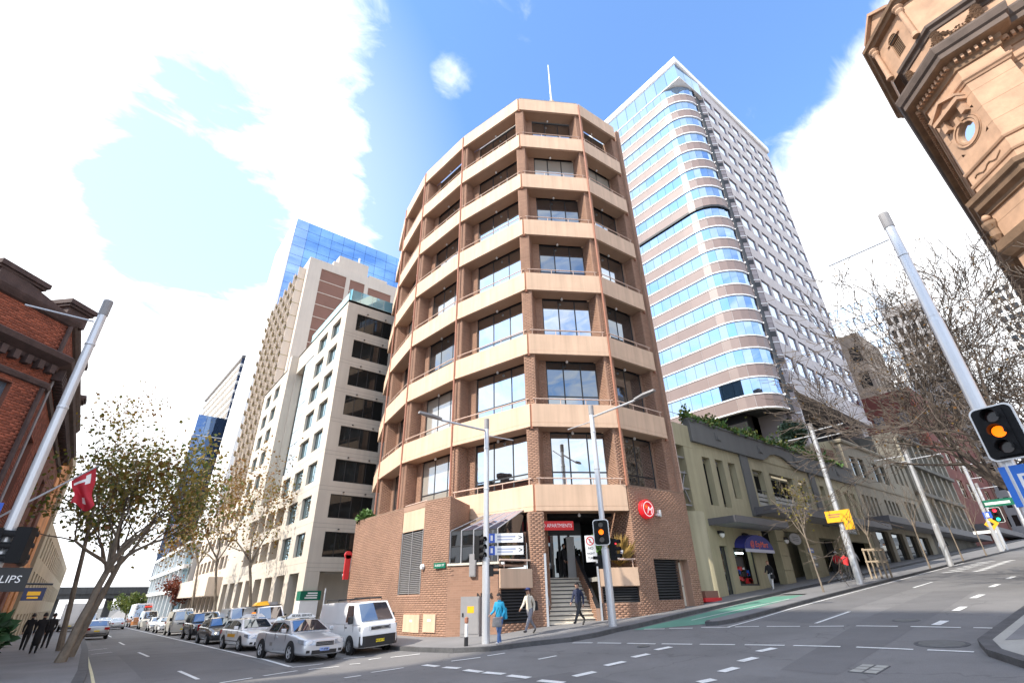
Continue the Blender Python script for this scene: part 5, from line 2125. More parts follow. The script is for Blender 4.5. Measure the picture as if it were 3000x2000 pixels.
def awning(x0, x1, z0, z1, parent, fr=yf, y=0.0, dep=2.0):
    mb = MB()
    a0, a1 = x0 - fr.o.x, x1 - fr.o.x
    fr.box(mb, a0, a1, -dep, -dep + 0.12, z0, z1)
    fr.box(mb, a0, a0 + 0.12, -dep + 0.12, -0.003, z0, z1)
    fr.box(mb, a1 - 0.12, a1, -dep + 0.12, -0.003, z0, z1)
    fr.box(mb, a0 + 0.12, a1 - 0.12, -dep + 0.12, -0.003, z1 - 0.06, z1 - 0.01)
    o = part('awning', mb, M_AWN, parent)
    mb = MB()
    fr.box(mb, a0 + 0.12, a1 - 0.12, -dep + 0.12, -0.003, z0 + 0.03, z0 + 0.08)
    part('soffit', mb, M_AWNU, o)
    return o


awning(31.2, 38.2, 5.98, 6.4, yel)
awning(37.65, 60.3, 7.1, 7.62, yel)
# shop door, window with lit goods
M_TUBE = glow('lit_tube', (0.85, 1.0, 0.98), 3.0)
window(yel, yf, X(31.95), 0.2, 1.75, 0.9, 3.0, 1, 1, M_DARKFRAME, G_DARK, bar=0.08, name='glass_door')
mb = MB()
yf.box(mb, X(33.6), X(36.15), 0.06, 0.12, 2.42, 2.52)
yf.box(mb, X(33.6), X(36.15), 0.06, 0.12, 4.62, 4.72)
yf.box(mb, X(33.6), X(33.7), 0.06, 0.12, 2.52, 4.62)
yf.box(mb, X(36.05), X(36.15), 0.06, 0.12, 2.52, 4.62)
sw2 = part('shop_window', mb, M_DARKFRAME, yel)
M_INT = mat('shop_interior', (0.30, 0.40, 0.38), 0.8, 0.1, 1)
mb = MB()
yf.box(mb, X(33.62), X(36.13), 1.3, 1.36, 2.42, 4.7)
part('back_wall', mb, M_INT, sw2)
for (a, w, c) in ((33.7, 0.9, 4.42), (35.0, 0.9, 4.42)):
    mb = MB()
    yf.box(mb, X(a), X(a + w), 0.6, 0.7, c, c + 0.1)
    part('tube_lamp', mb, M_TUBE, sw2)
random.seed(8)
for i in range(26):
    a, z = 33.7 + random.random() * 2.2, 2.55 + random.random() * 0.9
    mb = MB()
    yf.box(mb, X(a), X(a) + 0.2 + random.random() * 0.25, 0.5, 0.7, z, z + 0.12 + random.random() * 0.25)
    part('goods', mb, random.choice([M_RED, M_SIGNWHITE, M_SBLUE, M_DARKFRAME, M_DOWN, M_RED]), sw2)
mb = MB()
yf.box(mb, X(34.2), X(35.3), 0.4, 0.42, 3.6, 4.2)
part('poster', mb, M_SBLACK, sw2)
mb = MB()
yf.box(mb, X(36.2), X(38.0), -0.02, 0.0, 1.6, 5.9)
for x in (46.6, 51.8):
    mb.box(x, x + 0.0, 0, 0, 0, 0) if False else None
part('render_panel', mb, M_YEL, yel)
for (x0, x1) in ((39.9, 41.3), (44.3, 46.6)):
    for i in range(5):
        mb = MB()
        yf.box(mb, X(x0), X(x1), -0.14, -0.002, 1.4 + i * 1.0, 2.36 + i * 1.0)
        part('stone_block', mb, M_YEL, yel)
for i, x in enumerate((32.1, 35.2, 41.1)):
    lp = thing('wall_lantern', ['black globe lantern above the shop door', 'black globe lantern above the shop window', 'black globe lantern beside the dark doorway'][i], 'lantern', (x, YF - 0.15, 5.5), group='globe lanterns under the awning')
    mb = MB()
    yf.box(mb, X(x) - 0.06, X(x) + 0.06, -0.25, -0.01, 5.5, 5.7)
    mb.lathe([(0.2, 5.5), (0.17, 5.62), (0.05, 5.68)], (x, YF - 0.28, 0), n=8)
    part('hood', mb, M_DARKFRAME, lp)
    mb = MB()
    mb.lathe([(0.0, 5.22), (0.13, 5.3), (0.17, 5.42), (0.17, 5.5)], (x, YF - 0.28, 0), n=8)
    part('globe', mb, M_SIGNWHITE, lp)
# fan-shaped shop blind with its name
eb_ = thing('shop_awning', 'dark blue fan shaped shop blind with orange lettering', 'awning', (35.7, 18.3, 4.9))
mb = MB()
n = 10
cxx, rr = X(35.75), 1.95
pts = [(cxx + rr * math.cos(R(180 - 18 * j)), 4.62 + 0.92 * math.sin(R(180 - 18 * j))) for j in range(n + 1)]
for (a0, z0), (a1, z1) in zip(pts[:-1], pts[1:]):
    mb.quad(yf.P(a0, -0.75 + 0.02, z0), yf.P(a1, -0.75 + 0.02, z1), yf.P(a1, -0.02, z1 + 0.1), yf.P(a0, -0.02, z0 + 0.1))
mb.quad(*[yf.P(a, -0.75, z) for a, z in pts])
part('blind', mb, mat('awning_blue', (0.03, 0.035, 0.22), 0.6, 0.05, 2), eb_)
mb = MB()
yf.box(mb, cxx - rr, cxx + rr, -0.78, -0.73, 4.42, 4.62)
part('valance', mb, mat('valance_grey', (0.5, 0.5, 0.6), 0.6, 0.05, 2), eb_)
text_obj('lettering', '@ EzyMart', 0.52, text_frame(yf, cxx, -0.76, 4.93), mat('letter_orange', (0.8, 0.12, 0.03), 0.5, 0.05, 2), eb_, italic=0.2)
ov = thing('oval_sign', 'pale oval hanging sign on the dark shopfront', 'sign', (42.2, 18.2, 5.6))
mb = MB()
kk = []
for j in range(20):
    w = 2 * math.pi * j / 20
    kk.append((X(42.2) + 0.95 * math.cos(w), 5.6 + 0.42 * math.sin(w)))
mb.quad(*[yf.P(a, -0.5, z) for a, z in kk])
mb.quad(*[yf.P(a, -0.44, z) for a, z in reversed(kk)])
for j in range(20):
    (a0, z0), (a1, z1) = kk[j - 1], kk[j]
    mb.quad(yf.P(a0, -0.5, z0), yf.P(a0, -0.44, z0), yf.P(a1, -0.44, z1), yf.P(a1, -0.5, z1))
part('board', mb, M_GREYLOUVRE, ov)
for j in range(3):
    mb = MB()
    yf.box(mb, X(41.7), X(42.7), -0.506, -0.5, 5.45 + 0.13 * j, 5.5 + 0.13 * j)
    part('print', mb, M_DARKFRAME, ov)
for i, (x, z) in enumerate(((45.2, 4.9), (45.3, 4.35), (45.35, 3.85))):
    t = thing('menu_board', ['small blue and white notice, topmost of three on the stone pier', 'small white notice, middle of three on the stone pier', 'small white notice, lowest of three on the stone pier'][i], 'notice', (x, 18.4, z), group='notices on the stone pier')
    mb = MB()
    yf.box(mb, X(x) - 0.45, X(x) + 0.45, -0.19, -0.16, z - 0.17, z + 0.17)
    part('board', mb, M_SBLUE if i == 0 else M_GREYLOUVRE, t)
    mb = MB()
    yf.box(mb, X(x) - 0.38, X(x) + 0.3, -0.196, -0.19, z - 0.04, z + 0.08)
    part('print', mb, M_SIGNWHITE, t)
nm = thing('shop_name_sign', 'white lettered shop sign under the awning past the yellow road sign', 'sign', (52, 17, 6.6))
mb = MB()
yf.box(mb, X(50.6), X(53.2), -1.2, -1.12, 6.4, 6.9)
part('board', mb, M_SBLACK, nm)
text_obj('lettering', 'SHOES & CO', 0.42, text_frame(yf, X(51.9), -1.205, 6.65), M_SIGNWHITE, nm)
# roof garden hedge, railing and bush
rng = random.Random(5)
hg = thing('roof_hedge', 'long green and yellow hedge growing along the wavy grey parapet', 'hedge', (42, 19.2, 13.3))
for m_, n, sd in ((M_LEAFG, 4200, 1), (mat('leaf_yellow', (0.24, 0.25, 0.05), 0.6, 0.3, 2, island=0.4), 1700, 2)):
    r2 = random.Random(sd)
    mb = MB()
    for i in range(n):
        x = r2.uniform(30.8, 58)
        hgt = 0.5 + 0.3 * math.sin(x * 1.3) + 0.2 * math.sin(x * 3.7)
        if 43.5 < x < 44.6:
            continue
        p = Vector((x, YF + r2.uniform(-0.3, 0.5), 13.2 + abs(r2.gauss(0, 0.5)) * hgt))
        dv = Vector((r2.gauss(0, 1), r2.gauss(0, 1), r2.gauss(0.5, 0.8))).normalized()
        sd_ = dv.cross(Vector((r2.random() - .5, r2.random() - .5, r2.random() - .5))).normalized()
        l = r2.uniform(0.2, 0.4)
        mb.quad(p, p + dv * l * 0.5 + sd_ * l * 0.3, p + dv * l, p + dv * l * 0.5 - sd_ * l * 0.3)
    part('foliage', mb, m_, hg, kind='stuff')
rl = thing('roof_railing', 'thin steel railing behind the roof hedge', 'railing', (45, 20, 13.3))
mb = MB()
mb.tube([(31, 20.2, 14.4), (58, 20.2, 14.4)], 0.025, 4)
part('top_rail', mb, M_STEEL, rl)
for i in range(14):
    mb = MB()
    mb.tube([(31 + i * 2, 20.2, 13.2), (31 + i * 2, 20.2, 14.45)], 0.03, 4)
    part('post', mb, M_STEEL, rl)
bush('roof_bush', 'round grey green bush on the roof behind the hedge', (56.5, 21.5, 17.2), (2.0, 1.6, 1.9), 3000, mat('leaf_grey', (0.06, 0.10, 0.055), 0.6, 0.3, 2, island=0.4), 0.34, seed=11, cat='bush')

# ------------------------------------------------------------------ beige building with paired windows, and lattice screen beside it
M_BEI = mat('dull_beige', (0.30, 0.265, 0.20), 0.85, 0.1, 0.4, streak=0.18)
bei = thing('paired_window_building', 'dull beige building with paired and arched windows past the wavy parapet', 'building', (71, 19, 5))
bf2 = Fr((60.5, YF), (81.5, YF))
B = lambda x: x - 60.5
wh = [(61.8, 63.5, 12.9, 15.05), (64.2, 65.95, 12.95, 15.1), (68.4, 70.15, 12.95, 15.1), (70.85, 72.6, 12.95, 15.15), (75.3, 76.2, 13.5, 15.9), (77.2, 78.15, 13.5, 15.95), (79.15, 80.05, 13.55, 15.95)]
wh += [(61.75 + 1.2 * i, 62.4 + 1.2 * i, 8.85, 10.9) for i in range(4)] + [(68.3 + 1.25 * i, 69.0 + 1.25 * i, 9.4, 10.95) for i in range(4)] + [(75.4 + 1.6 * i, 76.5 + 1.6 * i, 9.3, 11.4) for i in range(3)]
wh = [(B(a), B(b), c, d_) for a, b, c, d_ in wh]
sh2 = [(B(62 + i * 4.6), B(65.6 + i * 4.6), 3.5, 7.4) for i in range(4)]
mb = MB()
bf2.wall(mb, 0, bf2.L, 3, 16.4, wh + sh2, 0.35)
mb.quad(bf2.P(0, 0, 16.4), bf2.P(bf2.L, 0, 16.4), bf2.P(bf2.L, 14, 16.4), bf2.P(0, 14, 16.4))
lw_ = Fr((60.5, YF + 14), (60.5, YF))
lw_.wall(mb, 0, lw_.L, 8, 16.4)
part('wall', mb, M_BEI, bei)
for (a, b, c, d_) in wh:
    window(bei, bf2, a, 0.2, c, b - a, d_ - c, 1, 2, M_BEI, G_DARK, bar=0.07)
mb = MB()
for (a, b, c, d_) in sh2:
    bf2.box(mb, a, b, 0.3, 0.36, c, d_)
part('shopfront', mb, G_DARK, bei)
cornice('cornice', [(60.3, YF + 4), (60.5, YF), (81.5, YF)], [(0.0, 15.9 + 0.35), (0.2, 16.3), (0.28, 16.5), (0.25, 16.65), (0.0, 16.7)], M_BEI, bei)
cornice('cornice', [(60.5, YF), (81.5, YF)], [(0.0, 11.9), (0.1, 11.95), (0.12, 12.15), (0.0, 12.2)], M_BEI, bei)
awning(60.6, 81.4, 7.9, 8.5, bei, bf2)
lat = thing('lattice_screen', 'cream gable wall with a brown diamond lattice above the grey parapet', 'screen wall', (58.5, 19.6, 14))
mb = MB()
ls = Fr((54.5, YF + 1.2), (60.4, YF + 0.6))
mb.quad(ls.P(0, 0, 13.2), ls.P(ls.L, 0, 13.2), ls.P(ls.L, 0, 16.6), ls.P(0.8, 0, 15.6))
part('wall', mb, M_YEL, lat)
mb = MB()
for i in range(9):
    mb.hexa([ls.P(1.2 + i * 0.42, -0.05, 13.3), ls.P(1.3 + i * 0.42, -0.05, 13.3), ls.P(1.3 + i * 0.42, -0.02, 13.3), ls.P(1.2 + i * 0.42, -0.02, 13.3), ls.P(1.6 + i * 0.42, -0.05, 15.4), ls.P(1.7 + i * 0.42, -0.05, 15.4), ls.P(1.7 + i * 0.42, -0.02, 15.4), ls.P(1.6 + i * 0.42, -0.02, 15.4)])
for i in range(8):
    ls.box(mb, 1.2, 5.2, -0.06, -0.05, 13.4 + i * 0.26, 13.5 + i * 0.26)
part('lattice', mb, M_HBRICK, lat)

# ------------------------------------------------------------------ dark Victorian terrace and red brick blocks up the hill
M_VIC = mat('soot_stone', (0.15, 0.14, 0.12), 0.85, 0.25, 0.5, streak=0.3)
M_VICL = mat('weathered_stone', (0.32, 0.29, 0.23), 0.85, 0.25, 0.5, streak=0.25)
vic = thing('victorian_terrace', 'sooty grey Victorian terrace with ledges and balconies up the side street', 'terrace', (92, 19, 6))
vf = Fr((81.6, YF), (103, YF))
vh = [(0.9 + i * 3.0, 2.3 + i * 3.0, z, z + 2.6, 0.4) for i in range(7) for z in (9.6, 13.6, 17.2)]
mb = MB()
vf.wall(mb, 0, vf.L, 4, 21.2, vh)
mb.quad(vf.P(0, 0, 21.2), vf.P(vf.L, 0, 21.2), vf.P(vf.L, 14, 21.2), vf.P(0, 14, 21.2))
lw2 = Fr((81.6, YF + 14), (81.6, YF))
lw2.wall(mb, 0, lw2.L, 14, 21.2)
part('wall', mb, M_VIC, vic)
for (a, b, c, d_, e) in vh:
    window(vic, vf, a, 0.25, c, b - a, d_ - c, 2, 2, M_VICL, G_DARK, bar=0.1)
for z in (12.7, 16.6, 20.4):
    mb = MB()
    vf.box(mb, 0, vf.L, -0.7, 0.0, z, z + 0.45)
    part('ledge', mb, M_VIC, vic)
for i in range(8):
    mb = MB()
    vf.box(mb, i * 3.0 - 0.1 if i else 0.0, i * 3.0 + 0.55, -0.3, 0.0, 8.7, 20.4)
    part('pilaster', mb, M_VICL, vic)
awning(81.7, 103, 7.9, 8.6, vic, vf)
RB1 = mat('hill_red_brick', (0.15, 0.042, 0.032), 0.85, 0.15, 0.5, island=0.1, fine=0.1)
rb1 = thing('red_terrace_building', 'red brick block with pale arched windows up the side street', 'building', (118, 20, 8))
rf = Fr((103.2, YF), (135, YF))
rh = [(5.5 + i * 6.2, 9.0 + i * 6.2, z, z + 3.0, 0.4) for i in range(4) for z in (15.0, 19.6, 24.2, 28.5)]
mb = MB()
rf.wall(mb, 0, rf.L, 5, 33, rh)
lw3 = Fr((103.2, YF + 16), (103.2, YF))
rh3 = [(2 + i * 3.6, 3.6 + i * 3.6, z, z + 2.2, 0.3) for i in range(4) for z in (23, 27)]
lw3.wall(mb, 0, lw3.L, 15, 33, rh3)
mb.quad(rf.P(0, 0, 33), rf.P(rf.L, 0, 33), rf.P(rf.L, 16, 33), rf.P(0, 16, 33))
part('wall', mb, RB1, rb1)
for (a, b, c, d_, e) in rh:
    window(rb1, rf, a, 0.2, c, b - a, d_ - c, 2, 2, M_PALE, G_DARK, bar=0.22)
for (a, b, c, d_, e) in rh3:
    window(rb1, lw3, a, 0.2, c, b - a, d_ - c, 1, 2, M_DARKFRAME, G_WIN, bar=0.1)
awning(103.4, 134, 9.6, 10.4, rb1, rf)
rb2 = thing('brown_warehouse', 'dark brown brick warehouse farthest up the side street', 'building', (160, 20, 11))
rf2 = Fr((135.5, YF), (230, YF))
mb = MB()
rh2 = [(2 + i * 4.4, 4.4 + i * 4.4, z, z + 3, 0.5) for i in range(20) for z in (11, 16, 21, 26)]
rf2.wall(mb, 0, rf2.L, 6, 31, rh2)
mb.quad(rf2.P(0, 0, 31), rf2.P(rf2.L, 0, 31), rf2.P(rf2.L, 16, 31), rf2.P(0, 16, 31))
part('wall', mb, mat('warehouse_brick', (0.13, 0.06, 0.04), 0.85, 0.2, 0.4), rb2)
for (a, b, c, d_, e) in rh2:
    window(rb2, rf2, a, 0.3, c, b - a, d_ - c, 2, 2, M_VICL, G_DARK, bar=0.15)
# towers behind the street, half hidden by the bare trees
def block(name, label, cat, x0, x1, y0, y1, z1, m, nx, nz, mw_, mf=None, z0=8, ws=0.62):
    t = thing(name, label, cat, ((x0 + x1) / 2, y0, z0))
    mb = MB()
    fr1, fr2 = Fr((x0, y0), (x1, y0)), Fr((x0, y1), (x0, y0))
    hs1, hs2 = [], []
    for i in range(nx):
        for j in range(nz):
            w, h = fr1.L / nx, (z1 - z0 - 2) / nz
            hs1.append((w * i + w * (1 - ws) / 2, w * (i + 1) - w * (1 - ws) / 2, z0 + h * j + h * 0.25, z0 + h * (j + 1) - h * 0.15, 0.4))
            w = fr2.L / nx
            hs2.append((w * i + w * (1 - ws) / 2, w * (i + 1) - w * (1 - ws) / 2, z0 + h * j + h * 0.25, z0 + h * (j + 1) - h * 0.15, 0.4))
    fr1.wall(mb, 0, fr1.L, z0, z1, hs1)
    fr2.wall(mb, 0, fr2.L, z0, z1, hs2)
    mb.quad((x0, y0, z1), (x1, y0, z1), (x1, y1, z1), (x0, y1, z1))
    mb.quad((x1, y0, z0), (x1, y1, z0), (x1, y1, z1), (x1, y0, z1))
    part('wall', mb, m, t)
    c_ = 0
    for fr_, hs in ((fr1, hs1), (fr2, hs2)):
        for h in hs:
            key = ('blk', round(h[1] - h[0], 2), round(h[3] - h[2], 2))
            if key not in _WC:
                q = MB()
                q.box(0, h[1] - h[0], 0, 0.05, 0, h[3] - h[2])
                _WC[key] = q.mesh('window')
            link('window', _WC[key], mw_, t, mw=fr_.at(h[0], 0.3, h[2]))
    return t


block('concrete_tower', 'pale grey office tower with a gridded face behind the bare tree', 'tower', 165, 186, 29, 44, 84, mat('far_concrete', (0.74, 0.75, 0.76), 0.8, 0.06, 0.2), 8, 16, glass('far_glass', (0.8, 0.88, 0.95), 0.6, dark=(0.35, 0.38, 0.4)))
block('brown_tower', 'weathered tan concrete block behind the bare tree branches', 'building', 111, 124, 24.5, 40, 49, mat('far_tan', (0.36, 0.29, 0.23), 0.85, 0.15, 0.2, streak=0.2), 5, 7, G_SMOKE)
block('grey_block', 'dark grey office block standing behind the bare tree', 'building', 139, 160, 15.5, 24, 64, mat('far_grey', (0.27, 0.26, 0.26), 0.8, 0.12, 0.2), 6, 16, G_SMOKE)
block('white_tower', 'white tower with rows of dark slots beside the sandstone building', 'tower', 208, 230, -14, 8, 91, mat('far_white', (0.74, 0.73, 0.71), 0.8, 0.05, 0.2), 11, 24, G_SMOKE, ws=0.7)

# ------------------------------------------------------------------ sandstone corner building
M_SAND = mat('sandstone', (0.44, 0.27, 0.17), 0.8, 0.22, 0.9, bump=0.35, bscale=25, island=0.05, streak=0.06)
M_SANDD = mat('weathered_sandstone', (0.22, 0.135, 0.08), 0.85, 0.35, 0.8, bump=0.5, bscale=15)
M_SANDJ = mat('sandstone_joint', (0.28, 0.17, 0.10), 0.85, 0.1, 0.5)
M_SOOT = mat('sooted_ledge', (0.11, 0.08, 0.065), 0.85, 0.3, 1.0, bump=0.4, bscale=18)
snd = thing('sandstone_building', 'ornate sandstone corner building with deep cornices and an octagonal corner bay', 'building', (34, -8, 1))
SA, SB = (30.0, -2.36), (31.87, -0.49)
SC = (30.0, -4.15)
SD = (30.55, -4.15)
SE = (30.55, -26)
SN = (72, -0.49)
pth = [SN, SB, SA, SC, SD, SE]
fcs = [Fr(a, b) for a, b in zip(pth[:-1], pth[1:])]
fB, fC, fA, fR, fW = fcs


def k_(z):
    return 2.07 + (z - 2.07) * 1.25


Z = dict(base=1.0, arch=16.0, low1=k_(15.75), low2=k_(16.6), b2=k_(17.3), sill=k_(18.0), str0=k_(21.25), str1=k_(21.6), cb=k_(22.1), ct=k_(23.6), at=k_(25.3), bel=k_(28.0), ped=k_(29.7))
RW = 0.56
wc, wz = fC.L * 0.5, k_(19.55)
mb = MB()
NS = 24


def wall_round(mb, fr, a0, a1, c0, c1, ca, cc, r, depth):
    sqr = 0.95
    """a wall with a round opening: ring of quads out to the square frame"""
    ring, sq = [], []
    for j in range(NS):
        w = 2 * math.pi * (j + 0.5) / NS
        c, s = math.cos(w), math.sin(w)
        ring.append((ca + r * c, cc + r * s))
        m_ = max(abs(c), abs(s))
        sq.append((ca + sqr * c / m_, cc + sqr * s / m_))
    for j in range(NS):
        q = (j + 1) % NS
        mb.quad(fr.P(ring[j][0], 0, ring[j][1]), fr.P(sq[j][0], 0, sq[j][1]), fr.P(sq[q][0], 0, sq[q][1]), fr.P(ring[q][0], 0, ring[q][1]))
        mb.quad(fr.P(ring[j][0], 0, ring[j][1]), fr.P(ring[q][0], 0, ring[q][1]), fr.P(ring[q][0], depth, ring[q][1]), fr.P(ring[j][0], depth, ring[j][1]))
    fr.wall(mb, a0, a1, c0, c1, [(ca - sqr, ca + sqr, cc - sqr, cc + sqr, 0.001)])


wall_round(mb, fC, 0, fC.L, Z['base'], Z['cb'], wc, wz, RW, 0.6)
bw_ = [(fB.L - 6 - i * 6, fB.L - 3.8 - i * 6, z, z + 3.4, 0.5) for i in range(5) for z in (5, 12, 21.5)]
fB.wall(mb, 0, fB.L, Z['base'], Z['cb'], bw_)
fA.wall(mb, 0, fA.L, Z['base'], Z['cb'])
fR.wall(mb, 0, fR.L, Z['base'], Z['cb'])
ww = [(3 + i * 5, 5 + i * 5, z, z + 3.2, 0.5) for i in range(4) for z in (5, 12, 21.5)]
fW.wall(mb, 0, fW.L, Z['base'], Z['cb'], ww)
part('wall', mb, M_SAND, snd)
for h in bw_:
    window(snd, fB, h[0], 0.35, h[2], h[1] - h[0], h[3] - h[2], 1, 2, M_BLUEFR, G_WIN)
for h in ww:
    window(snd, fW, h[0], 0.35, h[2], h[1] - h[0], h[3] - h[2], 1, 2, M_BLUEFR, G_WIN)
part('attic_core', (lambda m: (m.prism([(SN[0], -0.9), (32.0, -0.9), (30.45, -2.45), (30.45, -4.5), (31, -4.5), (31, -26), (72, -26)], Z['cb'] - 0.2, Z['at']), m)[1])(MB()), M_SAND, snd, fix=True)
disc(fC, wc, wz, [(RW + 0.02, 0.14), (0.0, 0.141)], G_DARK, 'round_window', snd)
mb = MB()
for (r0, r1, b) in ((RW, RW + 0.12, -0.05), (RW + 0.17, RW + 0.27, -0.09), (RW + 0.3, RW + 0.34, -0.04)):
    for j in range(32):
        w0, w1 = 2 * math.pi * j / 32, 2 * math.pi * (j + 1) / 32
        P_ = [(r0, w0), (r1, w0), (r1, w1), (r0, w1)]
        q = [(wc + r * math.cos(w), wz + r * math.sin(w)) for r, w in P_]
        mb.hexa([fC.P(a, 0.02, c) for a, c in q] + [fC.P(a, b, c) for a, c in q])
part('window_ring', mb, M_SAND, snd, fix=True)
# mouldings swept round the bay
wp = pth
big = [(0.0, 0.0), (0.12, 0.05), (0.16, 0.3), (0.3, 0.38), (0.34, 0.62), (0.85, 0.7), (0.95, 0.75), (0.95, 1.05), (1.1, 1.15), (1.22, 1.5), (1.22, 1.62), (0.6, 1.75), (0.0, 1.8)]
hct = Z['ct'] - Z['cb']
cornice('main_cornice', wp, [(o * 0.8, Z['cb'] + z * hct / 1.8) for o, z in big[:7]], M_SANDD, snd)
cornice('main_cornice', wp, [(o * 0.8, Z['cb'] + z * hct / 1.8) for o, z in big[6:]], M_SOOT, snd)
for fr in (fC, fA, fR, fW, fB):
    n = int(fr.L / 0.26)
    a0 = 0 if fr is not fB else max(0, n - 60)
    for i in range(a0, min(n, a0 + 60)):
        mb = MB()
        a = fr.L * (i + 0.3) / n
        fr.box(mb, a, a + 0.13, -0.42, -0.1, Z['cb'] + 0.36 * hct / 1.8, Z['cb'] + 0.6 * hct / 1.8)
        part('dentil', mb, M_SAND, snd)
S_ = Z['str0']
cornice('string_course', wp, [(0, S_), (0.06, S_ + .02), (0.1, S_ + 0.12), (0.18, S_ + 0.2), (0.2, S_ + 0.3), (0.12, S_ + 0.36), (0.12, S_ + 0.42), (0, S_ + 0.46)], M_SAND, snd)
for z, o in ((Z['sill'], 0.12), (Z['b2'], 0.1)):
    cornice('string_course', wp, [(0, z - 0.12), (o * 0.6, z - 0.1), (o, z), (o, z + 0.08), (0, z + 0.12)], M_SAND, snd)
z = Z['low1']
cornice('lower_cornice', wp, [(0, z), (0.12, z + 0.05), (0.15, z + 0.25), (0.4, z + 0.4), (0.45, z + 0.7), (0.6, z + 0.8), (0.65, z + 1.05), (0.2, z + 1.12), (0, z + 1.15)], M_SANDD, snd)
# recessed joints of the stone courses
mb = MB()
for z in [Z['sill'] + 1.15 * i for i in range(1, 4)] + [10, 11.1, 12.2, 13.3, 14.4, 15.5, 16.6, 17.7, 18.6]:
    for fr in (fA, fC, fW, fR):
        for (a0, a1) in ([(0, fr.L)] if fr is not fC or abs(z - wz) > 0.9 else [(0, wc - 0.98), (wc + 0.98, fr.L)]):
            fr.box(mb, a0, a1, -0.004, 0.01, z - 0.012, z + 0.012)
part('stone_joint', mb, M_SANDJ, snd)
# small pediment over the round window
pz = wz + 1.15
mb = MB()
fC.box(mb, wc - 0.95, wc + 0.95, -0.5, -0.002, pz + 0.35, pz + 0.6)
fC.box(mb, wc - 0.8, wc - 0.5, -0.3, -0.002, pz - 0.35, pz + 0.35)
fC.box(mb, wc + 0.5, wc + 0.8, -0.3, -0.002, pz - 0.35, pz + 0.35)
for s_ in (-1, 1):
    mb.hexa([fC.P(wc + s_ * 0.98, -0.55, pz + 0.6), fC.P(wc, -0.55, pz + 1.2), fC.P(wc, -0.002, pz + 1.2), fC.P(wc + s_ * 0.98, -0.002, pz + 0.6), fC.P(wc + s_ * 0.98, -0.55, pz + 0.78), fC.P(wc, -0.55, pz + 1.4), fC.P(wc, -0.002, pz + 1.4), fC.P(wc + s_ * 0.98, -0.002, pz + 0.78)])
mb.quad(fC.P(wc - 0.9, -0.3, pz + 0.6), fC.P(wc + 0.9, -0.3, pz + 0.6), fC.P(wc, -0.3, pz + 1.25))
part('pediment', mb, M_SAND, snd, fix=True)
mb = MB()
fC.box(mb, wc - 0.12, wc + 0.12, -0.2, -0.002, wz + RW + 0.02, wz + RW + 0.5)
part('keystone', mb, M_SAND, snd)
mb = MB()
zz_ = Z['b2'] - 0.05
pr_ = []
for i in range(11):
    t_ = i / 10
    pr_.append((0.35 + 1.9 * t_ * 0.95, Z['b2'] + 0.32 + 0.1 * math.sin(t_ * 14)))
for (a0, z0), (a1, z1) in zip(pr_[:-1], pr_[1:]):
    mb.hexa([fC.P(a0, -0.05, z0), fC.P(a1, -0.05, z1), fC.P(a1, 0, z1), fC.P(a0, 0, z0), fC.P(a0, -0.05, z0 + 0.05), fC.P(a1, -0.05, z1 + 0.05), fC.P(a1, 0, z1 + 0.05), fC.P(a0, 0, z0 + 0.05)])
part('carved_line', mb, M_SANDD, snd, fix=True)
# attic: chamfered bay with swags, upper moulding, belfry stage with arched louvres and a pediment
at_p = [(SN[0], -0.9), (32.0, -0.62), (30.15, -2.47), (30.15, -4.4), (30.7, -4.4), (30.7, -26)]
fAt = [Fr(a, b) for a, b in zip(at_p[:-1], at_p[1:])]
mb = MB()
for fr in fAt:
    fr.wall(mb, 0, fr.L, Z['ct'] - 0.1, Z['at'])
part('attic_wall', mb, M_SAND, snd)
cornice('attic_moulding', at_p, [(0, Z['at'] - 0.35), (0.08, Z['at'] - 0.3), (0.12, Z['at'] - 0.1), (0.28, Z['at']), (0.3, Z['at'] + 0.2), (0.0, Z['at'] + 0.26)], M_SOOT, snd)


def swag(fr, a0, a1, zc, sag, b, parent, seed):
    """a carved garland: overlapping lumps of fruit and leaves along a hanging curve"""
    rg = random.Random(seed)
    mb = MB()
    n = 20
    for i in range(n + 1):
        t_ = i / n
        a = a0 + (a1 - a0) * t_
        z = zc - sag * 4 * t_ * (1 - t_)
        r = 0.08 + 0.13 * math.sin(math.pi * t_)
        for j in range(4):
            p = fr.P(a + rg.uniform(-0.08, 0.08), b - rg.uniform(0.02, r * 0.8), z + rg.uniform(-r, r))
            s_ = rg.uniform(0.05, 0.1)
            k0 = len(mb.v)
            mb.v += [(p[0] + s_, p[1], p[2]), (p[0] - s_, p[1], p[2]), (p[0], p[1] + s_, p[2]), (p[0], p[1] - s_, p[2]), (p[0], p[1], p[2] + s_), (p[0], p[1], p[2] - s_)]
            for f_ in ((0, 2, 4), (2, 1, 4), (1, 3, 4), (3, 0, 4), (2, 0, 5), (1, 2, 5), (3, 1, 5), (0, 3, 5)):
                mb.f.append(tuple(k0 + q for q in f_))
    return part('swag', mb, M_SANDD, parent)


fC2, fA2 = fAt[1], fAt[2]
gz_ = (Z['ct'] + Z['at']) / 2 + 0.45
swag(fC2, 0.3, fC2.L - 0.15, gz_ - 0.2, 0.7, 0, snd, 1)
swag(fA2, 0.1, fA2.L - 0.15, gz_, 0.7, 0, snd, 2)
for fr, a in ((fC2, 0.25), (fA2, 0.0), (fA2, fA2.L - 0.1)):
    for i in range(3):
        swag(fr, a - 0.12, a + 0.12, gz_ + 0.05 - i * 0.28, 0.1, -0.02, snd, 7 + i)
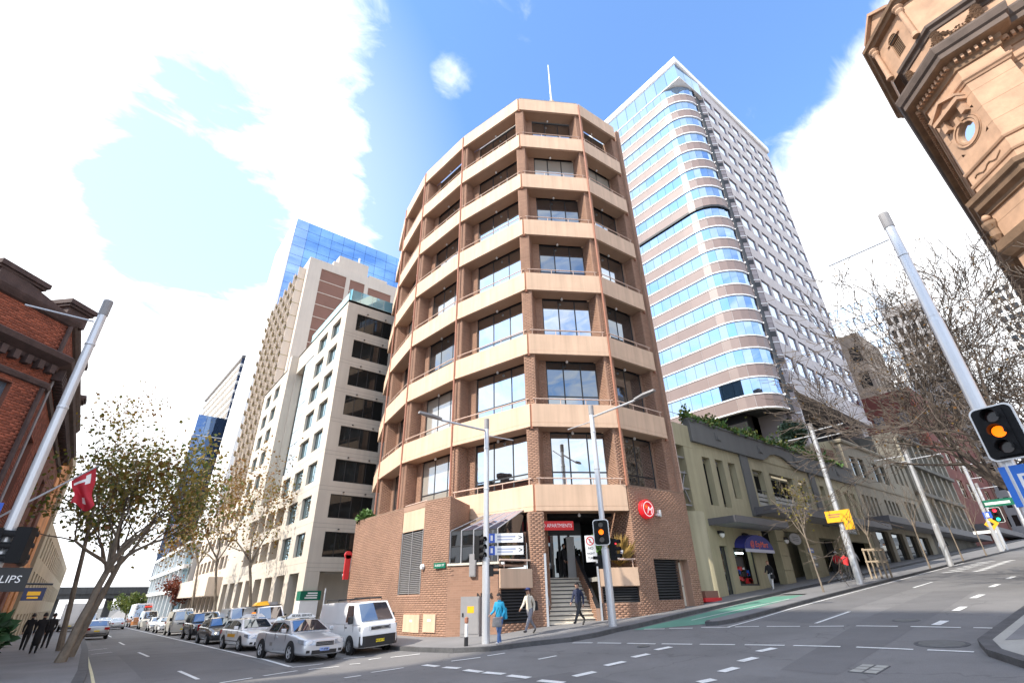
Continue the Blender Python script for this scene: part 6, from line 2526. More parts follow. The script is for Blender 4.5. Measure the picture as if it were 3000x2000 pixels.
# belfry stage
bel = [(40, 0.35), (32.3, 0.05), (30.2, -2.05), (30.2, -5.2)]
fBe = [Fr(a, b) for a, b in zip(bel[:-1], bel[1:])]
mb = MB()
fq = fBe[1]
az0, az1, aw = Z['at'] + 0.7, Z['at'] + 2.1, 0.38
fq.wall(mb, 0, fq.L, Z['at'], Z['bel'], [(fq.L / 2 - aw, fq.L / 2 + aw, az0, az1, 0.4)])
fBe[0].wall(mb, 0, fBe[0].L, Z['at'], Z['bel'])
fBe[2].wall(mb, 0, fBe[2].L, Z['at'], Z['bel'])
part('belfry_wall', mb, M_SAND, snd)
mb = MB()
cc, hz = fq.L / 2, az1
for j in range(12):
    w0, w1 = math.pi * j / 12, math.pi * (j + 1) / 12
    for (r0, r1, b0) in ((aw, aw + 0.2, -0.1),):
        q = [(cc + r * math.cos(w), hz + r * math.sin(w)) for r, w in ((r0, w0), (r1, w0), (r1, w1), (r0, w1))]
        mb.hexa([fq.P(a, 0.0, c) for a, c in q] + [fq.P(a, b0, c) for a, c in q])
part('arch_ring', mb, M_SAND, snd, fix=True)
mb = MB()
mb.quad(*([fq.P(cc - aw, -0.01, hz)] + [fq.P(cc + aw * math.cos(R(180 - 15 * j)), -0.01, hz + aw * math.sin(R(180 - 15 * j))) for j in range(1, 12)] + [fq.P(cc + aw, -0.01, hz)]))
part('arch_void', mb, M_BLACK, snd)
lvb = MB()
fq.box(lvb, cc - aw, cc + aw, 0.3, 0.35, az0, az1)
lo = part('louvre', lvb, M_BLACK, snd)
for i in range(12):
    mb = MB()
    zq = az0 + i * 0.15
    hw2 = aw if zq < hz else math.sqrt(max(0.01, aw * aw - (zq - hz) ** 2))
    bb = 0.1 if zq < hz else -0.06
    fq.box(mb, cc - hw2, cc + hw2, bb, bb + 0.05, zq, zq + 0.05)
    part('slat', mb, M_SANDD, lo)
for a in (0.12, fq.L - 0.12):
    mb = MB()
    q = fq.P(a, -0.15, 0)
    mb.lathe([(0.2, Z['at'] + 0.2), (0.2, Z['at'] + 0.4), (0.16, Z['at'] + 0.5), (0.14, Z['bel'] - 0.8), (0.24, Z['bel'] - 0.6), (0.2, Z['bel'] - 0.45), (0.3, Z['bel'] - 0.3), (0.3, Z['bel'] - 0.2)], (q[0], q[1], 0), n=12)
    part('column', mb, M_SAND, snd, smooth=False)
cornice('belfry_cornice', bel, [(0, Z['bel'] - 0.25), (0.3, Z['bel'] - 0.2), (0.4, Z['bel'] - 0.05), (0.55, Z['bel'] + 0.02), (0.6, Z['bel'] + 0.22), (0.0, Z['bel'] + 0.28)], M_SANDD, snd)
mb = MB()
zb_ = Z['bel'] + 0.22
for s_ in (-1, 1):
    mb.hexa([fq.P(cc + s_ * 1.3, -0.6, zb_), fq.P(cc, -0.6, zb_ + 1.3), fq.P(cc, 0.5, zb_ + 1.3), fq.P(cc + s_ * 1.3, 0.5, zb_), fq.P(cc + s_ * 1.3, -0.6, zb_ + 0.22), fq.P(cc, -0.6, zb_ + 1.55), fq.P(cc, 0.5, zb_ + 1.55), fq.P(cc + s_ * 1.3, 0.5, zb_ + 0.22)])
mb.quad(fq.P(cc - 1.2, -0.35, zb_), fq.P(cc + 1.2, -0.35, zb_), fq.P(cc, -0.35, zb_ + 1.3))
part('belfry_pediment', mb, M_SAND, snd, fix=True)
mb = MB()
mb.prism([(40, 0.2), (32.4, -0.1), (30.4, -2.1), (30.4, -5.2), (40, -5.2)], Z['bel'] - 0.1, Z['bel'] + 0.2)
part('roof', mb, M_SOOT, snd, fix=True)
# carved relief and capitals under the lower cornice
swag(fA, 0.15, fA.L - 0.1, Z['low1'] - 0.35, 0.25, 0, snd, 31)
for i in range(3):
    swag(fA, 0.1, fA.L - 0.1, Z['low1'] - 0.75 - i * 0.35, 0.1, 0, snd, 40 + i)
q = fB.P(fB.L - 0.15, -0.2, 0)
mb = MB()
mb.lathe([(0.0, k_(15.6)), (0.17, k_(15.62)), (0.23, k_(15.75)), (0.17, k_(15.88)), (0.0, k_(15.9))], (q[0], q[1], 0), n=12)
part('ball_finial', mb, M_SAND, snd, smooth=True)
mb = MB()
mb.lathe([(0.12, k_(14.6)), (0.25, k_(14.8)), (0.22, k_(15.1)), (0.36, k_(15.35)), (0.36, k_(15.5)), (0.0, k_(15.55))], (q[0], q[1], 0), n=10)
part('capital', mb, M_SANDD, snd)
z = k_(13.6)
cornice('arch_hood', [SN, SB, SA, SC], [(0, z), (0.2, z + 0.1), (0.5, z + 0.5), (0.6, z + 0.9), (0.3, z + 1.0), (0, z + 1.05)], M_SANDD, snd)
mb = MB()
fC.box(mb, 0.5, fC.L - 0.3, -0.02, 0.0, 9, 15.2)
part('window', mb, G_WIN, snd)
# ------------------------------------------------------------------ vehicles (front towards local -Y)
M_TYRE = mat('tyre', (0.012, 0.012, 0.013), 0.85, 0.1, 8)
M_RIM = mat('alloy', (0.55, 0.56, 0.58), 0.35, 0.05, 8, metal=0.2)
M_HUB = mat('steel_wheel', (0.30, 0.30, 0.31), 0.4, 0.05, 8, metal=0.5)
M_PLAST = mat('black_plastic', (0.016, 0.016, 0.018), 0.5, 0.1, 8)
M_CHROME = mat('chrome', (0.75, 0.76, 0.78), 0.12, 0.03, 8, metal=1.0)
M_LAMP = mat('lamp_lens', (0.40, 0.42, 0.45), 0.10, 0.1, 8, metal=0.35)
M_TAIL = mat('tail_lens', (0.35, 0.01, 0.012), 0.15, 0.05, 8)
M_AMB = mat('amber_lens', (0.8, 0.25, 0.01), 0.2, 0.05, 8)
G_CAR = glass('car_glass', (0.72, 0.84, 0.98), 0.36, dark=(0.02, 0.03, 0.045), wob=0.0, rough=0.02)
M_PLATEY = mat('plate_yellow', (0.82, 0.62, 0.02), 0.4, 0.03, 8)
M_PLATEB = mat('plate_blue', (0.30, 0.40, 0.72), 0.4, 0.03, 8)
P_WHITE = paint('white_paint', (0.88, 0.88, 0.88))
P_SILVER = paint('silver_paint', (0.62, 0.64, 0.67), 0.4)
P_BLACK = paint('black_paint', (0.012, 0.013, 0.016))
P_DARK = paint('charcoal_paint', (0.05, 0.055, 0.06), 0.3)
P_CREAM = paint('cream_paint', (0.62, 0.60, 0.54))
P_CHAMP = paint('champagne_paint', (0.42, 0.41, 0.40), 0.6)
P_ORANGE = paint('orange_paint', (0.70, 0.30, 0.12))
P_BLUE = paint('navy_paint', (0.03, 0.06, 0.16), 0.2)


def loft(mb, stations):
    rings = []
    for (y, half) in stations:
        ring = [(x, y, z) for x, z in half] + [(-x, y, z) for x, z in reversed(half) if x > 1e-6]
        rings.append(ring)
    k = len(mb.v)
    n = len(rings[0])
    for r in rings:
        mb.v += r
    for i in range(len(rings) - 1):
        for j in range(n):
            q = (j + 1) % n
            mb.f.append((k + i * n + j, k + i * n + q, k + (i + 1) * n + q, k + (i + 1) * n + j))
    mb.f.append(tuple(k + j for j in reversed(range(n))))
    mb.f.append(tuple(k + (len(rings) - 1) * n + j for j in range(n)))


def half(w, zb, zt):
    return [(0, zb), (w * 0.8, zb), (w * 0.965, zb + 0.08), (w, zb + 0.25), (w * 0.99, zt - 0.24), (w * 0.955, zt - 0.07), (w * 0.86, zt - 0.012), (w * 0.45, zt + 0.01), (0, zt + 0.015)]


SPEC = {
    'sedan': dict(L=4.9, W=1.86, H=1.46, st=[(-2.47, .70, .30, .70), (-2.44, .82, .24, .75), (-2.36, .88, .21, .79), (-2.1, .915, .19, .84), (-1.4, .93, .19, .95), (-.9, .93, .19, 1.0), (.6, .93, .19, .985), (1.6, .925, .2, 1.02), (2.2, .88, .24, 1.03), (2.41, .80, .3, .95), (2.46, .7, .4, .86)],
                  gh=(-1.2, -.38, .95, 1.75, .84, .62), zc=.995, sw=[(-.78, .12), (.2, 1.05)], axle=(-1.45, 1.38), wr=.335),
    'wagon': dict(L=4.9, W=1.84, H=1.46, st=[(-2.47, .70, .30, .69), (-2.44, .82, .24, .74), (-2.36, .87, .21, .78), (-2.1, .91, .19, .83), (-1.4, .92, .19, .93), (-.9, .92, .19, .97), (.6, .92, .19, .97), (1.8, .92, .2, 1.0), (2.3, .87, .26, 1.0), (2.42, .80, .3, .95)],
                  gh=(-1.2, -.38, 1.9, 2.32, .83, .63), zc=.97, sw=[(-.78, .12), (.2, 1.0), (1.08, 1.9)], axle=(-1.42, 1.4), wr=.32),
    'hatch': dict(L=4.15, W=1.72, H=1.47, st=[(-2.07, .62, .34, .64), (-2.0, .75, .25, .70), (-1.75, .82, .2, .78), (-1.05, .86, .19, .92), (-.65, .86, .19, .98), (.6, .86, .19, 1.0), (1.5, .85, .2, 1.02), (1.9, .82, .26, 1.0), (2.07, .76, .34, .92)],
                  gh=(-.95, -.2, 1.35, 1.86, .78, .58), zc=.98, sw=[(-.5, .25), (.33, 1.2)], axle=(-1.25, 1.28), wr=.3),
    'suv': dict(L=4.7, W=1.86, H=1.78, st=[(-2.34, .74, .42, .85), (-2.28, .84, .34, .96), (-2.0, .90, .3, 1.04), (-1.1, .93, .28, 1.1), (-.7, .93, .28, 1.13), (.6, .93, .28, 1.14), (1.8, .92, .3, 1.15), (2.2, .88, .36, 1.12), (2.34, .82, .42, 1.05)],
                gh=(-.95, -.3, 1.95, 2.28, .84, .68), zc=1.13, sw=[(-.55, .25), (.33, 1.15), (1.25, 1.95)], axle=(-1.35, 1.35), wr=.37),
    'van': dict(L=4.7, W=1.76, H=2.0, st=[(-2.36, .76, .34, 1.04), (-2.33, .83, .28, 1.1), (-2.24, .86, .24, 1.15), (-2.05, .88, .22, 1.19), (-1.6, .88, .2, 1.2), (0, .88, .2, 1.2), (1.8, .88, .22, 1.2), (2.28, .86, .3, 1.19), (2.33, .83, .38, 1.12)],
                gh=(-2.16, -1.5, 2.18, 2.31, .85, .745), zc=1.17, sw=[(-1.5, -.8)], axle=(-1.36, 1.25), wr=.335),
    'minibus': dict(L=5.3, W=1.88, H=2.2, st=[(-2.63, .78, .38, 1.0), (-2.58, .86, .28, 1.08), (-2.4, .92, .22, 1.16), (-1.8, .94, .2, 1.2), (0, .94, .2, 1.21), (2.0, .94, .22, 1.21), (2.58, .92, .3, 1.2), (2.63, .88, .38, 1.15)],
                    gh=(-2.4, -1.55, 2.45, 2.61, .91, .76), zc=1.17, sw=[(-1.65, -.8), (-.7, .5), (.6, 1.5), (1.6, 2.4)], axle=(-1.5, 1.5), wr=.34),
    'coach': dict(L=10.5, W=2.5, H=3.35, st=[(-5.2, 1.08, .45, 1.15), (-5.1, 1.18, .35, 1.25), (-4.8, 1.24, .3, 1.3), (0, 1.25, .3, 1.32), (4.9, 1.25, .3, 1.32), (5.2, 1.2, .4, 1.3)],
                  gh=(-5.1, -4.75, 5.0, 5.15, 1.22, 1.12), zc=1.3, sw=[(-4.5, -2.6), (-2.5, -.6), (-.5, 1.4), (1.5, 3.3), (3.4, 4.9)], axle=(-3.0, 2.6), wr=.5),
    'truck': dict(L=6.5, W=2.1, H=2.9, st=[(-3.2, .9, .45, 1.1), (-3.1, 1.0, .4, 1.3), (-1.7, 1.04, .4, 1.32), (-1.65, 1.0, .5, 1.3), (3.1, 1.0, .6, 1.25), (3.2, 1.0, .7, 1.2)],
                  gh=(-3.05, -2.6, -1.75, -1.68, 1.0, .9), zc=1.3, sw=[(-2.5, -1.85)], axle=(-2.3, 2.0), wr=.42),
}
_WHEEL = {}


def wheel_mesh(r, spokes):
    key = (r, spokes)
    if key not in _WHEEL:
        t = MB()
        w = 0.2
        t.lathe([(r * 0.62, -w / 2), (r * 0.9, -w / 2), (r * 0.985, -w * 0.38), (r, -w * 0.25), (r, w * 0.25), (r * 0.985, w * 0.38), (r * 0.9, w / 2), (r * 0.62, w / 2)], axis='x', n=24, cap=False)
        m = MB()
        m.lathe([(r * 0.66, w * 0.46), (r * 0.62, w * 0.47), (r * 0.58, w * 0.3), (r * 0.58, -w * 0.4)], axis='x', n=20, cap=False)
        m.lathe([(0.0, w * 0.44), (r * 0.16, w * 0.42), (r * 0.18, w * 0.3)], axis='x', n=10)
        m.lathe([(0.0, w * 0.1), (r * 0.36, w * 0.1), (r * 0.37, w * 0.02)], axis='x', n=14, cap=False)
        for i in range(spokes):
            a = 2 * math.pi * i / spokes
            c, s = math.cos(a), math.sin(a)
            q = []
            for (rad, hw) in ((r * 0.12, 0.035), (r * 0.62, 0.028)):
                for sg in (-1, 1):
                    q.append((rad * c - sg * hw * s, rad * s + sg * hw * c))
            for x0, x1 in ((w * 0.28, w * 0.42),):
                m.hexa([(x0, *q[0]), (x0, *q[1]), (x0, *q[3]), (x0, *q[2]), (x1, *q[0]), (x1, *q[1]), (x1, *q[3]), (x1, *q[2])])
        _WHEEL[key] = (t.mesh('wheel'), m.mesh('rim'))
    return _WHEEL[key]


def vehicle(kind, name, label, cat, x, y, body, rz=0.0, plate=M_PLATEY, group=None, lower=None, rims=M_RIM, spokes=5, lit=False, box=None, extras=None, ptext=None):
    s = SPEC[kind]
    z = gz(x, y)
    t = thing(name, label, cat, (x, y, z), 0, group)
    slope = math.atan2(gz(x, y + 1) - gz(x, y - 1), 2)
    sx = math.atan2(gz(x + .8, y) - gz(x - .8, y), 1.6)
    t.rotation_euler = (slope if abs(rz) < 1 else -slope, -sx if abs(rz) < 1 else sx, rz)
    H, W, L = s['H'], s['W'], s['L']
    P = lambda n, mb, m, par=t, **k: part(n, mb, m, par, world=False, **k)
    mb = MB()
    loft(mb, [(yy, half(w, zb, zt)) for yy, w, zb, zt in s['st']])
    b = P('body', mb, body, smooth=True, fix=True)
    md = b.modifiers.new('smooth', 'SUBSURF')
    md.levels = md.render_levels = 2
    b0, t0, t1, b1, wb, wt = s['gh']
    zc, zr = s['zc'] - 0.03, H
    mb = MB()
    ym = (t0 + t1) / 2
    loft(mb, [(b0, [(0, zc - .02), (wb, zc - .02), (wb, zc), (0, zc + 0.012)]), (t0 - 0.02, [(0, zc - .02), (wb, zc - .02), (wt, zr - 0.07), (0, zr - 0.035)]), (ym, [(0, zc - .02), (wb, zc - .02), (wt + .01, zr - 0.04), (0, zr)]), (t1, [(0, zc - .02), (wb, zc - .02), (wt, zr - 0.07), (0, zr - 0.03)]), (b1, [(0, zc - .02), (wb * .97, zc - .02), (wb * .97, zc), (0, zc + .012)])])
    g = P('cabin', mb, body, fix=True)
    md = g.modifiers.new('edges', 'BEVEL')
    md.width = 0.045
    md.segments = 2
    md.limit_method = 'ANGLE'

    def pane(nm, pts, out, m=G_CAR, par=t):
        mb = MB()
        o = Vector(out)
        mb.quad(*[tuple(Vector(p) + o) for p in pts])
        return P(nm, mb, m, par)
    sh = 0.05
    f = lambda p, q, k: tuple(Vector(p) + (Vector(q) - Vector(p)) * k)
    A0, A1 = (-wb, b0, zc), (wb, b0, zc)
    T0, T1 = (-wt, t0, zr - 0.07), (wt, t0, zr - 0.07)
    ws = [f(A0, A1, .06), f(A0, A1, .94), f(T1, T0, .07), f(T1, T0, .93)]
    ws = [f(ws[0], ws[3], .09), f(ws[1], ws[2], .09), f(ws[1], ws[2], .92), f(ws[0], ws[3], .92)]
    cm, ct_ = f(ws[0], ws[1], .5), f(ws[3], ws[2], .5)
    mb = MB()
    nf = (Vector(A1) - Vector(A0)).cross(Vector(T0) - Vector(A0)).normalized()
    o = nf * 0.024
    q = [Vector(p) + o for p in (ws[0], cm, ws[1], ws[2], ct_, ws[3])]
    q[1] += nf * 0.03
    q[4] += nf * 0.03
    mb.quad(q[0], q[1], q[4], q[5])
    mb.quad(q[1], q[2], q[3], q[4])
    P('windscreen', mb, G_CAR)
    C0, C1 = (-wb * .97, b1, zc), (wb * .97, b1, zc)
    R0, R1 = (-wt, t1, zr - 0.07), (wt, t1, zr - 0.07)
    rw = [f(C0, C1, .08), f(C0, C1, .92), f(R1, R0, .1), f(R1, R0, .9)]
    rw = [f(rw[0], rw[3], .12), f(rw[1], rw[2], .12), f(rw[1], rw[2], .88), f(rw[0], rw[3], .88)]
    nr = -(Vector(C1) - Vector(C0)).cross(Vector(R0) - Vector(C0)).normalized()
    pane('rear_window', list(reversed(rw)), nr * 0.022)
    zt_ = lambda yy: zr - 0.07 if t0 <= yy <= t1 else (zc + (zr - 0.07 - zc) * ((yy - b0) / (t0 - b0) if yy < t0 else (b1 - yy) / (b1 - t1)))
    for (y0, y1) in s['sw']:
        for sg in (-1, 1):
            def pt(yy, k):
                zz = zc + (zr - 0.07 - zc) * k
                k = min(k, max(0.05, (zt_(yy) - zc) / (zr - 0.07 - zc)) - 0.1)
                zz = zc + (zr - 0.07 - zc) * k
                return (sg * (wb + (wt - wb) * k), yy, zz)
            pts = [pt(y0, .08), pt(y1, .08), pt(y1, .88), pt(y0 + (0.12 if y0 < t0 + .3 else 0), .88), pt(y0, .3)]
            pane('side_window', pts if sg > 0 else list(reversed(pts)), (sg * 0.016, 0, 0.004))
    # wheels under dark arches
    wm, rm = wheel_mesh(s['wr'], spokes)
    for yy in s['axle']:
        for sg in (-1, 1):
            mb = MB()
            mb.lathe([(s['wr'] * 1.17, -0.02), (s['wr'] * 1.17, 0.0), (0.0, 0.001)], (sg * (W / 2 * 0.985), yy, s['wr'] * 1.02), 'x', 20)
            P('wheel_arch', mb, M_PLAST)
            M = Matrix.Translation((sg * (W / 2 - 0.07), yy, s['wr'])) @ (Matrix.Identity(4) if sg > 0 else Matrix.Rotation(math.pi, 4, 'Z'))
            w_ = link('wheel', wm, M_TYRE, t, mw=M, world=False, smooth=True)
            link('rim', rm, rims, w_, world=False)
    yf_, yr_ = s['st'][0][0], s['st'][-1][0]
    tall = kind in ('van', 'minibus', 'coach', 'truck', 'suv')
    zl = s['st'][1][3] - (0.13 if not tall else 0.2)
    wf = s['st'][1][1]
    for sg in (-1, 1):
        mb = MB()
        x0, x1 = sg * wf * 0.5, sg * wf * 1.03
        if tall:
            mb.hexa([(x0, yf_ - .02, zl - .02), (x1, yf_ + .09, zl - .02), (x1, yf_ + .25, zl - .02), (x0, yf_ + .2, zl - .02), (x0, yf_ - .01, zl + .14), (x1, yf_ + .1, zl + .16), (x1, yf_ + .25, zl + .16), (x0, yf_ + .2, zl + .14)])
        else:
            mb.hexa([(x0, yf_ - .035, zl - .05), (x1, yf_ + .04, zl - .03), (x1 * 1.105, yf_ + .40, zl + .05), (x0, yf_ + .2, zl - .04), (x0, yf_ - .005, zl + .1), (x1, yf_ + .09, zl + .145), (x1 * 1.105, yf_ + .44, zl + .16), (x0, yf_ + .3, zl + .12)])
        h_ = P('headlight', mb, M_LAMP, fix=True)
        if lit and sg < 0:
            mb = MB()
            mb.lathe([(0.0, -0.03), (0.055, -0.02), (0.06, 0.0)], (sg * wf * 0.72, yf_ + 0.04, zl + .05), 'y', 8)
            P('bulb', mb, glow('lit_headlamp', (1.0, 0.75, 0.35), 4.0), h_)
        mb = MB()
        zt2 = s['st'][-2][3] - 0.2
        wr2 = s['st'][-1][1]
        mb.hexa([(sg * wr2 * .62, yr_ - .1, zt2 - .08), (sg * wr2 * 1.12, yr_ - .2, zt2 - .08), (sg * wr2 * 1.1, yr_ - .04, zt2 - .08), (sg * wr2 * .62, yr_ + .025, zt2 - .08), (sg * wr2 * .62, yr_ - .1, zt2 + .1), (sg * wr2 * 1.12, yr_ - .2, zt2 + .1), (sg * wr2 * 1.1, yr_ - .05, zt2 + .1), (sg * wr2 * .62, yr_ + .02, zt2 + .1)])
        P('tail_light', mb, M_TAIL, fix=True)
        mb = MB()
        ymr = s['sw'][0][0] - 0.02
        mb.box(sg * W / 2 + (0.0 if sg > 0 else -0.2), sg * W / 2 + (0.2 if sg > 0 else 0.0), ymr - .1, ymr + .03, zc + .02, zc + (.17 if not tall else .3))
        o = P('wing_mirror', mb, M_PLAST if tall else body)
        md = o.modifiers.new('edges', 'BEVEL')
        md.width = 0.03
        md.segments = 2
        for yy in [s['sw'][0][0] - .08, s['sw'][0][1] + .04] + ([s['sw'][1][1] + .05] if len(s['sw']) > 1 else []):
            mb = MB()
            mb.box(sg * W / 2 * .985 - .004, sg * W / 2 * .985 + .006, yy, yy + .012, .36, zc - .02)
            P('door_seam', mb, M_PLAST)
        mb = MB()
        yy = s['sw'][0][1] - .16
        mb.box(sg * W / 2 * .985 - .02, sg * W / 2 * .985 + .03, yy, yy + .17, zc - .16, zc - .12)
        P('door_handle', mb, M_PLAST if tall else body)
    # grille, bumper and plates
    mb = MB()
    if tall:
        mb.box(-wf * .48, wf * .48, yf_ - .025, yf_ + .1, zl - .0, zl + .12)
    else:
        mb.box(-wf * .44, wf * .44, yf_ - .02, yf_ + .1, zl - .08, zl + .06)
    gr = P('grille', mb, M_PLAST)
    for k in range(2):
        mb = MB()
        zz = zl + (.02 + .06 * k if tall else -.04 + .045 * k)
        mb.box(-wf * .46, wf * .46, yf_ - .035, yf_ - .02, zz, zz + .014)
        P('grille_bar', mb, M_CHROME, gr)
    mb = MB()
    if tall:
        mb.hexa([(-wf * 1.06, yf_ + .12, .3), (-wf * .8, yf_ - .05, .3), (wf * .8, yf_ - .05, .3), (wf * 1.06, yf_ + .12, .3), (-wf * 1.06, yf_ + .1, zl - .1), (-wf * .8, yf_ - .06, zl - .1)][:4] + [(-wf * 1.06, yf_ + .1, zl - .2), (-wf * .8, yf_ - .06, zl - .2), (wf * .8, yf_ - .06, zl - .2), (wf * 1.06, yf_ + .1, zl - .2)])
    else:
        mb.box(-wf * .62, wf * .62, yf_ - .012, yf_ + .2, .27, .4)
        for sg in (-1, 1):
            mb.box(sg * wf * .8 - .07, sg * wf * .8 + .07, yf_ + .0, yf_ + .2, .32, .41)
    P('bumper', mb, (lower or M_PLAST) if tall else M_PLAST, fix=True)
    for (yy, d_, zz) in ((yf_ - (.075 if tall else .03), -1, .5 if tall else .42), (yr_ + .035, 1, zt2 - .16 if not tall else .75)):
        mb = MB()
        mb.box(-.19, .19, min(yy, yy - d_ * .03), max(yy, yy - d_ * .03), zz - .055, zz + .055)
        o = P('number_plate', mb, plate)
        if ptext and d_ < 0:
            text_obj('lettering', ptext, .1, Matrix.Translation((0, yy - .004, zz)) @ Matrix.Rotation(R(90), 4, 'X'), M_SBLACK, None).parent = o
    mb = MB()
    wrb = s['st'][-1][1]
    if not tall:
        mb.box(-wrb * .9, wrb * .9, yr_ - .05, yr_ + .015, .42, .47)
        P('rear_strip', mb, M_PLAST)
    return t, P, s


def side_line(P, s, mat_, z0, z1, y0, y1, name='side_stripe'):
    for sg in (-1, 1):
        mb = MB()
        mb.box(sg * s['W'] / 2 * .99 - .01, sg * s['W'] / 2 * .99 + .012, y0, y1, z0, z1)
        P(name, mb, mat_)


GQ = 'vehicles queued on the avenue'
# white panel van
t, P, s = vehicle('van', 'panel_van', 'white panel van with black roof bars stopped beside the silver taxi', 'van', 10.3, 24.75, P_WHITE, 0.05, group=GQ, rims=M_HUB, spokes=8, lower=M_PLAST, ptext='AX 67 YF')
for yy in (-.9, .3, 1.6):
    mb = MB()
    mb.tube([(-.78, yy, 1.99), (-.76, yy, 2.06), (.76, yy, 2.06), (.78, yy, 1.99)], .022, 5)
    P('roof_bar', mb, M_PLAST)
mb = MB()
for sg in (-1, 1):
    mb.tube([(sg * .7, -1.0, 2.08), (sg * .7, 1.8, 2.08)], .022, 5)
P('roof_rail', mb, M_PLAST)
mb = MB()
for sg in (-1, 1):
    mb.box(sg * .842, sg * .856, -.55, 2.1, .98, .995) if sg > 0 else mb.box(-.856, -.842, -.55, 2.1, .98, .995)
P('body_crease', mb, P_CREAM)
mb = MB()
mb.box(-.35, .35, -2.37, -2.33, 1.0, 1.02)
P('badge_bar', mb, M_CHROME)
# silver taxi and white taxi wagon
M_TAXIS = mat('taxi_sign', (0.75, 0.75, 0.73), 0.4, 0.03, 5)
M_TORANGE = mat('taxi_orange', (0.8, 0.2, 0.02), 0.4, 0.03, 5)


def taxi_sign(P, y0, z0, lab, top=None, bars=True):
    mb = MB()
    mb.hexa([(-.62, y0 - .12, z0 + .03), (.62, y0 - .12, z0 + .03), (.62, y0 + .12, z0 + .03), (-.62, y0 + .12, z0 + .03), (-.4, y0 - .07, z0 + .2), (.4, y0 - .07, z0 + .2), (.4, y0 + .07, z0 + .2), (-.4, y0 + .07, z0 + .2)])
    o = P('roof_sign', mb, M_TAXIS, fix=True)
    text_obj('lettering', lab, .13, Matrix.Translation((0, y0 - .105, z0 + .115)) @ Matrix.Rotation(R(72), 4, 'X'), M_SBLACK, None).parent = o
    if top:
        mb = MB()
        mb.box(-.09, .09, y0 - .05, y0 + .05, z0 + .2, z0 + .27)
        P('roof_lamp', mb, top, o)
    mb = MB()
    mb.tube([(-.66, y0, z0), (-.62, y0, z0 + .05), (.62, y0, z0 + .05), (.66, y0, z0)], .02, 5)
    P('roof_bar', mb, M_PLAST)


t, P, s = vehicle('sedan', 'taxi', 'silver taxi sedan with a white roof sign at the head of the queue', 'taxi', 7.72, 24.7, P_SILVER, 0.13, plate=M_PLATEB, group=GQ, ptext='T 3708')
taxi_sign(P, .0, 1.44, 'SILVER SERVICE')
side_line(P, s, P_CHAMP, .5, .62, .3, .55, 'door_badge')
t, P, s = vehicle('wagon', 'taxi', 'white taxi wagon with orange roof lamp behind the silver taxi', 'taxi', 7.75, 33.1, P_WHITE, 0.08, plate=M_PLATEB, group=GQ, ptext='T 1194')
taxi_sign(P, .0, 1.44, 'TAXI', top=glow('taxi_lit', (0.9, 0.25, 0.02), 0.6))
side_line(P, s, M_SYEL, .60, .74, -.5, .75)
side_line(P, s, M_PLAST, .42, .45, -1.0, 1.0)
mb = MB()
mb.box(-.45, .45, -1.9, -1.3, .9, .91)
t, P, s = vehicle('hatch', 'parked_car', 'dark charcoal hatchback with one headlamp lit behind the white taxi', 'car', 7.65, 41.3, P_DARK, 0.04, group=GQ, lit=True)
t, P, s = vehicle('suv', 'parked_car', 'black four wheel drive with a red badge on its bonnet', 'car', 7.95, 49.8, P_BLACK, 0.02, group=GQ)
mb = MB()
mb.box(-.62, -.35, -2.37, -2.3, .82, 1.0)
P('bonnet_badge', mb, M_TAIL)
vehicle('van', 'passenger_van', 'silver beige van between the black four wheel drive and small white cars', 'van', 7.95, 61.5, P_CREAM, 0.02, group=GQ, lower=P_CREAM)
vehicle('sedan', 'parked_car', 'white sedan following behind the beige van', 'car', 8.0, 71.5, P_WHITE, 0.0, group=GQ)
vehicle('hatch', 'parked_car', 'small white hatchback second behind the beige van', 'car', 8.0, 80.5, P_WHITE, 0.0, group=GQ)
vehicle('minibus', 'minibus', 'pale minibus with a high roof ahead of the coach', 'minibus', 8.1, 93.0, P_CREAM, 0.0, group=GQ, lower=P_CREAM)
t, P, s = vehicle('coach', 'coach', 'white coach with an orange front in the queue', 'coach', 8.4, 112.0, P_WHITE, 0.0, group=GQ, lower=P_ORANGE)
mb = MB()
mb.box(-1.0, 1.0, -5.32, -5.2, .9, 1.35)
P('front_panel', mb, P_ORANGE)
mb = MB()
mb.box(.05, 1.0, -5.22, -4.86, 2.75, 2.95)
P('route_board', mb, glow('route_red', (0.7, 0.05, 0.03), 0.5))
mb = MB()
side_line(P, s, P_ORANGE, .6, 1.15, -4.9, 4.6)
# second row beside the kerb
GP = 'vehicles standing along the east kerb'
t, P, s = vehicle('van', 'delivery_van', 'white van with a yellow roof load behind the white taxi', 'van', 10.15, 40.5, P_WHITE, 0.0, group=GP, lower=P_WHITE)
mb = MB()
mb.hexa([(-.75, -.5, 1.98), (.2, -.55, 1.98), (.25, .6, 1.98), (-.7, .6, 1.98), (-.55, -.4, 2.22), (.05, -.42, 2.28), (.1, .5, 2.26), (-.5, .5, 2.2)])
o = part('roof_load', mb, M_SYEL, None, fix=True)
o.matrix_basis = t.matrix_basis.copy()
o.location.z += .02
tag(o, 'yellow wrapped bundle tied on the white van roof', 'bundle')
mb = MB()
mb.box(.25, .75, -.4, .5, 1.98, 2.2)
P('roof_crate', mb, M_GREYLOUVRE)
mb = MB()
mb.tube([(-.8, -1.1, 2.0), (-.8, 1.8, 2.0), (.8, 1.8, 2.0), (.8, -1.1, 2.0), (-.8, -1.1, 2.0)], .03, 5)
P('roof_rack', mb, M_PLAST)
vehicle('van', 'delivery_van', 'white van parked behind the van with the yellow load', 'van', 10.2, 48.8, P_WHITE, 0.0, group=GP, lower=P_WHITE)
vehicle('hatch', 'parked_car', 'black hatchback between the two taxis by the kerb', 'car', 10.1, 33.2, P_BLACK, 0.0, group=GP)
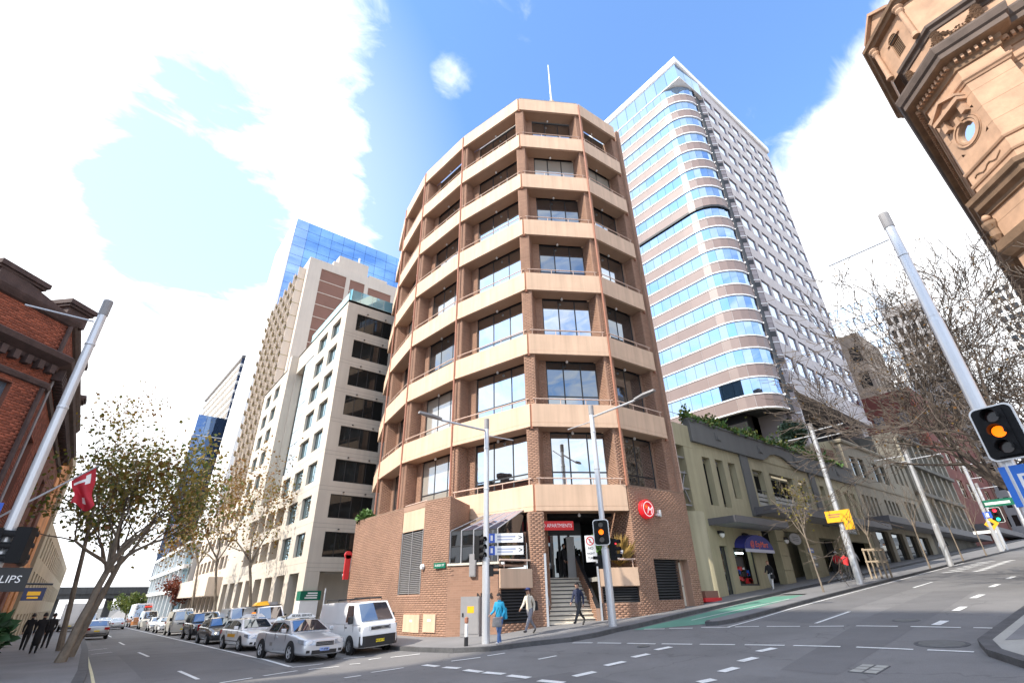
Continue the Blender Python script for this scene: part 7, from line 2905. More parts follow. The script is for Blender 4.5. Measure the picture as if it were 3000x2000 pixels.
vehicle('suv', 'parked_car', 'white wagon parked by the kerb beyond the vans', 'car', 10.2, 60.0, P_WHITE, 0.0, group=GP)
vehicle('minibus', 'minibus', 'white minibus parked by the kerb near the coach', 'minibus', 10.25, 78.0, P_WHITE, 0.0, group=GP, lower=P_WHITE)
# vehicles driving away on the left
GA = 'vehicles driving away along the avenue'
vehicle('hatch', 'moving_car', 'champagne hatchback seen from behind beside the leaning tree trunks', 'car', 1.75, 61.5, P_CHAMP, math.pi, group=GA)
vehicle('sedan', 'moving_car', 'silver sedan seen from behind in the middle lane', 'car', 4.85, 98.0, P_SILVER, math.pi, plate=M_SIGNWHITE, group=GA)
vehicle('sedan', 'moving_car', 'white sedan ahead of the silver sedan', 'car', 4.6, 128, P_WHITE, math.pi, plate=M_SIGNWHITE, group=GA)
vehicle('sedan', 'moving_car', 'dark blue sedan near the bridge', 'car', 4.9, 150, P_BLUE, math.pi, plate=M_SIGNWHITE, group=GA)
vehicle('minibus', 'moving_van', 'white van by the west kerb near the bridge', 'van', 1.9, 118, P_WHITE, math.pi, group=GA)
for (x, y, lab, c, br) in ((-0.35, 92, 'white box truck standing at the west kerb behind the people', P_WHITE, P_WHITE), (1.6, 145, 'white and orange box truck close to the bridge', P_WHITE, P_ORANGE)):
    t, P, s = vehicle('truck', 'box_truck', lab, 'truck', x, y, br, math.pi, group='box trucks on the avenue')
    mb = MB()
    mb.box(-1.08, 1.08, -1.55, 3.25, .95, 3.2)
    P('cargo_box', mb, c)
# ------------------------------------------------------------------ people
M_SKIN = mat('skin', (0.42, 0.24, 0.165), 0.6, 0.06, 12)
M_HAIR = mat('dark_hair', (0.018, 0.013, 0.010), 0.6, 0.2, 30)
M_BLKCLOTH = mat('black_cloth', (0.014, 0.014, 0.016), 0.85, 0.2, 6, bump=0.3, bscale=30)
M_NAVY = mat('navy_knit', (0.02, 0.026, 0.06), 0.85, 0.2, 6, bump=0.3, bscale=40)
M_TEAL = mat('turquoise_jacket', (0.02, 0.34, 0.55), 0.7, 0.12, 5, bump=0.3, bscale=20)
M_JEAN = mat('blue_denim', (0.075, 0.15, 0.34), 0.85, 0.2, 6, bump=0.3, bscale=40)
M_GREYT = mat('grey_trouser', (0.20, 0.20, 0.23), 0.85, 0.12, 6, bump=0.2, bscale=40)
M_CREAMC = mat('cream_jacket', (0.60, 0.54, 0.44), 0.85, 0.1, 6, bump=0.3, bscale=20)
M_CHARC = mat('charcoal_cloth', (0.03, 0.03, 0.032), 0.85, 0.15, 6, bump=0.2, bscale=40)
M_REDC = mat('red_shirt', (0.62, 0.035, 0.04), 0.8, 0.1, 6, bump=0.2, bscale=30)
M_WHITEC = mat('white_cloth', (0.70, 0.69, 0.68), 0.8, 0.06, 6, bump=0.2, bscale=30)
M_SHOE = mat('dark_shoe', (0.02, 0.018, 0.016), 0.5, 0.1, 8)
M_CAPB = mat('blue_cap', (0.02, 0.03, 0.12), 0.7, 0.1, 8)


def person(label, x, y, face, pose, cols, h=1.74, z=None, hair=M_HAIR, cap=None, group=None, coat=False, lean=0.0, female=False):
    """one continuous skinned figure; pose gives joint angles, cols the clothes of each region"""
    zb = gz(x, y) + 0.15 if z is None else z
    t = thing('person', label, 'person', (x, y, zb), face, group)
    k = h / 1.74
    sw = pose.get('stride', 0.0)
    ar = pose.get('arm', 0.25)
    V, E, Rr, reg = [], [], [], []

    def add(p, r, parent, rg):
        V.append(Vector(p) * k)
        Rr.append(r * k * (1.13 if r > .03 and rg != 'skin' else 1.04))
        reg.append(rg)
        if parent is not None:
            E.append((parent, len(V) - 1))
        return len(V) - 1
    ly = lean
    pel = add((0, 0, .93), .135, None, 'legs')
    wst = add((0, -.02 * 1 - ly * .15, 1.08), .125 if not female else .11, pel, 'torso')
    chs = add((0, -.02 - ly * .5, 1.30), .15 if not female else .13, wst, 'torso')
    nk0 = add((0, -.01 - ly * .75, 1.45), .075, chs, 'torso')
    nk1 = add((0, -.025 - ly * .85, 1.52), .056, nk0, 'skin')
    hd0 = add((0, -.045 - ly * .9, 1.585), .082, nk1, 'skin')
    hd1 = add((0, -.035 - ly * .95, 1.66), .093, hd0, 'skin')
    add((0, -.03 - ly, 1.71), .062, hd1, 'skin')
    ns = add((0, -.115 - ly * .9, 1.605), .02, hd0, 'skin')
    for sg in (-1, 1):
        add((sg * .082, -.03 - ly * .9, 1.625), .016, hd0, 'skin')
    w = .175 if not female else .155
    for sg, phase in ((-1, 1), (1, -1)):
        a = ar * phase * (1 if sw else 0.2)
        sh = add((sg * w, -.02 - ly * .62, 1.40), .07, chs, 'torso')
        el_a = pose.get('elbow', .35)
        up = pose.get('up_' + ('l' if sg < 0 else 'r'))
        if up:
            el = add((sg * (w + .07), up[0], up[1]), .05, sh, 'arms')
            wr = add((sg * (w + .02) + up[4] * sg, up[2], up[3]), .036, el, 'arms')
            hv = Vector((sg * (w + .02) + up[4] * sg, up[2] - .05, up[3] + .0))
        else:
            ey, ez = -.02 - ly * .55 - math.sin(a) * .28, 1.40 - math.cos(a) * .28
            el = add((sg * (w + .055), ey, ez), .05, sh, 'arms')
            b = a + el_a
            wy, wz_ = ey - math.sin(b) * .25, ez - math.cos(b) * .25
            wr = add((sg * (w + .05), wy, wz_), .036, el, 'arms')
            hv = Vector((sg * (w + .045), wy - math.sin(b) * .075, wz_ - math.cos(b) * .075))
        hn_ = add(hv, .036, wr, 'skin')
        hd = (hv - Vector(V[wr]) / k).normalized()
        for j, off in enumerate((-.022, -.007, .008, .022)):
            fl = (.055, .065, .062, .05)[j]
            f0 = add(hv + hd * .035 + Vector((0, off, 0)), .0095, hn_, 'skin')
            add(hv + hd * (.035 + fl) + Vector((-sg * .015, off, 0)), .0085, f0, 'skin')
        th = add(hv + Vector((-sg * .01, -.035, 0)) + hd * .01, .0105, hn_, 'skin')
        add(hv + Vector((-sg * .012, -.05, 0)) + hd * .045, .009, th, 'skin')
        # legs: thigh, knee, ankle, toe
        lsg = -phase * sw
        hp = add((sg * .088, 0, .87), .096, pel, 'legs')
        ky, kz = -math.sin(lsg * .55 + (.12 if sw else 0)) * .42, .87 - math.cos(lsg * .55) * .41
        kn = add((sg * .092, ky, kz), .066, hp, 'legs')
        bend = lsg * .55 - (.35 * sw if lsg < 0 else -.02)
        ay, azz = ky - math.sin(bend) * .40, kz - math.cos(bend) * .385
        an = add((sg * .092, ay, max(azz, .08)), .046 if not pose.get('wide') else .06, kn, pose.get('shin', 'legs'))
        fz = .045 if azz < .12 else azz - .045
        he = add((sg * .094, ay + .03, max(azz - .05, .035)), .04, an, 'feet')
        if lsg < -.2:
            add((sg * .1, ay - .14, .03), .034, he, 'feet')
        else:
            add((sg * .1, ay - .16, max(azz - .03, .035)), .034, he, 'feet')
    if coat:
        c0 = add((0, .03, .62), .17, pel, 'torso')
        add((0, .04, .30), .19, c0, 'torso')
    me = bpy.data.meshes.new('body')
    me.from_pydata([tuple(v) for v in V], E, [])
    o = bpy.data.objects.new('body', me)
    COL.objects.link(o)
    md = o.modifiers.new('skin', 'SKIN')
    md.use_smooth_shade = True
    for i, sv in enumerate(me.skin_vertices[0].data):
        r = Rr[i]
        fl = 1.0
        if reg[i] == 'torso' and i in (wst, chs):
            fl = .74
        sv.radius = (r, r * fl)
        sv.use_root = i == pel
    ms = o.modifiers.new('sub', 'SUBSURF')
    ms.levels = ms.render_levels = 1
    dg = bpy.context.evaluated_depsgraph_get()
    dg.update()
    em = bpy.data.meshes.new_from_object(o.evaluated_get(dg))
    bpy.data.objects.remove(o)
    em.name = 'body'
    order = ['skin', 'torso', 'arms', 'legs', 'feet', 'shinskin']
    for rg in order:
        em.materials.append(cols.get(rg, M_SKIN))
    segs_ = [(V[a], V[b], reg[b]) for a, b in E]
    A_ = np.array([list(s[0]) for s in segs_])
    B_ = np.array([list(s[1]) for s in segs_])
    AB = B_ - A_
    den = (AB * AB).sum(1) + 1e-9
    ri = np.array([order.index(s[2]) for s in segs_])
    rad = np.array([max(Rr[a], Rr[b]) for a, b in E])
    for p in em.polygons:
        c = np.array(p.center)
        tt = np.clip(((c - A_) * AB).sum(1) / den, 0, 1)
        dd = np.linalg.norm(A_ + AB * tt[:, None] - c, axis=1) - rad * 0.6
        p.material_index = int(ri[int(dd.argmin())])
        p.use_smooth = True
    link('body', em, None, t, world=False)
    hc = V[hd1]
    mb = MB()
    n = 12
    if hair is not None:
        for i in range(6):
            ph = math.pi / 2 * i / 5
            for j in range(n):
                th = 2 * math.pi * j / n
                back = 1.0 if math.sin(th) > -0.3 else 0.55
                low_ = -0.45 * (1 if math.sin(th) > -0.2 else -0.2)
                zz_h = low_ + (1 - low_) * math.sin(ph)
                rr_ = math.cos(ph) if zz_h > 0 else 1.0
                mb.v.append((hc.x + .1 * k * math.cos(th) * max(rr_, .05), hc.y + .012 + .112 * k * math.sin(th) * max(rr_, .05), hc.z + .115 * k * zz_h))
        for i in range(5):
            for j in range(n):
                q = (j + 1) % n
                mb.f.append((i * n + j, i * n + q, (i + 1) * n + q, (i + 1) * n + j))
        mb.f.append(tuple(5 * n + j for j in range(n)))
        part('hair', mb, hair, t, world=False, smooth=True)
    if cap is not None:
        mb = MB()
        mb.lathe([(.108 * k, .0), (.106 * k, .05 * k), (.08 * k, .09 * k), (0.0, .105 * k)], (hc.x, hc.y, hc.z + .03 * k), n=12)
        mb.hexa([(-.07, hc.y - .2, hc.z + .03), (.07, hc.y - .2, hc.z + .03), (.09, hc.y - .06, hc.z + .035), (-.09, hc.y - .06, hc.z + .035), (-.07, hc.y - .2, hc.z + .045), (.07, hc.y - .2, hc.z + .045), (.09, hc.y - .06, hc.z + .055), (-.09, hc.y - .06, hc.z + .055)])
        part('cap', mb, cap, t, world=False)
    return t


def bag(name, label, x, y, z, size, m, rz=0.0, strap=None, cat='bag'):
    t = thing(name, label, cat, (x, y, z), rz)
    w, d_, h = size
    mb = MB()
    mb.hexa([(-w / 2, -d_ / 2, -h / 2), (w / 2, -d_ / 2, -h / 2), (w / 2, d_ / 2, -h / 2), (-w / 2, d_ / 2, -h / 2), (-w * .42, -d_ * .4, h / 2), (w * .42, -d_ * .4, h / 2), (w * .42, d_ * .4, h / 2), (-w * .42, d_ * .4, h / 2)])
    o = part('body', mb, m, t, world=False, fix=True)
    md = o.modifiers.new('edges', 'BEVEL')
    md.width = min(size) * .25
    md.segments = 2
    mb = MB()
    mb.tube([(-w * .3, 0, h / 2), (-w * .25, 0, h / 2 + .12), (w * .25, 0, h / 2 + .12), (w * .3, 0, h / 2)] if not strap else [Vector(q) for q in strap], .012, 5)
    part('strap', mb, M_BLKCLOTH, t, world=False)
    return t


LEFT = -math.pi / 2      # walking towards -X (faces local -Y)
# facing: local -Y; rz turns it. -X is rz = -90 degrees
person('man in a bright turquoise jacket and blue jeans stepping off the corner kerb', 13.35, 17.85, R(-75), dict(stride=.35, arm=.2, elbow=.9), dict(torso=M_TEAL, arms=M_TEAL, legs=M_JEAN, feet=M_WHITEC), 1.75)
bag('shoulder_bag', 'grey and white satchel carried by the man in turquoise', 13.05, 17.62, 1.22, (.42, .16, .34), mat('satchel_grey', (0.25, 0.24, 0.24), 0.8, 0.25, 10), R(-75), [(-.1, .0, .17), (0.05, .05, .5), (.12, .1, .17)])
bag('backpack', 'bright blue backpack on the man in turquoise', 13.58, 17.88, 1.5, (.3, .18, .42), M_TEAL, R(-75))
person('man in a blue cap, cream jacket and grey trousers walking along the brick wall', 15.7, 18.75, R(-80), dict(stride=.85, arm=.35, elbow=.5), dict(torso=M_CREAMC, arms=M_CREAMC, legs=M_GREYT, feet=M_SHOE), 1.76, cap=M_CAPB, lean=.06)
bag('backpack', 'small black backpack worn over the cream jacket', 15.98, 18.72, 1.72, (.28, .16, .38), M_BLKCLOTH, R(-80))
person('man in a navy jumper and black trousers striding past the entrance stairs', 18.3, 18.3, R(-80), dict(stride=1.0, arm=.3, elbow=.35), dict(torso=M_NAVY, arms=M_NAVY, legs=M_CHARC, feet=M_SHOE), 1.78)
ep = ff.P(2.15, 3.4, 0)
person('person in a dark suit standing at the top of the entrance stairs', ep[0], ep[1], R(20), dict(stride=0), dict(torso=M_BLKCLOTH, arms=M_BLKCLOTH, legs=M_BLKCLOTH, feet=M_SHOE), 1.76, z=2.98)
person('woman in a patterned dark top and white trousers walking past the shop window', 35.4, 17.4, R(-85), dict(stride=.45, arm=.25, elbow=.9), dict(torso=M_BLKCLOTH, arms=M_BLKCLOTH, legs=M_WHITEC, feet=M_WHITEC), 1.7, hair=mat('fair_hair', (0.25, 0.13, 0.06), 0.6, 0.2, 30), female=True)
bag('handbag', 'dark handbag carried by the woman in white trousers', 35.15, 17.15, gz(35, 17) + .95, (.3, .14, .26), M_BLKCLOTH, R(-85))
person('runner in a red shirt and white cap on the side street pavement', 45.9, 17.0, R(90), dict(stride=.8, arm=.4, elbow=1.2, shin='skin'), dict(torso=M_REDC, arms=M_REDC, legs=M_BLKCLOTH, feet=M_SHOE), 1.74, cap=M_WHITEC)
cyx, cyy = 41.6, 14.9
person('person in a red top with dark sleeves standing over a bicycle', cyx, cyy, R(120), dict(stride=.1, up_l=(-.2, 1.2, -.42, 1.05, -.05), up_r=(-.2, 1.2, -.42, 1.05, -.05)), dict(torso=M_REDC, arms=M_REDC, legs=M_CHARC, feet=M_SHOE), 1.76)
bag('shopping_bag', 'pale bag hanging beside the bicycle', cyx + .62, cyy - .35, gz(cyx, cyy) + 1.05, (.42, .2, .42), M_WHITEC, .3)
person('man in a white shirt and dark trousers outside the dark shop', 50.3, 17.3, R(80), dict(stride=.5, arm=.3), dict(torso=M_WHITEC, arms=M_WHITEC, legs=M_BLKCLOTH, feet=M_SHOE), 1.78)
person('person in black with a white collar behind the pole with the yellow sign', 48.0, 16.9, R(-90), dict(stride=.3), dict(torso=M_BLKCLOTH, arms=M_BLKCLOTH, legs=M_BLKCLOTH, feet=M_SHOE), 1.75)
person('person in a white shirt far up the side street pavement', 73.5, 16.2, R(-90), dict(stride=.4), dict(torso=M_WHITEC, arms=M_WHITEC, legs=M_BLKCLOTH, feet=M_SHOE), 1.76)
person('person in dark clothes far up the side street', 77.5, 16.8, R(80), dict(stride=.4), dict(torso=M_CHARC, arms=M_CHARC, legs=M_BLKCLOTH, feet=M_SHOE), 1.76)
GW = 'people in black on the west pavement'
for (lab, x, y, rz, hh, co) in (('person in a long black coat standing nearest on the west pavement', -1.27, 38.9, 185, 1.84, True),
                                ('person in a black suit at the wall side of the coated figure', -1.95, 43.5, 175, 1.84, False),
                                ('person in black half hidden beyond the coated figure', -1.0, 44.5, 190, 1.84, False),
                                ('person in black partly hidden by the dark green plant', -2.95, 42.0, 160, 1.74, False)):
    person(lab, x, y, R(rz), dict(stride=.25 if not co else 0, arm=.2), dict(torso=M_BLKCLOTH, arms=M_BLKCLOTH, legs=M_BLKCLOTH, feet=M_SHOE), hh, group=GW, coat=co, z=gz(x, y) + .15)
# bicycle
bk = thing('bicycle', 'dark bicycle under the rider in the red top', 'bicycle', (cyx, cyy, gz(cyx, cyy) + .06), R(32) + math.pi)
for s_, yy in ((-1, -.52), (1, .52)):
    mb = MB()
    for r0 in (.33,):
        pts = [(0, yy + r0 * math.cos(2 * math.pi * j / 18), .34 + r0 * math.sin(2 * math.pi * j / 18)) for j in range(19)]
        mb.tube(pts, .018, 4, cap=False)
    wh_ = part('wheel', mb, M_TYRE, bk, world=False)
    mb = MB()
    for j in range(8):
        a = math.pi * 2 * j / 8
        mb.tube([(0, yy, .34), (0, yy + .32 * math.cos(a), .34 + .32 * math.sin(a))], .004, 3)
    part('spoke', mb, M_STEEL, wh_, world=False)
mb = MB()
for a, b in (((0, -.52, .34), (0, -.36, .86)), ((0, -.4, .74), (0, .0, .3)), ((0, -.4, .78), (0, .22, .8)), ((0, .22, .8), (0, .0, .3)), ((0, .0, .3), (0, .52, .34)), ((0, .2, .74), (0, .52, .34))):
    mb.tube([a, b], .018, 5)
part('frame', mb, M_PLAST, bk, world=False)
mb = MB()
mb.tube([(-.27, -.4, .98), (0, -.38, .95), (.27, -.4, .98)], .016, 5)
part('handlebar', mb, M_PLAST, bk, world=False)
mb = MB()
mb.box(-.07, .07, .12, .36, .84, .89)
part('saddle', mb, M_PLAST, bk, world=False)
# ------------------------------------------------------------------ poles, signals and signs
M_POLE = mat('pole_steel', (0.60, 0.61, 0.63), 0.35, 0.05, 1.2, metal=0.45, fine=0.03)
M_VISOR = mat('signal_black', (0.012, 0.012, 0.013), 0.6, 0.1, 6, spec=0.2)
M_LENSOFF = mat('lens_off', (0.03, 0.012, 0.012), 0.15, 0.1, 6)
L_AMBER = glow('lit_amber', (1.0, 0.17, 0.004), 1.1)
L_RED = glow('lit_red', (1.0, 0.02, 0.04), 2.2)
L_GREEN = glow('lit_green', (0.02, 0.9, 0.45), 2.0)


def smart_pole(label, x, y, h, arms=(), r=0.15, sleeve=3.1, lamp=None, flare=1.28, name='street_pole', zb=None, group='tall grey street poles'):
    z = (gz(x, y) + 0.15) if zb is None else zb
    t = thing(name, label, 'street pole', (x, y, z), group=group)
    mb = MB()
    mb.lathe([(r * flare, z - 0.05), (r * flare, z + sleeve), (r * (flare + 1) / 2, z + sleeve + 0.04), (r * 1.0, z + sleeve + 0.05), (r * 0.86, z + h - 0.5), (r * 0.86, z + h - 0.48)], (x, y, 0), n=16)
    part('shaft', mb, M_POLE, t, smooth=False)
    mb = MB()
    mb.lathe([(r * 0.98, z + h - 0.5), (r * 0.98, z + h - 0.02), (r * 0.9, z + h), (0.0, z + h)], (x, y, 0), n=16)
    part('cap', mb, M_GREYLOUVRE, t)
    for zz_ in (z + h - 1.5, z + h - 3.4):
        mb = MB()
        mb.lathe([(r * 0.95, zz_), (r * 1.02, zz_ + 0.02), (r * 1.02, zz_ + 0.06), (r * 0.95, zz_ + 0.08)], (x, y, 0), n=16)
        part('collar', mb, M_POLE, t)
    for (dx, dy, za, l, rr) in arms:
        dr_ = Vector((dx, dy, 0))
        p = Vector((x, y, za)) + dr_ * r
        mb = MB()
        mb.tube([p, p + dr_ * l + Vector((0, 0, 0.02))], rr, 6)
        part('arm', mb, M_POLE, t)
    if lamp:
        dx, dy, za, l0, l1 = lamp
        dr_, sd = Vector((dx, dy, 0)), Vector((-dy, dx, 0))
        p = Vector((x, y, za)) + dr_ * l0
        q = Vector((x, y, za + 0.1)) + dr_ * l1
        mb = MB()
        mb.tube([Vector((x, y, za - .05)) + dr_ * r, p], 0.05, 6)
        part('arm', mb, M_POLE, t)
        mb = MB()
        w0, w1 = sd * 0.08, sd * 0.17
        u_ = Vector((0, 0, .09))
        m_ = (p + q) / 2
        mb.hexa([p - w0, m_ - w1, m_ + w1, p + w0, p - w0 + u_, m_ - w1 + u_, m_ + w1 + u_, p + w0 + u_])
        mb.hexa([m_ - w1, q - w0, q + w0, m_ + w1, m_ - w1 + u_, q - w0 + u_, q + w0 + u_, m_ + w1 + u_])
        part('lantern', mb, M_GREYLOUVRE, t, fix=True)
    return t


smart_pole('tall grey pole with lantern at the brick corner beside the man in turquoise', 13.26, 18.66, 9.4, arms=[(1, 0, 9.02, 1.5, .025)], lamp=(-1, 0, 9.3, 2.55, 3.7), r=.13)
smart_pole('tall grey pole with lantern in front of the entrance stairs', 18.65, 16.64, 10.2, arms=[(0, 1, 10.2, 1.7, .025)], lamp=(0, -1, 10.46, 2.9, 4.1), r=.14)
smart_pole('tall grey pole with two cross arms carrying the yellow road sign', 38.15, 13.2, 10.4, arms=[(0, -1, 12.2, 1.9, .035), (0, 1, 11.9, 1.6, .035), (0, -1, 11.6, 1.8, .035)], r=.17, zb=2.36)
smart_pole('tall grey pole between the small trees up the side street', 54.77, 12.0, 9.6, arms=[(0, -1, 12.2, 2.2, .035), (0, 1, 12.6, 2.4, .035), (0, 1, 12.1, 2.0, .03)], r=.17, zb=3.6)
smart_pole('distant grey pole carrying a green street sign and traffic signal', 78.07, 12.2, 10.3, arms=[(0, -1, 14.8, 3.0, .04), (0, -1, 13.2, 3.0, .04)], r=.18, zb=5.4)
smart_pole('shorter twin pole close behind the distant signal pole', 81.05, 12.25, 7.4, arms=[(0, -1, 12.4, 4.0, .04)], r=.16, zb=5.65)
smart_pole('distant pole far up the side street beyond the twin poles', 104, 12.5, 9.5, arms=[(0, -1, 15.6, 5.0, .04), (0, -1, 13.5, 4.0, .04)], r=.18, zb=7.3)
smart_pole('tall pale street pole standing before the red brick corner building', -1.8, 17.0, 10.0, arms=[(-1, 0, 9.4, 1.5, .025)], r=.125, zb=.15, flare=1.2)
smart_pole('tall pale street pole carrying the large amber traffic signal', 14.9, 1.62, 10.9, arms=[(0, 1, 10.62, 1.55, .02)], r=.13, zb=.55, sleeve=7.4, flare=1.1)


def face_dir(nx, ny):
    """unit vectors of a board whose front looks along (nx, ny)"""
    n = Vector((nx, ny)).normalized()
    return Vector((-n.y, n.x))      # along travel, outward on the right hand


def signal(name, label, x, y, z0, z1, nx, ny, w, lit=None, board=True, lens=(M_LENSOFF,) * 3, group=None, visors=True, off=0.0):
    u = face_dir(nx, ny)
    o = Vector((x, y)) + Vector((nx, ny)).normalized() * off
    fr = Fr(tuple(o - u * w / 2), tuple(o + u * w / 2))
    t = thing(name, label, 'traffic signal', (o.x, o.y, (z0 + z1) / 2), group=group)
    h = z1 - z0

    def rounded(inset, b0, b1, rad):
        mb = MB()
        pts = []
        for (cx_, cz, a0) in ((w - inset - rad, z1 - inset - rad, 0), (inset + rad, z1 - inset - rad, 90), (inset + rad, z0 + inset + rad, 180), (w - inset - rad, z0 + inset + rad, 270)):
            for j in range(6):
                a = R(a0 + 18 * j)
                pts.append((cx_ + rad * math.cos(a), cz + rad * math.sin(a)))
        mb.quad(*[fr.P(a, b0, c) for a, c in pts])
        mb.quad(*[fr.P(a, b1, c) for a, c in reversed(pts)])
        for i in range(len(pts)):
            (a0, c0), (a1, c1) = pts[i - 1], pts[i]
            mb.quad(fr.P(a0, b0, c0), fr.P(a0, b1, c0), fr.P(a1, b1, c1), fr.P(a1, b0, c1))
        return mb
    if board:
        part('border', rounded(0.0, 0.0, 0.03, .14), M_SIGNWHITE, t, fix=True)
        part('backboard', rounded(0.035, -0.012, 0.02, .12), M_VISOR, t, fix=True)
    hw_ = min(w * .3, .2)
    mb = MB()
    fr.box(mb, w / 2 - hw_, w / 2 + hw_, -.06, .22, z0 + h * .07, z1 - h * .07)
    part('housing', mb, M_VISOR, t)
    n = len(lens)
    for i in range(n):
        c = z1 - h * .07 - (h * .86) * (i + .5) / n
        r = min(.86 * h / n * .36, hw_ * .85)
        mb = MB()
        k0 = [fr.P(w / 2 + r * math.cos(2 * math.pi * j / 16), -.075, c + r * math.sin(2 * math.pi * j / 16)) for j in range(16)]
        mb.quad(*k0)
        m_ = lit[1] if lit and lit[0] == i else lens[i]
        part('lens', mb, m_, t)
        if visors:
            mb = MB()
            for j in range(14):
                a0, a1 = R(-25 + 230 * j / 14), R(-25 + 230 * (j + 1) / 14)
                rr_ = r * 1.12
                d0, d1 = .24, .24
                mb.quad(fr.P(w / 2 + rr_ * math.cos(a0), -.06, c + rr_ * math.sin(a0)), fr.P(w / 2 + rr_ * math.cos(a1), -.06, c + rr_ * math.sin(a1)), fr.P(w / 2 + rr_ * math.cos(a1), -.06 - d1, c + rr_ * math.sin(a1)), fr.P(w / 2 + rr_ * math.cos(a0), -.06 - d0, c + rr_ * math.sin(a0)))
            part('visor', mb, M_VISOR, t)
    return t


signal('traffic_signal', 'large traffic signal with white edged board showing amber on the pole nearest the sandstone building', 14.65, 1.45, 4.42, 5.6, -1, .12, .76, (1, L_AMBER), off=.0)
signal('traffic_signal', 'traffic signal with white edged board showing amber before the entrance stairs', 18.4, 16.55, 4.12, 5.26, -.78, -.62, .74, (1, L_AMBER))
signal('traffic_signal', 'black signal with a red lamp beside the entrance balcony', 19.1, 16.45, 3.42, 4.5, .35, -.93, .4, (0, L_RED), board=False)
signal('pedestrian_signal', 'small black pedestrian signal below the no turn sign', 18.5, 16.9, 3.1, 3.78, -.9, .3, .34, None, board=False, lens=(M_LENSOFF,) * 2)
signal('traffic_signal', 'black signal seen edge on fixed to the brick corner pole', 13.0, 18.75, 3.45, 4.55, .2, -1, .42, None, board=False)
signal('pedestrian_signal', 'small black pedestrian signal low on the brick corner pole', 13.45, 18.5, 2.84, 3.36, .75, -.65, .32, None, board=False, lens=(M_LENSOFF,) * 2)
signal('traffic_signal', 'distant traffic signal showing green up the side street', 78.2, 11.3, 8.3, 9.9, -1, -.1, 1.0, (2, L_GREEN), lens=(L_RED, M_LENSOFF, M_LENSOFF))
signal('traffic_signal', 'distant traffic signal showing red beyond the twin poles', 96, 8.5, 8.2, 9.5, -1, 0, .8, (0, L_RED))
signal('traffic_signal', 'dark signal seen from behind on the pole by the red brick building', -1.45, 16.95, 2.95, 3.85, .35, 1, .5, None, board=False)
signal('traffic_signal', 'second dark signal seen from the side on the pole by the red brick building', -1.95, 16.8, 2.9, 3.8, 1, .3, .44, None, board=False)


def sign(name, label, x, y, z0, z1, nx, ny, w, m, txt=None, tm=None, size=.1, group=None, bars=None, off=0.0, cat='sign', sx=1.0):
    u = face_dir(nx, ny)
    o = Vector((x, y)) + Vector((nx, ny)).normalized() * off
    fr = Fr(tuple(o - u * w / 2), tuple(o + u * w / 2))
    t = plate(name, label, cat, fr, 0, w, z0, z1, 0.0, m, txt, tm, size, group, sx=sx)
    for (a0, a1, c0, c1, bm) in bars or ():
        mb = MB()
        fr.box(mb, w * a0, w * a1, -.006, -.001, z0 + (z1 - z0) * c0, z0 + (z1 - z0) * c1)
        part('print', mb, bm, t)
    return t, fr


FN = (.35, -.93)
for (z0, z1, lab) in ((4.22, 4.6, 'upper white finger sign with blue symbol and arrow on the brick corner pole'), (3.72, 4.08, 'lower white finger sign with blue symbol and arrow on the brick corner pole')):
    t, fr = sign('finger_sign', lab, 14.1, 18.35, z0, z1, -.6, -.8, 1.55, M_SIGNWHITE, group='finger signs on the corner pole',
                 bars=[(0, .19, 0, 1, M_SBLUE), (.26, .78, .55, .75, mat('print_grey', (0.35, .38, .5), .5, .05, 3)), (.26, .7, .25, .42, MATS['print_grey'])])
    text_obj('arrow', '>', .34, text_frame(fr, 1.42, -.004, (z0 + z1) / 2), M_SBLACK, t)
    mb = MB()
    fr.box(mb, .1, .2, -.012, -.007, z0 + .08, z1 - .08)
    part('symbol', mb, M_SIGNWHITE, t)
t, fr = sign('no_turn_sign', 'tall white regulatory sign with a red ring left of the amber signal', 18.38, 17.3, 3.46, 4.62, -.85, -.52, .5, M_SIGNWHITE, bars=[])
for i, (s, zq) in enumerate((('NO', 4.05), ('RIGHT', 3.82), ('TURN', 3.62))):
    text_obj('lettering', s, .17 if i == 0 else .125, text_frame(fr, .25, -.004, zq), M_SBLACK, t)
mb = MB()
for j in range(20):
    a0, a1 = 2 * math.pi * j / 20, 2 * math.pi * (j + 1) / 20
    mb.quad(*[fr.P(.25 + r * math.cos(a), -.004, 4.37 + r * math.sin(a)) for r, a in ((.2, a0), (.2, a1), (.155, a1), (.155, a0))])
mb.quad(fr.P(.12, -.0045, 4.49), fr.P(.15, -.0045, 4.52), fr.P(.38, -.0045, 4.25), fr.P(.35, -.0045, 4.22))
part('ring', mb, M_RED, t)
mb = MB()
fr.box(mb, .22, .27, -.0035, -.001, 4.28, 4.46)
part('symbol', mb, M_SBLACK, t)
t, fr = sign('road_sign', 'bright yellow road sign with a bent arrow tail on the cross armed pole', 37.85, 13.15, 6.0, 6.72, -1, -.05, 1.5, M_SYEL, bars=[(.1, .6, .62, .72, M_DOWN), (.1, .55, .42, .52, M_DOWN)])
mb = MB()
fr.box(mb, .95, 1.5, .0, .02, 5.5, 6.0)
part('arrow_tail', mb, M_SYEL, t)
t, fr = sign('parking_sign', 'blue parking sign with white letter below the large amber signal', 14.92, 1.4, 3.5, 4.32, -1, .1, .72, mat('parking_blue', (0.03, 0.17, 0.62), .4, .04, 3), 'P', M_SIGNWHITE, .6, off=.18)
sign('street_name_plate', 'green street name board high on the distant signal pole', 78.4, 10.8, 10.0, 10.75, -1, 0, 3.1, M_SGREEN, bars=[(.15, .85, .3, .65, M_SIGNWHITE)])
sign('road_sign', 'round blue sign on the distant signal pole', 77.9, 12.0, 8.8, 9.5, -1, 0, .75, M_SBLUE, bars=[(.35, .65, .2, .8, M_SIGNWHITE)])
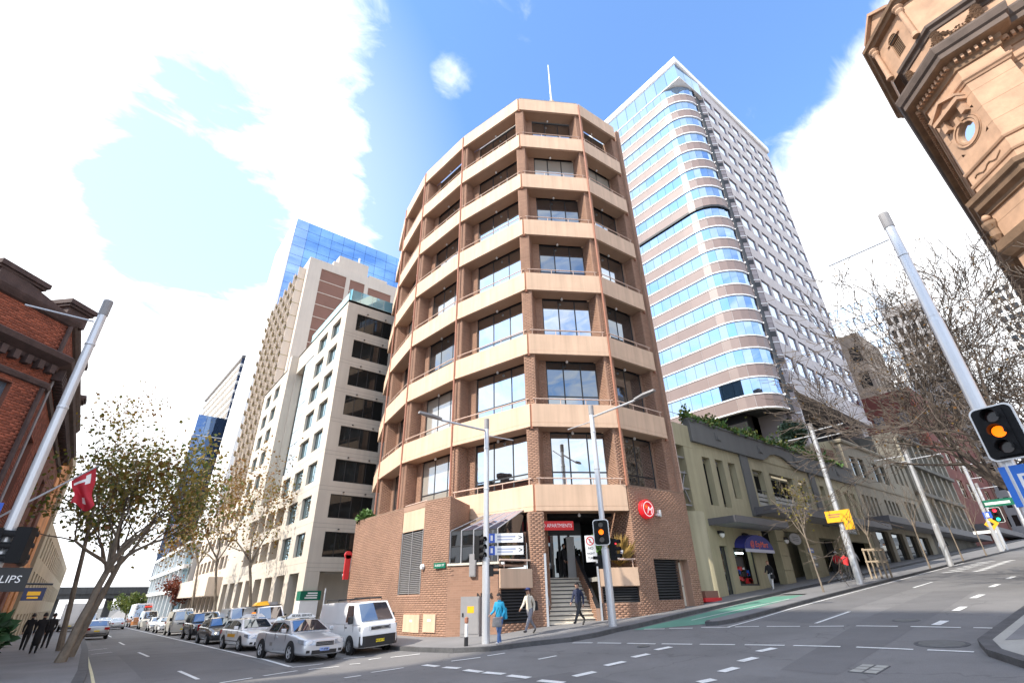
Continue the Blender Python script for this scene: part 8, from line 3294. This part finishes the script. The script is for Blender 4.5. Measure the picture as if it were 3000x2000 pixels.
t, fr = sign('road_sign', 'orange diamond warning sign on the distant signal pole', 77.9, 12.0, 7.75, 8.7, -1, 0, .9, M_SYEL, bars=[(.3, .7, .35, .65, M_SBLACK)])
t.rotation_euler = (R(45), 0, 0)
sign('road_sign', 'white name board low on the distant signal pole', 78.0, 12.9, 7.3, 7.6, -1, 0, 2.0, M_SIGNWHITE)
# west pavement signs
t, fr = sign('hanging_sign', 'black hanging sign board with white lettering on the pole by the red brick building', -1.52, 16.9, 2.42, 2.92, .1, -1, .82, M_SBLACK, None)
text_obj('lettering', 'SLIPS', .22, text_frame(fr, .45, -.004, 2.67), M_SIGNWHITE, t, italic=.1)
sign('parking_sign', 'blue sign with white letter on the pole by the red brick building', -2.32, 16.8, 3.85, 4.3, .15, -1, .5, M_SBLUE, '2P', M_SIGNWHITE, .3)
sign('hanging_sign', 'small dark shop sign with orange print under the scroll bracket', -1.3, 24.0, 2.3, 2.68, .1, -1, .55, mat('navy_board', (0.02, 0.025, 0.07), .5, .1, 3), None, bars=[(.2, .8, .4, .7, M_SYEL), (.25, .75, .15, .3, M_SYEL)])
mb = MB()
mb.tube([(-3.6, 24.2, 2.85), (-.9, 24.0, 2.78)], .03, 5)
sb2 = part('sign_bracket', mb, M_DARKFRAME, None)
tag(sb2, 'thin dark iron bracket holding the small shop sign', 'bracket')
# flag on a slanting staff
fg = thing('flag', 'red flag with pale markings hanging from a slanting staff on the red brick building', 'flag', (-3.6, 27, 5.1))
mb = MB()
mb.tube([(-3.62, 27, 4.83), (-.98, 27, 7.37)], [.045, .03], 6)
part('staff', mb, M_POLE, fg)
mb = MB()
A_f, B_f = Vector((-1.04, 27, 7.28)), Vector((-1.66, 27, 6.66))
nx_, nz_f = 10, 12
for i in range(nx_ + 1):
    for j in range(nz_f + 1):
        u_, v_ = i / nx_, j / nz_f
        p = A_f + (B_f - A_f) * u_
        dn_ = 1.5 * v_ * (1 - .3 * u_ + .12 * math.sin(u_ * 5))
        mb.v.append((p.x + .34 * v_ + .09 * v_ * math.sin(v_ * 7 + u_ * 4), p.y + .2 * math.sin(u_ * 8 + v_ * 4) * (v_ + .15), p.z - dn_))
for i in range(nx_):
    for j in range(nz_f):
        a = i * (nz_f + 1) + j
        mb.f.append((a, a + 1, a + nz_f + 2, a + nz_f + 1))
me = mb.mesh('cloth')
o = link('cloth', me, mat('flag_red', (0.48, 0.02, 0.035), .7, .15, 3), fg, smooth=True)
me.materials.append(M_SIGNWHITE)
for p in me.polygons:
    i, j = p.index // nz_f, p.index % nz_f
    if (2 <= i <= 8 and j == 2) or (i in (2, 3) and 1 <= j <= 3) or (i in (4, 5) and 8 <= j <= 9):
        p.material_index = 1
# corner furniture
bo = thing('bollard', 'small pale bollard on the corner pavement beside the service cabinet', 'bollard', (12.53, 18.99, gz(12.53, 18.99) + .15))
mb = MB()
mb.lathe([(.08, 0), (.08, .3), (.06, .32)], n=10)
part('foot', mb, M_PLAST, bo, world=False)
mb = MB()
mb.lathe([(.065, .3), (.065, .75), (.03, .78)], n=10)
part('shaft', mb, M_WHITE, bo, world=False)
mb = MB()
mb.lathe([(.03, .76), (.08, .82), (.08, .98), (.0, 1.02)], n=10)
part('cap', mb, M_DOWN, bo, world=False)
cbz = gz(14.2, 21.3) + .15
ca = thing('signal_cabinet', 'grey steel service cabinet with yellow stickers against the brick corner', 'cabinet', (14.25, 21.2, cbz))
cf = Fr((13.98, 21.72), (14.5, 20.95))
mb = MB()
cf.box(mb, 0, cf.L, 0, .42, cbz, cbz + 1.62)
part('body', mb, M_GREYLOUVRE, ca)
mb = MB()
cf.box(mb, .04, cf.L - .04, -.02, 0, cbz + .12, cbz + 1.55)
dr2 = part('door', mb, M_GREYLOUVRE, ca)
mb = MB()
cf.box(mb, .1, .16, -.05, -.02, cbz + .8, cbz + .95)
part('handle', mb, M_DARKFRAME, dr2)
mb = MB()
cf.box(mb, .35, .68, -.026, -.02, cbz + .95, cbz + 1.22)
part('sticker', mb, M_SYEL, ca)
# wrapped corner of the office colonnade
ho = thing('street_sign_wrap', 'green notice board and white wrapping round the office corner column', 'notice', (14.4, 45.4, 1.6))
mb = MB()
mb.box(13.88, 15.35, 45.46, 46.6, .3, 2.2)
part('wrapping', mb, M_SIGNWHITE, ho)
mb = MB()
mb.box(13.84, 15.5, 45.4, 46.4, 2.2, 2.88)
gb = part('board', mb, M_SGREEN, ho)
for i in range(3):
    mb = MB()
    mb.box(14.2 + .1 * i, 15.2, 45.385, 45.4, 2.32 + .17 * i, 2.42 + .17 * i)
    part('print', mb, M_SIGNWHITE, gb)
# lane mouth post, red alarm box, food crate
mb = MB()
mb.tube([(13.4, 38.5, -.1), (13.42, 38.5, 2.9)], .06, 6)
tag(part('sign_post', mb, M_STEEL, None), 'thin grey post standing at the lane mouth behind the van', 'post')
rs = thing('projecting_sign', 'narrow red sign standing out from the far end of the brick podium', 'sign', (13.1, 34.0, 4.2))
mb = MB()
mb.box(12.85, 13.2, 33.92, 34.06, 3.3, 4.75)
part('board', mb, M_RED, rs)
mb = MB()
mb.lathe([(0.0, -.08), (.24, -.08), (.24, .08), (0, .08)], (13.02, 34.0, 4.75), 'y', 14)
part('top_disc', mb, M_RED, rs)
cr_ = thing('crate', 'low red edged crate on the pavement by the round cream pier', 'crate', (28.4, 17.9, gz(28.4, 17.9) + .15))
z = gz(28.4, 17.9) + .15
mb = MB()
mb.box(27.5, 29.2, 17.5, 18.1, z, z + .2)
part('base', mb, M_RED, cr_)
mb = MB()
mb.box(27.65, 29.0, 17.55, 18.05, z + .2, z + .55)
part('load', mb, M_HBRICK, cr_)
# planter on the west pavement
pl = bush('potted_shrub', 'dark green broad leaved shrub in a pot on the west pavement', (-2.15, 23.9, 1.25), (.72, .6, .85), 900, mat('leaf_dark', (0.022, 0.06, 0.018), .5, .3, 3, island=.35), .38, seed=21, cat='shrub')
mb = MB()
mb.lathe([(.28, .15), (.38, .5), (.4, .52), (.34, .5)], (-2.15, 23.9, 0), n=14)
part('pot', mb, M_DARKFRAME, pl)
# timber tree guards
M_TIMBER = mat('guard_timber', (0.34, 0.27, 0.19), .8, .15, 3)
tgx, tgy = 42.4, 13.25
tgz = gz(tgx, tgy) + .14
tg = thing('tree_guard', 'pale timber guard frame round a thin street tree', 'tree guard', (tgx, tgy, tgz))
for dx in (-.45, .45):
    for dy in (-.45, .45):
        mb = MB()
        mb.box(tgx + dx - .05, tgx + dx + .05, tgy + dy - .05, tgy + dy + .05, tgz, tgz + 1.9)
        part('post', mb, M_TIMBER, tg)
for zq in (1.0, 1.75):
    for (x0, x1, y0, y1) in ((-.5, .5, -.53, -.5), (-.5, .5, .5, .53), (-.53, -.5, -.5, .5), (.5, .53, -.5, .5)):
        mb = MB()
        mb.box(tgx + x0, tgx + x1, tgy + y0, tgy + y1, tgz + zq, tgz + zq + .1)
        part('rail', mb, M_TIMBER, tg)
# ------------------------------------------------------------------ trees
M_BARK = mat('plane_bark', (0.20, 0.165, 0.125), .9, .3, 2.5, bump=.6, bscale=14)
M_TWIG = mat('twig_bark', (0.10, 0.078, 0.062), .9, .2, 3)
M_TWIGL = mat('pale_twig', (0.21, 0.17, 0.13), .9, .2, 3)


def leaf_mat(name, c0, c1):
    if name in MATS:
        return MATS[name]
    m, nt, p = new_mat(name)
    N, L = nt.nodes, nt.links
    g = N.new('ShaderNodeNewGeometry')
    mx = N.new('ShaderNodeMixRGB')
    mx.inputs[1].default_value = (*c0, 1)
    mx.inputs[2].default_value = (*c1, 1)
    L.new(g.outputs['Random Per Island'], mx.inputs[0])
    L.new(mx.outputs[0], p.inputs['Base Color'])
    p.inputs['Roughness'].default_value = .55
    tr = N.new('ShaderNodeBsdfTranslucent')
    L.new(mx.outputs[0], tr.inputs[0])
    ms = N.new('ShaderNodeMixShader')
    ms.inputs[0].default_value = .35
    L.new(p.outputs[0], ms.inputs[1])
    L.new(tr.outputs[0], ms.inputs[2])
    L.new(ms.outputs[0], N['Material Output'].inputs['Surface'])
    MATS[name] = m
    return m


LEAF_OLIVE = leaf_mat('leaf_olive', (0.13, 0.13, 0.026), (0.30, 0.22, 0.045))
LEAF_GREEN = leaf_mat('leaf_fresh', (0.07, 0.12, 0.022), (0.16, 0.17, 0.03))
LEAF_RUST = leaf_mat('leaf_rust', (0.20, 0.085, 0.02), (0.24, 0.15, 0.03))
LEAF_RED = leaf_mat('leaf_red', (0.16, 0.03, 0.02), (0.22, 0.07, 0.03))


def grow(rng, tips, segs, p, d, l, r, lev, maxlev, kids, spread, up, shrink, wob):
    n = 3 if lev < maxlev - 1 else 2
    for i in range(n):
        d = (d + Vector((rng.gauss(0, wob), rng.gauss(0, wob), rng.gauss(0, wob) + up))).normalized()
        q = p + d * (l / n)
        r2 = r * (1 - .28 / n * (i + 1) / 1.0) if lev else r * .95
        segs.append((lev, p.copy(), q.copy(), r, r2))
        p, r = q, r2
        if lev >= maxlev - 1:
            tips.append((p.copy(), d.copy()))
        if lev and i < n - 1 and lev < maxlev and rng.random() < .6:
            a = d.cross(Vector((rng.gauss(0, 1), rng.gauss(0, 1), rng.gauss(0, 1)))).normalized()
            grow(rng, tips, segs, p, (d + a * spread * 1.1).normalized(), l * shrink * .8, r * .55, lev + 1, maxlev, kids, spread, up, shrink, wob)
    if lev < maxlev:
        for j in range(kids[min(lev, len(kids) - 1)]):
            a = d.cross(Vector((rng.gauss(0, 1), rng.gauss(0, 1), rng.gauss(0, 1)))).normalized()
            grow(rng, tips, segs, p, (d + a * spread * rng.uniform(.6, 1.25)).normalized(), l * shrink * rng.uniform(.8, 1.15), r * .66, lev + 1, maxlev, kids, spread, up, shrink, wob)


def tree(label, base, d0, trunk_l, r, maxlev, kids, spread, up, shrink, wob, seed, leaves=0, leaf=.2, mats=None, bark=None, twig=None, cat='tree', name='street_tree', group=None, first=None, spreadleaf=.35, rmin=.006):
    rng = random.Random(seed)
    tips, segs = [], []
    t = thing(name, label, cat, base, group=group)
    p0 = Vector(base)
    if first is None:
        first = trunk_l * .75
    q = p0 + Vector(d0).normalized() * trunk_l
    tr = MB()
    n = 6
    pts, rad = [], []
    for i in range(n + 1):
        k = i / n
        pts.append(p0 + (q - p0) * k + Vector((rng.gauss(0, .03), rng.gauss(0, .03), 0)) * r * 3 * (1 if 0 < i < n else 0))
        rad.append(r * (1.25 if i == 0 else 1 - .35 * k))
    tr.tube(pts, rad, 8)
    for j in range(kids[0]):
        az = 2 * math.pi * (j + rng.random() * .6) / kids[0]
        a = Vector((math.cos(az), math.sin(az), 0))
        dd = (Vector(d0).normalized() + a * spread * rng.uniform(.7, 1.2)).normalized()
        grow(rng, tips, segs, q - (q - p0) * rng.uniform(0, .22), dd, first * rng.uniform(.8, 1.15), r * .55, 1, maxlev, kids, spread, up, shrink, wob)
    crown = MB()
    for (lev, a, b, r0, r1) in segs:
        mb = tr if lev <= 1 else crown
        mb.tube([a, b], [max(r0, rmin), max(r1, rmin)], 6 if lev <= 1 else (4 if lev == 2 else 3), cap=False)
    part('trunk', tr, bark or M_BARK, t)
    part('branch', crown, twig or M_TWIG, t)
    if leaves and tips:
        for mi, (m, share) in enumerate(mats):
            mb = MB()
            r2 = random.Random(seed * 7 + mi)
            for i in range(int(leaves * share)):
                tp, td = tips[int(r2.random() * len(tips))] if mi == 0 else tips[min(len(tips) - 1, int(abs(r2.gauss((mi * .37 % 1), .22)) * len(tips)) % len(tips))]
                p = tp + Vector((r2.gauss(0, spreadleaf), r2.gauss(0, spreadleaf), r2.gauss(0, spreadleaf)))
                dv = Vector((r2.gauss(0, 1), r2.gauss(0, 1), r2.gauss(-.3, .8))).normalized()
                sd = dv.cross(Vector((r2.random() - .5, r2.random() - .5, r2.random() - .5))).normalized()
                l = leaf * r2.uniform(.6, 1.3)
                mb.quad(p, p + dv * l * .45 + sd * l * .42, p + dv * l, p + dv * l * .45 - sd * l * .42)
            part('foliage', mb, m, t)
    return t


GL = 'plane trees along the west kerb'
tree('leaning plane tree trunk nearest the camera with olive and rust leaves', (0.0, 30.15, .08), (.16, .0, 1), 4.2, .17, 5, [5, 2, 2, 2, 2], .55, .06, .74, .18, 11, 2300, .2, [(LEAF_OLIVE, .62), (LEAF_GREEN, .2), (LEAF_RUST, .18)], group=GL, first=2.2)
tree('second leaning plane tree trunk close behind the nearest one', (0.25, 33.6, .04), (.19, .0, 1), 4.4, .17, 5, [5, 2, 2, 2, 2], .58, .06, .74, .18, 23, 2300, .2, [(LEAF_OLIVE, .55), (LEAF_GREEN, .28), (LEAF_RUST, .17)], group=GL, first=2.3)
tree('slender upright plane tree rising above the others beside the flag', (-.2, 40.2, -.02), (-.1, .0, 1), 7.0, .14, 5, [4, 2, 2, 2, 2], .5, .10, .72, .15, 31, 800, .2, [(LEAF_OLIVE, .6), (LEAF_RUST, .4)], group=GL, first=3.2)
tree('plane tree beyond the leaning trunks with greener leaves', (.3, 50.5, -.1), (.12, .0, 1), 5.0, .17, 5, [4, 2, 2, 2, 2], .62, .05, .76, .16, 43, 2000, .26, [(LEAF_GREEN, .6), (LEAF_OLIVE, .3), (LEAF_RUST, .1)], group=GL, first=3.2)
GM = 'thin autumn trees along the east kerb'
tree('thin autumn tree with few rust leaves before the office colonnade', (12.6, 53.9, -.1), (-.22, 0, 1), 6.5, .16, 5, [4, 2, 2, 2, 2], .6, .08, .74, .15, 51, 1500, .26, [(LEAF_RUST, .75), (LEAF_OLIVE, .25)], twig=M_TWIGL, group=GM, first=3.4)
tree('thin autumn tree with sparse brown leaves before the cream canopy', (12.6, 70.4, -.3), (-.2, 0, 1), 7.5, .17, 5, [4, 2, 2, 2, 2], .62, .08, .76, .15, 67, 2000, .3, [(LEAF_RUST, .8), (LEAF_OLIVE, .2)], twig=M_TWIGL, group=GM, first=4.4)
tree('sparse pale tree behind the one at the cream canopy', (12.6, 88, -.5), (-.1, 0, 1), 8, .18, 5, [4, 2, 2, 2, 2], .6, .08, .76, .15, 71, 1500, .34, [(LEAF_RUST, 1.0)], twig=M_TWIGL, group=GM, first=4.6)
tree('small red leaved tree beside the distant coach', (12.3, 108, -.8), (0, 0, 1), 2.6, .12, 4, [4, 2, 2, 2], .5, .06, .72, .15, 81, 1500, .34, [(LEAF_RED, 1.0)], first=1.8)
tree('green tree in the distance below the bridge', (9.6, 165, -1.5), (0, 0, 1), 2.0, .2, 4, [5, 2, 2, 2], .6, .03, .72, .15, 85, 1800, .5, [(LEAF_GREEN, 1.0)], first=2.2)
# big bare trees over the side street
GB = 'large bare trees over the side street'
tree('largest bare winter tree reaching over the side street behind the amber signal', (35.6, 1.6, 2.1), (-.03, .34, 1), 4.0, .38, 7, [6, 3, 2, 2, 2, 2, 2], .62, .035, .77, .15, 91, 1500, .12, [(LEAF_RUST, 1.0)], bark=M_TWIG, group=GB, first=4.3, spreadleaf=.12, rmin=.015)
tree('second bare winter tree behind the large one, lower and farther up', (50.0, .4, 3.2), (-.03, .14, 1), 4.0, .4, 6, [5, 2, 2, 2, 2, 2], .6, .03, .76, .14, 97, 400, .14, [(LEAF_RUST, 1.0)], bark=M_TWIG, group=GB, first=4.9, spreadleaf=.12, rmin=.014)
tree('third bare winter tree far up the side street', (66.0, .6, 4.4), (-.02, .12, 1), 4.2, .4, 6, [5, 2, 2, 2, 2, 2], .6, .03, .76, .14, 103, 300, .16, [(LEAF_RUST, 1.0)], bark=M_TWIG, group=GB, first=5, spreadleaf=.12, rmin=.018)
# young trees along the cycleway
GY = 'young bare trees along the cycleway'
tree('young tree with a few dry leaves before the dark shopfront', (33.0, 13.41, 1.96), (-.05, .03, 1), 3.6, .05, 4, [5, 2, 2, 2], .4, .1, .7, .12, 111, 260, .14, [(LEAF_OLIVE, 1.0)], twig=M_TWIGL, bark=M_TWIGL, group=GY, first=1.3, spreadleaf=.2)
for (x, y, sd, lab) in ((42.4, 13.25, 113, 'young bare tree inside the timber guard'), (51.4, 12.6, 117, 'young bare tree just past the timber guard'), (60.7, 12.3, 119, 'young bare tree beyond the middle street pole'), (68.8, 12.0, 121, 'last young bare tree before the distant signals')):
    tree(lab, (x, y, gz(x, y) + .14), (.02, .02, 1), 3.2, .06, 4, [4, 2, 2, 2], .5, .1, .75, .12, sd, 0, twig=M_TWIGL, bark=M_TWIGL, group=GY, first=1.6)
